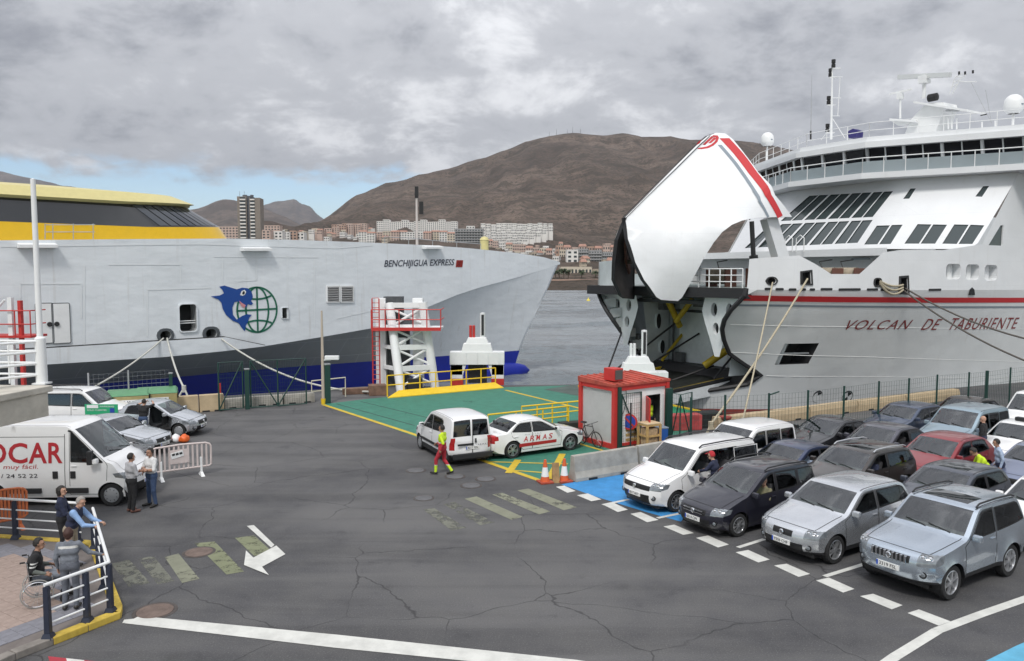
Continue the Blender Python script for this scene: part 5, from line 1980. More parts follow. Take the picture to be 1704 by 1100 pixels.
def band(name, o0, z0, o1, z1, m, parent=None):
	a, b_ = plan(o0), plan(o1)
	n0 = len(a)
	return fbp(MB().add([fb(*p, z0) for p in a] + [fb(*p, z1) for p in b_], [(i, i + 1, n0 + i + 1, n0 + i) for i in range(n0 - 1)] + [(n0 + i, n0 + i + 1, i + 1, i) for i in range(n0 - 1)]), name, m, parent)


def slab(name, off, z0, z1, m, back=64.0):
	a = plan(off)
	pts = a + [(back, 14.6), (back, -14.0)]
	n0 = len(pts)
	return fbp(MB().add([fb(*p, z0) for p in pts] + [fb(*p, z1) for p in pts], [tuple(range(n0)), tuple(reversed(range(n0, 2 * n0)))] + [(i, (i + 1) % n0, n0 + (i + 1) % n0, n0 + i) for i in range(n0)]), name, m)


slab('bridge_deck', 1.0, Z_SL0, Z_SL1, m_fbw)
band('bridge_dado', 0.0, Z_SL1, 0.0, Z_WB, m_fbw)
slab('bridge_roof', 0.45, Z_WT, Z_RF - .35, m_fbw)
slab('bridge_roof_deck', 0.15, Z_RF - .35, Z_RF, m_fbw)
slab('bridge_room_floor', -.3, Z_SL1, Z_SL1 + .05, M_DARK)
a = plan(-.05)
for i in range(len(bp_) - 1):
	n = {0: 3, 1: 7, 2: 3, 3: 8, 4: 5}[i]
	p0, p1 = Vector(a[i]), Vector(a[i + 1])
	for k in range(n):
		g0 = .10 if (k % 2 == 0 or n == 3) else .035
		g1 = .10 if (k % 2 == 1 or n == 3) else .035
		u0, u1 = p0.lerp(p1, (k + g0) / n), p0.lerp(p1, (k + 1 - g1) / n)
		fbp(MB().add([fb(u0.x + .18, u0.y, Z_WB), fb(u1.x + .18, u1.y, Z_WB), fb(u1.x - .02, u1.y, Z_WT), fb(u0.x - .02, u0.y, Z_WT)], [(0, 1, 2, 3), (3, 2, 1, 0)]), 'wheelhouse_pane', m_bglass)
	for k in range(n + 1):
		u = p0.lerp(p1, k / n)
		wd = .17 if (k % 2 == 0 or n == 3) else .07
		fbp(MB().beam(fb(u.x + .16, u.y, Z_WB - .02), fb(u.x - .04, u.y, Z_WT + .02), wd, wd * .8, up=FB_PORT), 'mullion', m_fbw)
# walkway rail with pale screens
pl = plan(.85)
for i in range(len(pl) - 1):
	p0, p1 = Vector(pl[i]), Vector(pl[i + 1])
	L_ = (p1 - p0).length
	n = max(2, round(L_ / 1.35))
	for k in range(n + 1):
		u = p0.lerp(p1, k / n)
		fbp(MB().tube([fb(u.x, u.y, Z_SL1), fb(u.x, u.y, Z_SL1 + .98)], .03, 5), 'walkway_post', M_WHITE)
	fbp(MB().tube([fb(p0.x, p0.y, Z_SL1 + .98), fb(p1.x, p1.y, Z_SL1 + .98)], .035, 5), 'walkway_rail', M_WHITE)
	fbp(MB().add([fb(p0.x + .03, p0.y, Z_SL1 + .03), fb(p1.x + .03, p1.y, Z_SL1 + .03), fb(p1.x + .03, p1.y, Z_SL1 + .75), fb(p0.x + .03, p0.y, Z_SL1 + .75)], [(0, 1, 2, 3), (3, 2, 1, 0)]), 'walkway_screen', mat('screen_pale_blue', (0.50, 0.57, 0.60), 0.5))
# roof rails
pl = plan(-.4)
for i in range(len(pl) - 1):
	p0, p1 = Vector(pl[i]), Vector(pl[i + 1])
	L_ = (p1 - p0).length
	n = max(2, round(L_ / 1.5))
	for k in range(n + 1):
		u = p0.lerp(p1, k / n)
		fbp(MB().tube([fb(u.x, u.y, Z_RF), fb(u.x, u.y, Z_RF + 1.0)], .025, 5), 'roof_rail_post', M_WHITE)
	for z in (.5, 1.0):
		fbp(MB().tube([fb(p0.x, p0.y, Z_RF + z), fb(p1.x, p1.y, Z_RF + z)], .022, 5), 'roof_rail', M_WHITE)

# ---- gear on the wheelhouse roof, all on the plane s = RS
RS = 52.0


def rf(px, py, s=RS):
	h_ = fb_hit(px, py, lambda a, b_, c_: s - a)
	return fb(s, h_[1], h_[2])


def rtube(name, pts, r_, m, parent=None, s=RS, n=7):
	return fbp(MB().tube([rf(*p, s) for p in pts], r_, n), name, m, parent)


def dome(px, py, rpx, s):
	c_ = rf(px, py, s)
	r_ = rpx / FPX * (c_ + FB_ORG).y
	M_ = Matrix.Translation(c_)
	o = fbp(MB().lathe([(r_ * .55, -r_ * 1.15), (r_ * .95, -r_ * .75), (r_, -.5 * r_), (r_, 0), (r_ * .92, r_ * .4), (r_ * .7, r_ * .72), (r_ * .38, r_ * .93), (.001, r_)], 20, M_), 'satellite_dome', M_WHITE, smooth=50)
	z_ = c_ + Vector((0, 0, -r_ * 1.1))
	fbp(MB().tube([z_, Vector((z_.x, z_.y, Z_RF - FB_ORG.z * 0 - 0.0))], r_ * .14, 8), 'pedestal', M_WHITE, o)
	fbp(MB().box(c_ + Vector((r_ * .35, -r_ * .92, -r_ * .25)), (r_ * .3, .05, r_ * .16)), 'maker_plate', m_stgrey, o)


dome(1277, 231, 10.5, 56.0)
dome(1687, 172, 14.5, 53.5)
mst = rtube('signal_mast', [(1383, 232), (1385, 110)], [.10, .05], M_WHITE)
rtube('mast_stay', [(1394, 193), (1398, 128)], .03, M_WHITE, mst)
rtube('mast_stay', [(1385, 193), (1397, 193)], .03, M_WHITE, mst)
rtube('mast_stay', [(1385, 163), (1399, 163)], .03, M_WHITE, mst)
rtube('mast_stay', [(1386, 128), (1402, 128)], .03, M_WHITE, mst)
rtube('mast_stay', [(1386, 198), (1406, 230)], .025, M_WHITE, mst)
rtube('mast_stay', [(1384, 210), (1366, 233)], .025, M_WHITE, mst)
for (x, y) in ((1387, 106), (1382, 121), (1379, 167), (1377, 213)):
	c_ = rf(x, y)
	fbp(MB().lathe([(.001, -.3), (.15, -.28), (.15, -.05), (.09, 0), (.15, .05), (.15, .3), (.001, .33)], 10, Matrix.Translation(c_)), 'mast_lamp', M_BLACK, mst)
	fbp(MB().box(c_ + Vector((.2, 0, -.36)), (.6, .3, .05)), 'lamp_bracket', M_WHITE, mst)
rtube('whip_antenna', [(1349, 232), (1351, 124)], [.04, .012], M_STEEL)
rtube('whip_antenna', [(1349, 232), (1349, 218)], .07, M_DARK)
pyl = [(1506, 222), (1515, 200), (1541, 172), (1570, 170), (1572, 178), (1556, 222)]
P3 = [rf(*p) for p in pyl]
P4 = [p + FB_AFT * 1.6 for p in P3]
n0 = len(P3)
fbp(MB().add(P3 + P4, [tuple(range(n0)), tuple(reversed(range(n0, 2 * n0)))] + [(i, (i + 1) % n0, n0 + (i + 1) % n0, n0 + i) for i in range(n0)]), 'radar_pylon', M_WHITE)
for x0, x1, y0, y1 in ((1520, 1610, 168, 182), (1480, 1524, 197, 200)):
	a_, b_ = rf(x0, y0, RS - .4), rf(x1, y1, RS - .4)
	vs = [a_, b_, b_ + FB_AFT * 2.2, a_ + FB_AFT * 2.2]
	dn_ = Vector((0, 0, -.14))
	fbp(MB().add(vs + [v + dn_ for v in vs], [(0, 1, 2, 3), (7, 6, 5, 4), (0, 4, 5, 1), (1, 5, 6, 2), (2, 6, 7, 3), (3, 7, 4, 0)]), 'radar_platform', M_WHITE)
a_ = [rf(1482, 201), rf(1494, 209), rf(1506, 208), rf(1524, 201)]
fbp(MB().add(a_ + [p + FB_AFT * 1.2 for p in a_], [(0, 1, 2, 3), (7, 6, 5, 4), (0, 4, 5, 1), (1, 5, 6, 2), (2, 6, 7, 3)]), 'platform_bracket', M_WHITE)
rd = rtube('radar_post', [(1537, 164), (1538, 136)], .13, M_WHITE)
fbp(MB().box(rf(1538, 133), (.7, .5, .5), FB_A), 'radar_gearbox', M_WHITE, rd)
fbp(MB().beam(rf(1495, 128.5), rf(1582, 124.5), .28, .30), 'radar_scanner', mat('scanner_grey', (0.6, 0.62, 0.62), 0.5), rd)
rd = rtube('radar_post', [(1498, 197), (1498, 160)], .07, M_WHITE)
fbp(MB().box(rf(1498, 160), (.4, .3, .4), FB_A), 'radar_gearbox', M_WHITE, rd)
fbp(MB().beam(rf(1481, 156.5), rf(1517, 148.5), .14, .12), 'radar_scanner', M_WHITE, rd)
fbp(MB().lathe([(.26, -.3), (.26, .25), (.001, .3)], 12, Matrix.Translation(rf(1553, 162)) @ FB_PORT.to_track_quat('Z', 'Y').to_matrix().to_4x4()), 'search_light', M_BLACK)
for pts in ([(1580, 156), (1590, 128), (1607, 120), (1606, 126), (1598, 132), (1585, 156)], [(1583, 146), (1592, 140)], [(1586, 138), (1598, 132)], [(1590, 128), (1600, 128)], [(1607, 136), (1625, 136)], [(1595, 135), (1607, 136)]):
	rtube('antenna_frame', pts, .03, M_WHITE)
for x, y in ((1596, 119), (1606, 119), (1619, 117)):
	fbp(MB().tube([rf(x, y), rf(x, y + 5)], .07, 6), 'antenna_tip', M_DARK)
rtube('stay_wire', [(1616, 137), (1650, 205)], .012, M_STEEL)
rtube('stay_wire', [(1640, 150), (1650, 205)], .012, M_STEEL)
for x, h_ in ((1584, 30), (1578, 18), (1592, 18), (1634, 12), (1656, 14)):
	rtube('roof_antenna', [(x, 215), (x, 215 - h_)], .05, M_WHITE)
rtube('horn_bar', [(1574, 184), (1596, 184)], .07, M_STEEL)
rtube('roof_antenna', [(1632, 192), (1642, 190)], .04, M_DARK)
fl = [rf(1410, 219), rf(1419, 214), rf(1427, 217), rf(1426, 228), rf(1412, 230)]
fbp(MB().add(fl + [p + FB_AFT * .7 for p in fl], [tuple(range(5)), tuple(reversed(range(5, 10)))] + [(i, (i + 1) % 5, 5 + (i + 1) % 5, 5 + i) for i in range(5)]), 'compass_cover', mat('cover_violet', (0.03, 0.025, 0.14), 0.7))

# ================================================================== port furniture
def local(t):
	"""world -> local for a thing placed with location only"""
	o = Vector(t.location)
	return lambda v: Vector(v) - o


def wmb(mb, t, name, mats, parent=None, **kw):
	o = Vector(t.location)
	mb.v = [tuple(Vector(v) - o) for v in mb.v]
	return mb.build(name, mats, parent or t, **kw)


# ---- hoist tower
t0 = gnd(672, 648)
t = thing('hoist_tower', 'white steel linkspan hoist tower with red ladder and railed platform', 'hoist tower', t0)
YC = 47.6
colL, colR = dep(636, 648, YC), dep(697, 645, YC)
topz = dep(636, 496, YC).z
for c_ in (colL, colR):
	wmb(MB().box((c_.x, YC, (topz) / 2), (.62, .62, topz)), t, 'column', M_WHITE, bevel=.03)
legs = ((dep(648, 505, YC - .5), gnd(667, 651)), (dep(703, 503, YC - .5), gnd(724, 645)))
for a, b_ in legs:
	wmb(MB().tube([a, b_], .27, 12), t, 'raked_leg', M_WHITE, smooth=40)
for y in (508, 544, 577, 611):
	f = (y - 504) / (648 - 504)
	pa, pb = legs[0][0].lerp(legs[0][1], f), legs[1][0].lerp(legs[1][1], f)
	z = dep(660, y, 47).z
	wmb(MB().beam((pa.x - .1, pa.y, z), (pb.x + .1, pb.y, z), .28, .30), t, 'cross_beam', M_WHITE)
	for pq, cc in ((pa, colL), (pb, colR)):
		wmb(MB().beam((pq.x, pq.y, z), (cc.x, YC, z), .2, .22), t, 'tie_beam', M_WHITE)
for y0, y1 in ((512, 541), (547, 575), (580, 609), (613, 642)):
	f0, f1 = (y0 - 504) / 144, (y1 - 504) / 144
	A0, A1 = legs[0][0].lerp(legs[0][1], f0), legs[0][0].lerp(legs[0][1], f1)
	B0, B1 = legs[1][0].lerp(legs[1][1], f0), legs[1][0].lerp(legs[1][1], f1)
	wmb(MB().tube([A0, B1], .075, 7), t, 'brace', M_WHITE)
	wmb(MB().tube([B0, A1], .075, 7), t, 'brace', M_WHITE)
wmb(MB().box((dep(656, 520, 48).x, 47.9, dep(656, 520, 48).z), (1.15, .8, 2.0)), t, 'hoist_box', mat('hoist_dark', (0.07, 0.075, 0.08), 0.6, var=.3))
wmb(MB().box((dep(662, 600, 48).x, 48.0, 1.8), (1.5, .5, 3.6)), t, 'guide_panel', mat('hoist_dark', (0.07, 0.075, 0.08), 0.6, var=.3))
wmb(MB().box((dep(668, 568, 46.9).x, 46.9, dep(668, 568, 46.9).z), (.55, .3, .45)), t, 'motor_case', M_WHITE)
zp = dep(670, 546, 46.8).z
xl, xr = dep(621, 546, 46.8).x, dep(735, 546, 46.8).x
wmb(MB().box(((xl + xr) / 2, 47.2, zp), (xr - xl, 2.0, .10)), t, 'platform', M_WHITE)
wmb(MB().box(((xl + xr) / 2, 46.17, zp - .02), (xr - xl, .06, .2)), t, 'toe_board', M_RED)
for z in (.55, 1.15):
	wmb(MB().tube([(xl, 46.2, zp + z), (xr, 46.2, zp + z), (xr, 48.2, zp + z)], .035, 6), t, 'platform_rail', M_RED)
for k in range(6):
	x = xl + (xr - xl) * k / 5
	wmb(MB().tube([(x, 46.2, zp), (x, 46.2, zp + 1.15)], .035, 6), t, 'rail_post', M_RED)
for sx in (0, .42):
	wmb(MB().tube([(dep(621, 650, 46.6).x + sx, 46.6, 0), (dep(621, 650, 46.6).x + sx, 46.6, topz)], .04, 6), t, 'ladder_stile', M_RED)
for k in range(19):
	x = dep(621, 650, 46.6).x
	wmb(MB().tube([(x, 46.6, .3 + k * .29), (x + .42, 46.6, .3 + k * .29)], .02, 5), t, 'ladder_rung', M_RED)

# ---- hydraulic portals of the linkspans
def portal(loc, label, sc=1.0):
	t = thing('linkspan_portal', label, 'portal', loc, 0, 'hydraulic portals of the linkspans')
	t.scale = (sc,) * 3
	w = 3.4
	for sg in (-1, 1):
		MB().box((sg * (w / 2 - .4), 0, 1.05), (.78, .8, .9)).build('leg', M_WHITE, t, bevel=.02)
		MB().box((sg * (w / 2 - .4), 0, .3), (.8, .82, .6)).build('leg_foot', M_RED, t, bevel=.02)
		MB().add([(sg * (w / 2 - .02), -.4, 1.5), (sg * .7, -.4, 1.5), (sg * (w / 2 - .8), -.4, .85), (sg * (w / 2 - .02), -.4, .85), (sg * (w / 2 - .02), .4, 1.5), (sg * .7, .4, 1.5), (sg * (w / 2 - .8), .4, .85), (sg * (w / 2 - .02), .4, .85)],
				 [(0, 1, 2, 3), (7, 6, 5, 4), (1, 5, 6, 2), (0, 4, 5, 1)]).build('haunch', M_WHITE, t)
	MB().box((0, 0, 1.9), (w + .05, .95, .8)).build('head_beam', M_WHITE, t, bevel=.02)
	for k in range(5):
		MB().box((-w / 2 + .35 + k * (w - .7) / 4, -.5, 1.9), (.06, .08, .78)).build('stiffener', M_WHITE, t)
	MB().box((0, 0, 2.55), (2.0, .85, .55), taper=.86).build('head_block', M_WHITE, t, bevel=.03)
	MB().box((0, 0, 3.0), (1.5, .7, .4), taper=.75).build('head_cap', M_WHITE, t, bevel=.03)
	MB().lathe([(.17, 3.1), (.17, 4.75), (.001, 4.78)], 12).build('piston', M_WHITE, t, smooth=40).location = (.35, 0, 0)
	MB().box((.35, -.17, 4.0), (.16, .05, 1.3)).build('piston_slot', M_DARK, t)
	for dx in (-.42, -.22):
		MB().lathe([(.09, 3.1), (.09, 3.95), (.001, 3.98)], 10).build('gas_bottle', M_RED if sc == 1 else M_WHITE, t, smooth=40).location = (dx, 0, 0)
	MB().box((0, .2, 1.0), (1.2, .1, 1.5)).build('rubber_curtain', M_DARK, t)
	return t


portal((dep(795, 640, 49.5).x, 49.0, -.25), 'white portal on red feet standing at the ferry bow beyond the green deck')
portal((6.75, 41.2, -.3), 'white portal top with thin piston behind the red roofed kiosk', .9)

# ---- yellow beam and railing at the back of the green deck
t = thing('deck_edge_beam', 'yellow kerb beam with tube railing along the back of the green deck', 'railing', gnd(640, 664))
A_, B_ = gnd(645, 663), gnd(838, 646)
d_ = (B_ - A_).normalized()
nrm = Vector((-d_.y, d_.x, 0))
mb = MB().add([A_, B_, B_ + nrm * .5 - d_ * .4, A_ + nrm * .5 + d_ * .4, A_ + Vector((0, 0, .05)), B_ + Vector((0, 0, .05)), B_ + nrm * .55 - d_ * .3 + Vector((0, 0, .32)), A_ + nrm * .55 + d_ * .9 + Vector((0, 0, .32))],
			  [(0, 1, 5, 4), (4, 5, 6, 7), (1, 2, 6, 5), (0, 4, 7, 3), (2, 3, 7, 6)])
wmb(mb, t, 'kerb_beam', M_YEL)
for k in range(8):
	p = A_.lerp(B_, .03 + .94 * k / 7) + nrm * .6
	wmb(MB().tube([p, p + Vector((0, 0, 1.2))], .04, 7), t, 'rail_post', M_YEL)
for z in (.65, 1.2):
	wmb(MB().tube([A_.lerp(B_, .03) + nrm * .6 + Vector((0, 0, z)), A_.lerp(B_, .97) + nrm * .6 + Vector((0, 0, z))], .035, 7), t, 'rail_bar', M_YEL)

# loose yellow tube barriers behind the parked saloon
def tube_barrier(a, b_, h, posts, label):
	t = thing('tube_barrier', label, 'railing', a, 0, 'yellow tube barriers behind the parked saloon')
	up = Vector((0, 0, h))
	o = MB().tube([(0, 0, 0), up, (b_ - a) + up, (b_ - a)], .04, 7).build('frame', M_YEL, t)
	MB().tube([Vector((0, 0, h * .55)), (b_ - a) + Vector((0, 0, h * .55))], .035, 7).build('mid_bar', M_YEL, t)
	for k in range(1, posts):
		p = (b_ - a) * (k / posts)
		MB().tube([p, p + up], .035, 7).build('post', M_YEL, t)
	return t


tube_barrier(gnd(812, 729), gnd(946, 712), 1.0, 3, 'long yellow tube barrier standing on the green deck behind the white saloon')
tube_barrier(gnd(868, 713), gnd(968, 702), 1.0, 4, 'second yellow tube barrier ending at the kiosk wall')
o = MB().box(gnd(958, 712) + Vector((0, 0, .15)), (1.6, .5, .3), R(20)).build('timber_baulk', mat('tarred_timber', (0.03, 0.028, 0.026), 0.9, var=.3), bevel=.03)
tag(o, 'dark timber baulk lying at the left foot of the kiosk', 'timber')

# ---- kiosk
C0, L0 = Vector((4.07, 30.4, 0)), Vector((2.93, 32.07, 0))
d1 = (L0 - C0).normalized()
d2 = Vector((d1.y, -d1.x, 0))
if d2.y < 0:
	d2 = -d2
WL, WR, KH = (L0 - C0).length, 2.85, 2.52
t = thing('port_kiosk', 'white ticket kiosk with red frame and red roof beside the green deck', 'kiosk', C0)
kz = lambda a, b_, z: d1 * a + d2 * b_ + Vector((0, 0, z))
m_kw = mat('kiosk_white', (0.86, 0.86, 0.85), 0.5, var=.04)


def kwall(name, pts, m=m_kw):
	return MB().add(pts, [tuple(range(len(pts))), tuple(reversed(range(len(pts))))]).build(name, m, t)


kwall('left_wall', [kz(0, 0, 0), kz(WL, 0, 0), kz(WL, 0, KH), kz(0, 0, KH)])
kwall('back_wall', [kz(WL, 0, 0), kz(WL, WR, 0), kz(WL, WR, KH), kz(WL, 0, KH)])
kwall('right_wall', [kz(0, WR, 0), kz(WL, WR, 0), kz(WL, WR, KH), kz(0, WR, KH)])
D0, D1_, DH = 1.72, 2.52, 2.02
ol = [(0, 0), (D0, 0), (D0, DH), (D1_, DH), (D1_, 0), (WR, 0), (WR, KH), (0, KH)]
V2, reg = regions(ol, [], 1.0)
obj('front_wall', submesh('front_wall', [tuple(kz(0, x, z)) for x, z in V2], reg[None], m_kw, None), t)
kwall('floor', [kz(0, 0, .03), kz(0, WR, .03), kz(WL, WR, .03), kz(WL, 0, .03)], M_DARK)
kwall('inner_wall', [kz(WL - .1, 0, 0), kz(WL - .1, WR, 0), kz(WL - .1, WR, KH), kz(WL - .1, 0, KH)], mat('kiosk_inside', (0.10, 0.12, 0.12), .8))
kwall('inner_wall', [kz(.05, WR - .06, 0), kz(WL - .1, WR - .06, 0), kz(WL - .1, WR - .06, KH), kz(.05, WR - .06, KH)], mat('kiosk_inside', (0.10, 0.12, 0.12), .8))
for (a, b_) in ((-.02, -.02), (WL + .02, -.02), (-.02, WR + .02)):
	MB().box(kz(a, b_, KH / 2), (.17, .17, KH), math.atan2(d1.y, d1.x)).build('corner_post', M_RED, t)
for p, q2 in ((kz(-.03, 0, KH - .08), kz(-.03, WR, KH - .08)), (kz(0, -.03, KH - .08), kz(WL, -.03, KH - .08)), (kz(0, -.03, .11), kz(WL, -.03, .11)), (kz(-.03, 0, .11), kz(-.03, D0, .11))):
	MB().beam(p, q2, .1, .2).build('edge_beam', M_RED, t)
mb = MB()
o_ = .13
rp4 = [kz(-o_, -o_, KH), kz(WL + o_, -o_, KH), kz(WL + o_, WR + o_, KH + .02), kz(-o_, WR + o_, KH + .02)]
rt4 = [p + Vector((0, 0, .09 + (.12 if i in (1, 2) else 0))) for i, p in enumerate(rp4)]
m_kroof = mat('kiosk_roof_red', (0.42, 0.075, 0.05), .75, var=.35, vscale=2.5)
mb.add(rp4 + rt4, [(0, 1, 2, 3), (7, 6, 5, 4), (0, 4, 5, 1), (1, 5, 6, 2), (2, 6, 7, 3), (3, 7, 4, 0)])
mb.build('roof', m_kroof, t)
for k in range(9):
	f = (k + .5) / 9
	a_, b_ = rt4[0].lerp(rt4[3], f), rt4[1].lerp(rt4[2], f)
	MB().beam(a_ + Vector((0, 0, .012)), b_ + Vector((0, 0, .012)), .05, .05).build('roof_rib', m_kroof, t)
ac = MB().box(kz(.55, .42, KH + .42), (.62, .5, .5), math.atan2(d1.y, d1.x)).build('air_conditioner', M_RED, t, bevel=.02)
MB().box(kz(.22, .42, KH + .42), (.03, .38, .38), math.atan2(d1.y, d1.x)).build('grille', mat('ac_grille', (0.09, 0.085, 0.08), .7), ac)
dv = Vector((.02, -1, 0)).normalized()
dh = kz(-.04, D0 - .03, 0)
dr = MB().beam(dh + Vector((0, 0, DH / 2 + .03)), dh + dv * .78 + Vector((0, 0, DH / 2 + .03)), .05, DH - .08).build('door', M_RED, t)
MB().beam(dh + dv * .66 + Vector((-.05, 0, 1.0)), dh + dv * .74 + Vector((-.05, 0, 1.0)), .05, .03).build('handle', M_STEEL, dr)
MB().box(kz(-.01, (D1_ + WR) / 2, 1.0), (.03, .14, 2.0), math.atan2(d1.y, d1.x)).build('door_jamb', M_WHITE, t)
MB().tube([kz(-.05, .55, KH - .1), kz(-.06, .6, KH - .6), kz(-.05, .45, KH - 1.0), kz(-.05, .3, KH - 1.3)], .012, 5).build('cable', M_DARK, t)

# ---- bicycle leaning on the kiosk
bc = thing('bicycle', 'black bicycle leaning against the white kiosk wall', 'bicycle', gnd(985, 741) + Vector((-.1, -.05, 0)), math.atan2(-(L0 - C0).y, -(L0 - C0).x))
m_bike = mat('bicycle_black', (0.02, 0.02, 0.022), .4)
for x, nm in ((-.5, 0), (.5, 1)):
	M_ = Matrix.Translation((x, 0, .33)) @ Matrix.Rotation(math.pi / 2, 4, 'X')
	w_ = MB().lathe([(.31, -.02), (.34, -.012), (.345, 0), (.34, .012), (.31, .02), (.31, -.02)], 26, M_).build('wheel', M_BLACK, bc, smooth=40)
	mb = MB()
	for k in range(10):
		a = k * math.pi / 5
		mb.tube([(x, 0, .33), (x + .31 * math.cos(a), 0, .33 + .31 * math.sin(a))], .004, 3)
	mb.build('spokes', M_STEEL, w_)
fr = MB()
P = dict(rh=(-.5, 0, .33), bb=(-.08, 0, .30), st=(-.22, 0, .82), hd=(.30, 0, .85), hl=(.34, 0, .70), fh=(.5, 0, .33))
for a, b_ in (('rh', 'bb'), ('rh', 'st'), ('bb', 'st'), ('bb', 'hl'), ('st', 'hd'), ('hd', 'hl'), ('hl', 'fh')):
	fr.tube([P[a], P[b_]], .018, 6)
fr.build('frame', m_bike, bc)
MB().tube([(.27, 0, .97), (.30, 0, .85)], .015, 6).tube([(.33, -.28, 1.0), (.27, -.05, .97), (.27, .05, .97), (.33, .28, 1.0)], .013, 6).build('handlebar', m_bike, bc)
MB().tube([(-.22, 0, .82), (-.24, 0, .93)], .014, 6).box((-.25, 0, .95), (.26, .13, .05)).build('saddle', m_bike, bc)
MB().lathe([(.09, -.004), (.09, .004)], 14, Matrix.Translation((-.08, -.05, .30)) @ Matrix.Rotation(math.pi / 2, 4, 'X')).tube([(-.08, -.07, .30), (-.02, -.07, .15)], .01, 5).tube([(-.08, .07, .30), (-.14, .07, .45)], .01, 5).build('crank', M_DARK, bc)
bc.rotation_euler = (R(7), 0, bc.rotation_euler[2])
for n_, p_ in (('crate', 0),):
	pass
o = MB().tube([gnd(1004, 742), gnd(1012, 741) + Vector((.12, .3, 1.75))], .03, 6).build('broom_handle', M_RED)
tag(o, 'red pole leaning on the kiosk corner behind the bicycle', 'pole')

# ---- concrete barriers
def jersey(a, b_, label, h=.82, wb=.5, wt=.2, m=M_CONC, group='concrete road barriers', name='concrete_barrier'):
	a, b_ = Vector(a), Vector(b_)
	L_ = (b_ - a).length
	t = thing(name, label, 'barrier', a, math.atan2((b_ - a).y, (b_ - a).x), group)
	prof = [(-wb / 2, 0), (wb / 2, 0), (wb / 2, .12), (wt / 2 + .06, .32), (wt / 2, h), (-wt / 2, h), (-wt / 2 - .06, .32), (-wb / 2, .12)]
	M_ = Matrix(((0, 0, 1, 0), (1, 0, 0, 0), (0, 1, 0, 0), (0, 0, 0, 1)))
	MB().prism(prof, 0, L_, 0, M_).build('body', m, t, bevel=.02)
	for x in (L_ * .25, L_ * .75):
		MB().box((x, -wb / 2 + .0, .04), (.35, .06, .08)).build('lift_slot', M_DARK, t)
	return t


jersey(gnd(952, 800), gnd(1057, 782), 'pale concrete barrier nearest the two traffic cones', h=.86)
jersey(gnd(1060, 781), gnd(1150, 764), 'concrete barrier between the kiosk gate and the white people carrier', h=.86)
m_tan = mat('tan_concrete', (0.46, 0.36, 0.23), .9, var=.18, vscale=1.5)
for k, (a, b_, h_) in enumerate((((290, 691), (330, 688), .85), ((332, 688), (372, 685), .85), ((372, 683), (422, 678), .5), ((424, 678), (470, 675), .5), ((472, 675), (522, 671), .5))):
	jersey(gnd(a[0], a[1] - 3), gnd(b_[0], b_[1] - 3), '%s tan concrete block behind the green mesh gate, %s from the left' % ('tall' if h_ > .6 else 'low pale', ORD[k]), h=h_, wb=.55, wt=.4, m=m_tan if k < 2 else M_CONC, group='concrete blocks behind the mesh gate', name='concrete_block')
for k, (a, b_) in enumerate((((1190, 714), (1262, 705)), ((1262, 705), (1340, 695)), ((1342, 695), (1420, 684)), ((1422, 684), (1500, 674)), ((1502, 674), (1590, 663)))):
	jersey(gnd(*a), gnd(*b_), 'sandy concrete block under the right hand fence, %s from the kiosk' % ORD[k], h=.55, wb=.5, wt=.4, m=m_tan, group='blocks under the right hand fence', name='concrete_block')

# ---- cones and wedge
m_con = mat('cone_orange', (0.62, 0.11, 0.03), .55, var=.12)
m_conr = mat('cone_base_red', (0.36, 0.06, 0.03), .7, var=.2)


def cone(px, py, label, h=.78):
	t = thing('traffic_cone', label, 'traffic cone', gnd(px, py), R(20), 'traffic cones beside the barrier')
	MB().box((0, 0, .03), (.46, .46, .06)).build('base', m_conr, t, bevel=.015)
	r_ = lambda z: .16 - .12 * z / h
	MB().lathe([(r_(0), .05), (r_(h * .28), h * .28)], 18).build('lower_cone', m_con, t, smooth=50)
	MB().lathe([(r_(h * .28) + .004, h * .28), (r_(h * .68) + .004, h * .68)], 18).build('reflective_band', M_WHITE, t, smooth=50)
	MB().lathe([(r_(h * .68), h * .68), (r_(h), h), (.001, h)], 18).build('cone_tip', m_con, t, smooth=50)


cone(907, 803, 'orange and white traffic cone on the yellow line corner')
cone(939, 801, 'orange and white traffic cone touching the concrete barrier end')
wg = gnd(925, 800)
o = MB().add([(-.12, -.3, 0), (.12, -.3, 0), (.12, .35, 0), (-.12, .35, 0), (-.12, .3, .55), (.12, .3, .55)], [(3, 2, 1, 0), (0, 1, 5, 4), (2, 3, 4, 5), (1, 2, 5), (3, 0, 4)]).build('timber_chock', mat('chock_brown', (0.24, 0.15, 0.07), .9, var=.3))
o.location = wg
tag(o, 'brown wooden wedge standing between the two traffic cones', 'wedge')

# ---- right hand gate pieces and bits beside the kiosk
def mesh_panel(a, b_, h, z0=.08, pitch=.12, r_=.005, hrows=(0.0, .33, .66, 1.0)):
	a, b_ = Vector(a), Vector(b_)
	L_ = (b_ - a).length
	n = max(2, int(L_ / pitch))
	mb = MB()
	for k in range(n + 1):
		p = a.lerp(b_, k / n)
		mb.tube([p + Vector((0, 0, z0)), p + Vector((0, 0, h))], r_, 3, caps=False)
	m_ = int((h - z0) / .2)
	for k in range(m_ + 1):
		z = z0 + (h - z0) * k / m_
		mb.tube([a + Vector((0, 0, z)), b_ + Vector((0, 0, z))], r_ * (1.6 if k % 4 == 0 else .9), 3, caps=False)
	return mb


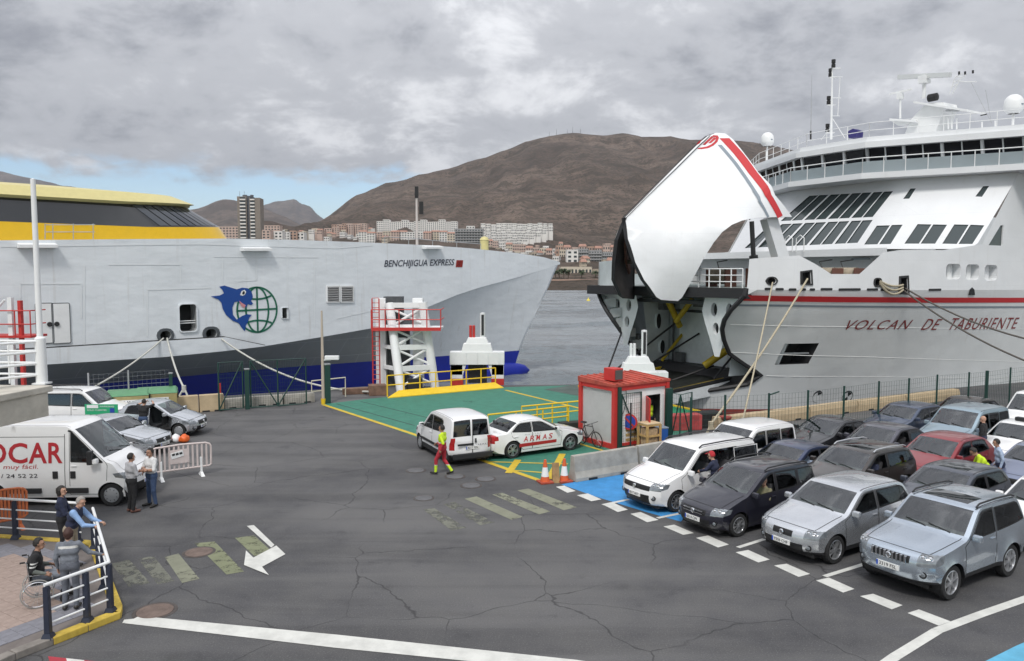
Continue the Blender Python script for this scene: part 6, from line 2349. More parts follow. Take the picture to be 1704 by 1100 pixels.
def leaf(t, a, b_, h, diag=1, frame=.035, m=M_GREENF):
	"""a gate leaf: tube frame, diagonal, wire mesh"""
	a, b_ = Vector(a), Vector(b_)
	z0, z1 = Vector((0, 0, .08)), Vector((0, 0, h))
	g = wmb(MB().tube([a + z0, b_ + z0, b_ + z1, a + z1, a + z0], frame, 6), t, 'leaf_frame', m)
	wmb(MB().tube([(a if diag > 0 else b_) + z0, (b_ if diag > 0 else a) + z1], frame * .8, 6), t, 'diagonal', m, g)
	o = wmb(mesh_panel(a, b_, h), t, 'wire_mesh', m, g)
	o['kind'] = 'stuff'


ga = gnd(1029, 748)
t = thing('mesh_gate', 'dark green mesh gate with a round no parking sign beside the kiosk door', 'gate', ga)
wmb(MB().box(ga + Vector((0, 0, 1.25)), (.16, .16, 2.5), R(30)), t, 'gate_post', M_GREENF)
leaf(t, gnd(1034, 747), gnd(1066, 741), 2.2, -1)
gp = gnd(1049, 752)
wmb(MB().tube([gp, gp + Vector((0, 0, 1.95))], .035, 7), t, 'drop_bolt', M_DARK)
sc_ = dep(1047, 702, gnd(1047, 744).y - .12)
sgn = Vector((-.2, -1, 0)).normalized()
M_ = Matrix.Translation(sc_) @ sgn.to_track_quat('Z', 'Y').to_matrix().to_4x4()
s_ = wmb(MB().lathe([(.33, -.01), (.33, .012), (.001, .012)], 28, M_), t, 'round_sign', M_RED)
wmb(MB().lathe([(.255, .016), (.001, .016)], 28, M_), t, 'sign_field', mat('sign_blue', (0.02, 0.06, 0.35), .5), s_)
wmb(MB().box(M_ @ Vector((0, 0, .02)), (.07, .52, .004), M=M_.to_3x3() @ Matrix.Rotation(R(45), 3, 'Z')), t, 'sign_bar', M_RED, s_)
gb = gnd(1112, 738)
t = thing('mesh_gate', 'dark green mesh gate leaf right of the kiosk with thick post', 'gate', gb)
wmb(MB().box(gb + Vector((0, 0, 1.15)), (.28, .16, 2.3), R(30)), t, 'gate_post', M_GREENF)
leaf(t, gnd(1116, 737), gnd(1131, 742), 2.1, 1)
leaf(t, gnd(1131, 742), gnd(1150, 736), 2.1, -1)
# crate frame, bin, sacks
m_wood = mat('pallet_wood', (0.50, 0.33, 0.13), .85, var=.25, vscale=4)
cr0 = gnd(1080, 746)
t = thing('timber_crate', 'yellow timber frame crate filled with brown paper by the kiosk door', 'crate', cr0, R(30))
for x in (-.33, .33):
	for y in (-.28, .28):
		MB().box((x, y, .5), (.08, .08, 1.0)).build('corner_post', m_wood, t)
for z in (.08, .55, .98):
	for y in (-.28, .28):
		MB().box((0, y, z), (.58, .04, .07)).build('slat', m_wood, t)
	for x in (-.33, .33):
		MB().box((x, 0, z), (.04, .48, .07)).build('slat', m_wood, t)
MB().box((0, 0, .45), (.55, .45, .8)).build('paper_fill', mat('brown_paper', (0.42, 0.30, 0.18), .9, var=.4, vscale=8, bump=1, bscale=12), t, bevel=.05)
MB().box((0, 0, 1.04), (.72, .6, .04)).build('lid', mat('cardboard', (0.62, 0.48, 0.30), .9, var=.15), t)
t = thing('waste_bin', 'small blue plastic bin beside the timber crate', 'bin', gnd(1099, 741), R(20))
MB().box((0, 0, .36), (.42, .42, .72), taper=1.08).build('body', mat('bin_blue', (0.02, 0.10, 0.38), .5), t, bevel=.03)
MB().box((0, 0, .75), (.48, .48, .06)).build('rim', mat('bin_rim', (0.25, 0.30, 0.38), .5), t, bevel=.02)
t = thing('pallet', 'yellow painted timber pallet on edge behind the mesh gate', 'pallet', gnd(1042, 750) + Vector((.1, .6, 0)), R(30))
for k in range(5):
	MB().box((0, 0, .1 + k * .2), (1.0, .03, .12)).build('board', m_wood if k else M_YEL, t)
for x in (-.4, 0, .4):
	MB().box((x, .06, .5), (.08, .08, 1.0)).build('bearer', m_wood, t)
t = thing('rope_coil', 'tangled grey rope and net bundle at the foot of the fence', 'rope', gnd(1160, 737))
for k in range(7):
	a0 = k * .9
	pts = [(math.cos(a0 + j * .55) * (.45 + .12 * math.sin(j * 2.1 + k)), math.sin(a0 + j * .55) * (.4 + .1 * math.cos(j * 1.7 + k)), .05 + k * .035 + .02 * math.sin(j)) for j in range(13)]
	MB().tube(pts, .035, 5).build('turn', mat('rope_grey', (0.20, 0.20, 0.17), .95, var=.3), t)
# red and green painted fender corner of the linkspan
t = thing('linkspan_corner', 'green and yellow painted linkspan corner with red fender block', 'linkspan', gnd(1150, 700))
P_ = [gnd(1112, 702), gnd(1190, 693), gnd(1112, 676)]
mb = MB().add(P_ + [p + Vector((0, 0, .06)) for p in P_], [(3, 4, 5), (0, 1, 4, 3), (1, 2, 5, 4), (2, 0, 3, 5)])
wmb(mb, t, 'deck_plate', mat('linkspan_green', (0.02, 0.20, 0.10), .6, var=.2))
for a, b_ in ((P_[0], P_[1]), (P_[2], P_[1])):
	wmb(MB().beam(a + Vector((0, 0, .10)), b_ + Vector((0, 0, .10)), .12, .07), t, 'edge_stripe', M_YEL)
wmb(MB().box(gnd(1136, 716) + Vector((0, .2, .35)), (1.7, .6, .7), R(10)), t, 'fender_block', mat('fender_red', (0.40, 0.06, 0.06), .7, var=.3), bevel=.04)
wmb(MB().box(gnd(1178, 712) + Vector((0, .3, .25)), (1.3, .7, .9), R(20)), t, 'rubber_fender', M_BLACK, bevel=.05)
t = thing('mooring_bollard', 'red iron bollard on the quay edge behind the white pickup', 'bollard', gnd(1207, 714))
MB().lathe([(.30, 0), (.30, .06), (.18, .12), (.16, .42), (.27, .50), (.27, .58), (.001, .62)], 16).build('body', mat('bollard_red', (0.30, 0.05, 0.04), .6, var=.2), t, smooth=40)
MB().box((0, 0, .02), (.7, .7, .04)).build('base_plate', M_DARK, t)

# ---- right hand fence: post by post
tops = [(1150, 662), (1207, 658), (1280, 655), (1345, 650), (1405, 643), (1463, 635), (1513, 630), (1560, 624), (1613, 620), (1643, 617.5), (1682, 612), (1740, 606), (1800, 600)]
t = thing('quay_fence', 'dark green wire mesh fence on posts between the parked cars and the ferry', 'fence', gnd(*tops[0], 2.4) * Vector((1, 1, 0)) if False else (gnd(*tops[0], 2.4).x, gnd(*tops[0], 2.4).y, 0))
pp = [Vector((gnd(*p, 2.4).x, gnd(*p, 2.4).y, 0)) for p in tops]
for k, p in enumerate(pp):
	wd = .11 if k in (9,) else .06
	wmb(MB().box(p + Vector((0, 0, 1.21)), (wd, wd, 2.42), FB_A), t, 'post', M_GREENF)
for a, b_ in zip(pp, pp[1:]):
	o = wmb(mesh_panel(a, b_, 2.36, pitch=.16, r_=.0042), t, 'mesh_panel', M_GREENF)
	o['kind'] = 'stuff'
for k in (2,):
	p = pp[k]
	wmb(MB().tube([p + Vector((0, 0, 2.35)), p + Vector((.45, .2, 2.45))], .03, 5), t, 'lamp_arm', M_GREENF)

# ---- left gates
posts = [(286, 692, 622, .16), (412, 681, 615, .22), (545, 671, 607, .30)]
t = thing('double_gate', 'green double mesh gate with thick posts in front of the blue ferry bottom', 'gate', gnd(412, 681))
for px, pb, pt, w_ in posts:
	g_ = gnd(px, pb)
	z = dep(px, pt, g_.y).z
	wmb(MB().box(g_ + Vector((0, 0, z / 2)), (w_ * 1.0, w_, z), R(27)), t, 'gate_post', M_GREENF, bevel=.01)
	wmb(MB().box(g_ + Vector((0, 0, z + .03)), (w_ * 1.15, w_ * 1.15, .06), R(27)), t, 'post_cap', M_STEEL)
leaf(t, gnd(365, 685), gnd(405, 681.5), 2.5, 1, .045)
leaf(t, gnd(418, 680.5), gnd(463, 677.5), 2.5, -1, .045)
leaf(t, gnd(463, 677.5), gnd(510, 674), 2.5, 1, .045)
# wire fence left of the gate
t = thing('quay_fence', 'wire mesh fence running left from the green gate behind the bins', 'fence', gnd(286, 692))
pl_ = [gnd(150, 706), gnd(216, 699), gnd(284, 692.5)]
for p in pl_[:-1]:
	wmb(MB().box(p + Vector((0, 0, 1.2)), (.07, .07, 2.4), R(27)), t, 'post', M_STEEL)
for a, b_ in zip(pl_, pl_[1:]):
	o = wmb(mesh_panel(a, b_, 2.3, pitch=.2, r_=.004), t, 'mesh_panel', M_STEEL)
	o['kind'] = 'stuff'
# camera pole
cpx = gnd(538, 672)
t = thing('camera_pole', 'slender pale pole carrying a white surveillance camera beside the gate', 'pole', cpx)
ztop = dep(538, 517, cpx.y).z
MB().tube([(0, 0, 0), (0, 0, ztop * .5), (0, 0, ztop)], [.09, .08, .05], 10).build('pole', mat('pole_tan', (0.47, 0.40, 0.33), .7), t, smooth=50)
cz_ = dep(538, 596, cpx.y).z
MB().beam((.05, 0, cz_ - .1), (.45, -.05, cz_ - .1), .05, .05).build('bracket', M_WHITE, t)
MB().box((.52, -.05, cz_ + .03), (.75, .22, .22)).build('camera_housing', M_WHITE, t, bevel=.03)
MB().lathe([(.11, 0), (.13, .3)], 10).build('pole_foot', M_YEL, t)
t = thing('hand_rail', 'short white tube handrail beside the camera pole', 'railing', gnd(519, 667))
h0, h1 = Vector((0, 0, 0)), gnd(575, 660) - gnd(519, 667)
MB().tube([h0, h0 + Vector((0, 0, 1.1)), h1 + Vector((0, 0, 1.1)), h1], .035, 6).build('frame', mat('rail_cream', (0.62, 0.58, 0.45), .6), t)
MB().tube([h0 + Vector((0, 0, .5)), h1 + Vector((0, 0, .5))], .03, 6).build('mid_bar', mat('rail_cream', (0.62, 0.58, 0.45), .6), t)
o = MB().tube([(0, 0, 0), (0, 0, .9)], .06, 8).build('quay_marker', M_RED)
o.location = gnd(349, 672) + Vector((0, 1.5, 0))
tag(o, 'small red marker post behind the tan concrete blocks', 'post')
# quay clutter between the pole and the tower
m_rusty = mat('rusty_steel', (0.17, 0.10, 0.07), .85, var=.4)
for k, (px, py, sx, sy, sz, lab) in enumerate(((602, 655, 2.2, .5, .35, 'rusty steel beam lying on the quay left of the hoist tower'), (628, 657, 1.0, .8, .6, 'rusty machinery box at the foot of the hoist tower'), (690, 648, .9, .6, .7, 'dark machinery box under the hoist tower'), (742, 600, 0, 0, 0, ''))):
	if sx:
		o = MB().box((0, 0, sz / 2), (sx, sy, sz), R(15)).build('steel_box', m_rusty if k < 2 else M_DARK, bevel=.03)
		o.location = gnd(px, py)
		tag(o, lab, 'machinery')

# ---- waste containers
m_binb = mat('container_ochre', (0.36, 0.30, 0.13), .6, var=.15)
m_lid = mat('container_lid_green', (0.10, 0.26, 0.13), .5, var=.12)
for k, (px, py, lab) in enumerate(((262, 696, 'ochre waste container with green lid nearest the gate post'), (214, 701, 'ochre waste container with green lid behind the silver hatchback'), (90, 700, 'green lidded waste container hidden behind the white people carrier'))):
	t = thing('waste_container', lab, 'container', gnd(px, py), R(22), 'waste containers along the fence')
	MB().box((0, 0, .68), (1.75, 1.0, 1.15), taper=1.06).build('body', m_binb, t, bevel=.03)
	MB().add([(-.95, -.55, 1.27), (.95, -.55, 1.27), (.95, .55, 1.36), (-.95, .55, 1.36), (-.85, -.4, 1.38), (.85, -.4, 1.38), (.85, .45, 1.5), (-.85, .45, 1.5)], [(3, 2, 1, 0), (4, 5, 6, 7), (0, 1, 5, 4), (1, 2, 6, 5), (2, 3, 7, 6), (3, 0, 4, 7)]).build('lid', m_lid, t, bevel=.03)
	for x in (-.7, .7):
		for y in (-.35, .35):
			MB().lathe([(.1, -.03), (.1, .03), (.001, .03)], 10, Matrix.Translation((x, y, .1)) @ Matrix.Rotation(math.pi / 2, 4, 'X')).build('castor', M_BLACK, t)
	MB().box((.92, -.2, 1.15), (.12, .2, .3)).build('lifting_pin', M_DARK, t)
	if k < 2:
		pn = MB().box((0.05, -.545, .78), (1.0, .02, .62)).build('notice', M_WHITE, t)
		lettering('lettering', 'ARMAS', mat('notice_ink', (0.05, 0.05, 0.06), .6), t, lambda x, y: Vector((-.33 + x, -.56, .92 + y)), width=.78, height=.13, spacing=1.3)

# ---- crowd barriers
m_cb = mat('barrier_pinkish', (0.60, 0.52, 0.50), .6, var=.1)
m_cbo = mat('barrier_orange', (0.62, 0.17, 0.06), .6, var=.15)


def crowd_barrier(a, b_, h, m, label, mf, nbar=12, sign=False):
	a, b_ = Vector(a), Vector(b_)
	L_ = (b_ - a).length
	t = thing('crowd_barrier', label, 'barrier', a, math.atan2((b_ - a).y, (b_ - a).x), 'plastic crowd barriers')
	z0 = .30
	pts = [(0, 0, z0 + .05), (0, 0, h - .16), (.05, 0, h - .08), (.18, 0, h - .03), (L_ / 2, 0, h), (L_ - .18, 0, h - .03), (L_ - .05, 0, h - .08), (L_, 0, h - .16), (L_, 0, z0 + .05), (L_ - .08, 0, z0), (.08, 0, z0), (0, 0, z0 + .05)]
	MB().tube(pts, .035, 8).build('frame', m, t, smooth=50)
	for k in range(1, nbar):
		x = L_ * k / nbar
		MB().box((x, 0, (z0 + h - .03) / 2), (.055, .045, h - z0 - .03)).build('slat', m, t)
	for x in (L_ * .17, L_ * .83):
		MB().box((x, 0, .33), (.07, .07, .62)).build('leg', mf, t, bevel=.01)
		MB().add([(x - .06, -.28, 0), (x + .06, -.28, 0), (x + .06, .28, 0), (x - .06, .28, 0), (x - .04, -.05, .12), (x + .04, -.05, .12), (x + .04, .05, .12), (x - .04, .05, .12)], [(3, 2, 1, 0), (4, 5, 6, 7), (0, 1, 5, 4), (1, 2, 6, 5), (2, 3, 7, 6), (3, 0, 4, 7)]).build('foot', mf, t)
	if sign:
		p1 = MB().box((L_ * .47, -.05, h * .66), (.62, .015, .48)).build('notice_board', m_cb, t)
		MB().box((L_ * .43, -.065, h * .72), (.40, .015, .2), M=Matrix.Rotation(R(-12), 3, 'Y')).build('notice', M_WHITE, t)
		for k in range(3):
			MB().box((L_ * (.37 + k * .06), -.077, h * .735 + k * .012), (.09, .006, .07), M=Matrix.Rotation(R(-12), 3, 'Y')).build('notice_print', M_DARK, t)
	return t


crowd_barrier(gnd(251, 802), gnd(352, 788), 1.15, m_cb, 'pale pink plastic crowd barrier standing alone on the asphalt', M_WHITE, 13, True)
crowd_barrier(gnd(-26, 892), gnd(46, 876), 1.15, m_cbo, 'orange plastic crowd barrier at the left edge before the van', m_cbo, 12)

# ---- pavement railings
m_navyp = mat('railing_navy', (0.022, 0.028, 0.05), .45)
PZ = .125


def pav_rail(pts, label, pin, ends=(0, 0)):
	t = thing('pavement_railing', label, 'railing', pts[0], 0, 'railings round the pavement')
	o = Vector(pts[0])
	for k in pin:
		p = Vector(pts[0]).lerp(Vector(pts[1]), k) - o
		MB().box(p + Vector((0, 0, .5)), (.11, .11, 1.0), taper=.85).build('post', m_navyp, t, bevel=.01)
		MB().box(p + Vector((0, 0, .05)), (.2, .2, .1), taper=.65).build('post_foot', m_navyp, t)
	d = Vector(pts[1]) - o
	for z in (.28, .52, .76):
		MB().tube([Vector((0, 0, z)), d + Vector((0, 0, z))], .02, 8).build('bar', M_WHITE, t)
	MB().tube([Vector((0, 0, 1.04)), d + Vector((0, 0, 1.04))], .034, 8).build('hand_rail', M_WHITE, t)
	return t


rA0, rA1 = Vector((-8.78, 14.12, PZ)), Vector((-8.17, 15.28, PZ))
rB1 = Vector((-10.45, 18.9, PZ))
pav_rail([rA0, rA1], 'navy and white railing on the yellow kerb nearest the camera', (0.03, .62))
pav_rail([rA1, rB1], 'navy and white railing the two men lean on beside the road', (0.0, .33, .66, 1.0))
pav_rail([Vector((-11.0, 19.32, PZ)), Vector((-16.0, 20.2, PZ))], 'navy and white railing at the left edge before the orange barrier', (0.02, .38, .75, 1.0))

# ---- upper walkway at the left with its lamp post
zb = 4.12
m_wconc = mat('walkway_concrete', (0.50, 0.47, 0.41), .9, var=.25, vscale=1.2, bump=.3, bscale=12)
corner = gnd(88, 641, zb)
t = thing('raised_walkway', 'end of a raised concrete walkway jutting in at the left edge', 'walkway', (corner.x, corner.y, 0))
sl_ = [corner, corner + Vector((-.55, -3.2, 0)), corner + Vector((-8, -3.2, 0)), corner + Vector((-8, .45, 0))]
mb = MB().prism([(p.x, p.y) for p in (sl_[1], sl_[0], sl_[3], sl_[2])], zb - .16, zb)
wmb(mb, t, 'slab', m_wconc, bevel=.02)
mb = MB().prism([(p.x, p.y) for p in (sl_[1] + Vector((-.1, .1, 0)), sl_[0] + Vector((-.06, -.12, 0)), sl_[3] + Vector((0, -.1, 0)), sl_[2] + Vector((0, .1, 0)))], zb - .78, zb - .16)
wmb(mb, t, 'fascia_beam', m_wconc, bevel=.02)
wmb(MB().box(corner + Vector((-3.9, -1.5, -zb / 2 - .4)), (.5, .5, zb - .7)), t, 'support', m_wconc)
lp = gnd(70, 639, zb)
t = thing('lamp_post', 'white lamp post rising from the raised walkway corner at the left', 'lamp post', (lp.x, lp.y, zb))
hz = dep(62, 298, lp.y).z - zb
MB().lathe([(.14, 0), (.13, 1.2), (.075, 1.25), (.06, hz), (.001, hz + .02)], 14).build('shaft', M_WHITE, t, smooth=30)
MB().box((0, 0, .02), (.34, .34, .04)).build('base_plate', M_WHITE, t)
t = thing('walkway_railing', 'white tube railing on the raised walkway at the left edge', 'railing', (lp.x, lp.y, zb))
for z in (.25, .55, .85, 1.12):
	MB().tube([(0, 0, z), (-1.6, -2.6, z * 1.0)], .035, 8).build('near_bar', M_WHITE, t)
	MB().tube([(0, .05, z), (-7, .5, z + .02)], .03, 8).build('far_bar', M_WHITE, t)
for x, y in ((-.9, .1), (-2.4, .2)):
	MB().tube([(x, y, 0), (x, y, 1.12)], .03, 6).build('post', M_WHITE, t)
# gangway stair tower beside the ferry, mostly hidden
gx = dep(30, 560, 40.0)
t = thing('gangway_tower', 'red and white gangway tower beside the ferry at the left edge', 'gangway', (gx.x, 40.0, 0))
for px in (-10, 20, 36):
	x = dep(px, 560, 40).x - gx.x
	tp = dep(px, 500 if px == 36 else 495, 40).z
	MB().box((x, 0, tp / 2), (.22 if px < 36 else .16, .22, tp)).build('column', M_RED if px == 36 else M_WHITE, t)
zt = dep(30, 560, 40).z
MB().box((-1.3, .5, zt), (4.2, 1.4, .12)).build('landing', M_RED, t)
for z in (.65, 1.35):
	MB().tube([(-3.2, -.2, zt + z), (.8, -.2, zt + z), (.8, 1.1, zt + z)], .035, 6).build('rail', M_RED, t)
for x in (-1.2, .0, .8):
	MB().tube([(x, -.2, zt), (x, -.2, zt + 1.35)], .035, 6).build('rail_post', M_RED, t)
MB().tube([(-2.2, 0, zt + .2), (-.6, 0, zt + 1.9)], .06, 6).build('brace', M_WHITE, t)

# ---- mooring lines
m_rope = mat('rope_cream', (0.42, 0.37, 0.27), .95, var=.15, vscale=8)
m_ropeg = mat('rope_pale', (0.50, 0.50, 0.46), .95, var=.15, vscale=8)
m_roped = mat('rope_dark', (0.10, 0.09, 0.08), .95)


def rope(a, b_, sag, r_, m, label, splay=0.0):
	a, b_ = Vector(a), Vector(b_)
	t = thing('mooring_line', label, 'rope', a, 0, 'mooring lines')
	MB().tube([p - a for p in sag_rope(a, b_, sag)], r_, 7).build('line', m, t, smooth=60)
	if splay:
		e_ = b_ - a
		for sg in (-1, 1):
			MB().tube([e_, e_ + Vector((sg * splay * .5, -.1, -splay)), e_ + Vector((sg * splay * .7 - .3, -.2, -splay * 2.1))], r_, 6).build('tail', m, t)
		MB().tube([e_ + Vector((0, 0, .12)), e_ + Vector((0, 0, -.25))], r_ * 2.2, 8).build('knot', m, t)


def fa_w3(px, py, o=.1):
	l, z = fa_px(px, py, o)
	return fa(l, o, z)


rope(fa_w3(272, 563), dep(140, 652, 43), .25, .055, m_ropeg, 'grey mooring line from the left fairlead towards the walkway')
rope(fa_w3(278, 563), dep(306, 645, 42), .35, .055, m_ropeg, 'thick white mooring line dropping from the left fairlead to the fence', .5)
rope(fa_w3(366, 562), gnd(618, 652, .2), .9, .06, m_ropeg, 'long mooring line slanting from the right fairlead to the hoist tower')


def fb_w3(px, py):
	s, z = fb_side(px, py)
	return hp(s, z, .1) + FB_ORG


rope(fb_w3(1341, 464), gnd(1183, 706, .55), .25, .052, m_rope, 'thick cream mooring line from the white bulwark to the linkspan corner', .33)
rope(fb_w3(1283, 470), gnd(1236, 700, .7), .15, .04, m_rope, 'cream mooring line dropping to the red bollard behind the fence', .33)
rope(fb_w3(1504, 480), dep(1790, 580, 36), .5, .045, m_roped, 'upper dark mooring line crossing the ship name at the right')
rope(fb_w3(1502, 484), dep(1790, 630, 34), .5, .045, m_roped, 'lower dark mooring line running down across the ship name')
mb = MB()
pa, pb = fb_side(1460, 470), fb_side(1500, 478)
for k in range(3):
	o = fbp(MB().tube([p - FB_ORG for p in sag_rope(fb_w3(1462, 468 + k * 2), fb_w3(1500, 474 + k * 4), .15 + k * .12)], .06, 6), 'hanging_rope', m_rope)

# ================================================================== vehicles
M_TYRE = mat('tyre_rubber', (0.018, 0.018, 0.019), .8, bump=.2, bscale=80)
M_ALLOY = mat('alloy_silver', (0.62, 0.63, 0.65), .28, .85)
M_HUBCAP = mat('hubcap_grey', (0.40, 0.41, 0.43), .4, .5)
M_CHROME = mat('chrome', (0.75, 0.76, 0.78), .12, 1.0)
M_GRILLE = mat('grille_black', (0.012, 0.012, 0.013), .45)
M_LAMP = mat('lamp_clear', (0.20, 0.22, 0.24), .08, .2, coat=1.0, var=.3, vscale=9)
M_TAIL = mat('lamp_red', (0.42, 0.015, 0.018), .15, coat=1.0, var=.2, vscale=12)
M_AMBER = mat('lamp_amber', (0.65, 0.20, 0.03), .2, coat=1.0)
M_WSCR = glass_mat('windscreen_glass', (0.62, 0.74, 0.69), .02, 1.52, .07)
M_SIDEG = glass_mat('side_glass', (0.34, 0.40, 0.41), .03, 1.5, .02)
M_PRIV = glass_mat('privacy_glass', (0.07, 0.085, 0.10), .03, 1.5, .04)
M_CABIN = mat('cabin_dark', (0.030, 0.030, 0.032), .85)
M_SEAT = mat('seat_cloth', (0.065, 0.065, 0.072), .95, var=.2, vscale=10)
M_DASH = mat('dashboard_grey', (0.085, 0.085, 0.088), .7)
M_PLATE = mat('plate_white', (0.78, 0.78, 0.76), .4)
M_INK = mat('plate_ink', (0.02, 0.02, 0.025), .6)
M_EUBLUE = mat('plate_blue', (0.02, 0.08, 0.45), .5)
M_SEAM = mat('panel_gap', (0.02, 0.02, 0.021), .8)

wheel_cache = {}


def wheel_meshes(r_, style, w=.21):
	key = (round(r_, 3), style)
	if key in wheel_cache:
		return wheel_cache[key]
	rim = r_ * (.70 if style != 'steel' else .66)
	M_ = Matrix.Rotation(-math.pi / 2, 4, 'X')      # local z of the lathe -> +y (outer face)
	ty = MB().lathe([(rim, -w / 2), (r_ * .93, -w / 2), (r_ * .985, -w * .36), (r_, -w * .2), (r_, w * .2), (r_ * .985, w * .36), (r_ * .93, w / 2), (rim, w / 2 - .005), (rim * .97, w * .1)], 30, M_).mesh('wheel', M_TYRE, smooth=35)
	rb = MB()
	rb.lathe([(rim * 1.0, w / 2 - .012), (rim * .93, w / 2 - .004), (rim * .90, w / 2 - .03), (rim * .88, -.02)], 30, M_, 0)
	rb.lathe([(rim * .9, -.03), (.001, -.03)], 24, M_, 1)
	if style == 'steel':
		rb.lathe([(rim * .92, w / 2 - .015), (rim * .6, w / 2 + .004), (rim * .25, w / 2 + .0), (.001, w / 2 + .008)], 30, M_, 0)
		for k in range(9):
			a = k * 2 * math.pi / 9
			rb.box(M_ @ Vector((rim * .74 * math.cos(a), rim * .74 * math.sin(a), w / 2 + .0)), (rim * .16, .014, rim * .07), M=Matrix.Rotation(a, 3, 'Y') if False else Matrix.Rotation(a, 3, 'Y'), mi=1)
	else:
		n = {'five': 5, 'six': 6, 'ten': 9}[style]
		for k in range(n):
			a = k * 2 * math.pi / n + .3
			d = Vector((math.cos(a), math.sin(a), 0))
			tdir = Vector((-math.sin(a), math.cos(a), 0))
			for off in ((-.13, .13) if style == 'five' else (0,)):
				ww = rim * (.11 if style == 'five' else (.16 if style == 'six' else .085))
				p0 = d * rim * .16 + tdir * off * rim * .5
				p1 = d * rim * .93 + tdir * off * rim * 1.25
				vs = []
				for p, zz2 in ((p0, w / 2 - .012), (p1, w / 2 - .02)):
					for sg in (-1, 1):
						vs.append(M_ @ (p + tdir * sg * ww / 2 + Vector((0, 0, zz2))))
						vs.append(M_ @ (p + tdir * sg * ww / 2 * 1.2 + Vector((0, 0, zz2 - .05))))
				rb.add(vs, [(0, 2, 6, 4), (1, 0, 4, 5), (2, 3, 7, 6), (0, 1, 3, 2)], 0)
		rb.lathe([(rim * .24, w / 2 - .03), (rim * .22, w / 2 - .008), (rim * .1, w / 2 - .002), (.001, w / 2)], 16, M_, 0)
	rm = rb.mesh('rim', [M_ALLOY if style != 'steel' else M_HUBCAP, M_GRILLE], smooth=30)
	wheel_cache[key] = (ty, rm)
	return wheel_cache[key]


def bspl(P, t):
	n = len(P)
	i = int(math.floor(t + .5))
	i = max(0, min(n - 1, i))
	u = t - i + .5
	a, b_, c_ = P[max(i - 1, 0)], P[i], P[min(i + 1, n - 1)]
	B0, B1, B2 = (1 - u) ** 2 / 2, .5 + u * (1 - u), u * u / 2
	return tuple(a[k] * B0 + b_[k] * B1 + c_[k] * B2 for k in range(len(b_)))


SEAT_ME = {}


def seat_mesh():
	if 's' not in SEAT_ME:
		mb = MB().box((0, 0, .10), (.52, .50, .18)).box((-.30, 0, .46), (.16, .48, .66), M=Matrix.Rotation(R(-14), 3, 'Y')).box((-.42, 0, .88), (.10, .26, .20))
		SEAT_ME['s'] = mb.mesh('seat', M_SEAT, bevel=.04)
	return SEAT_ME['s']


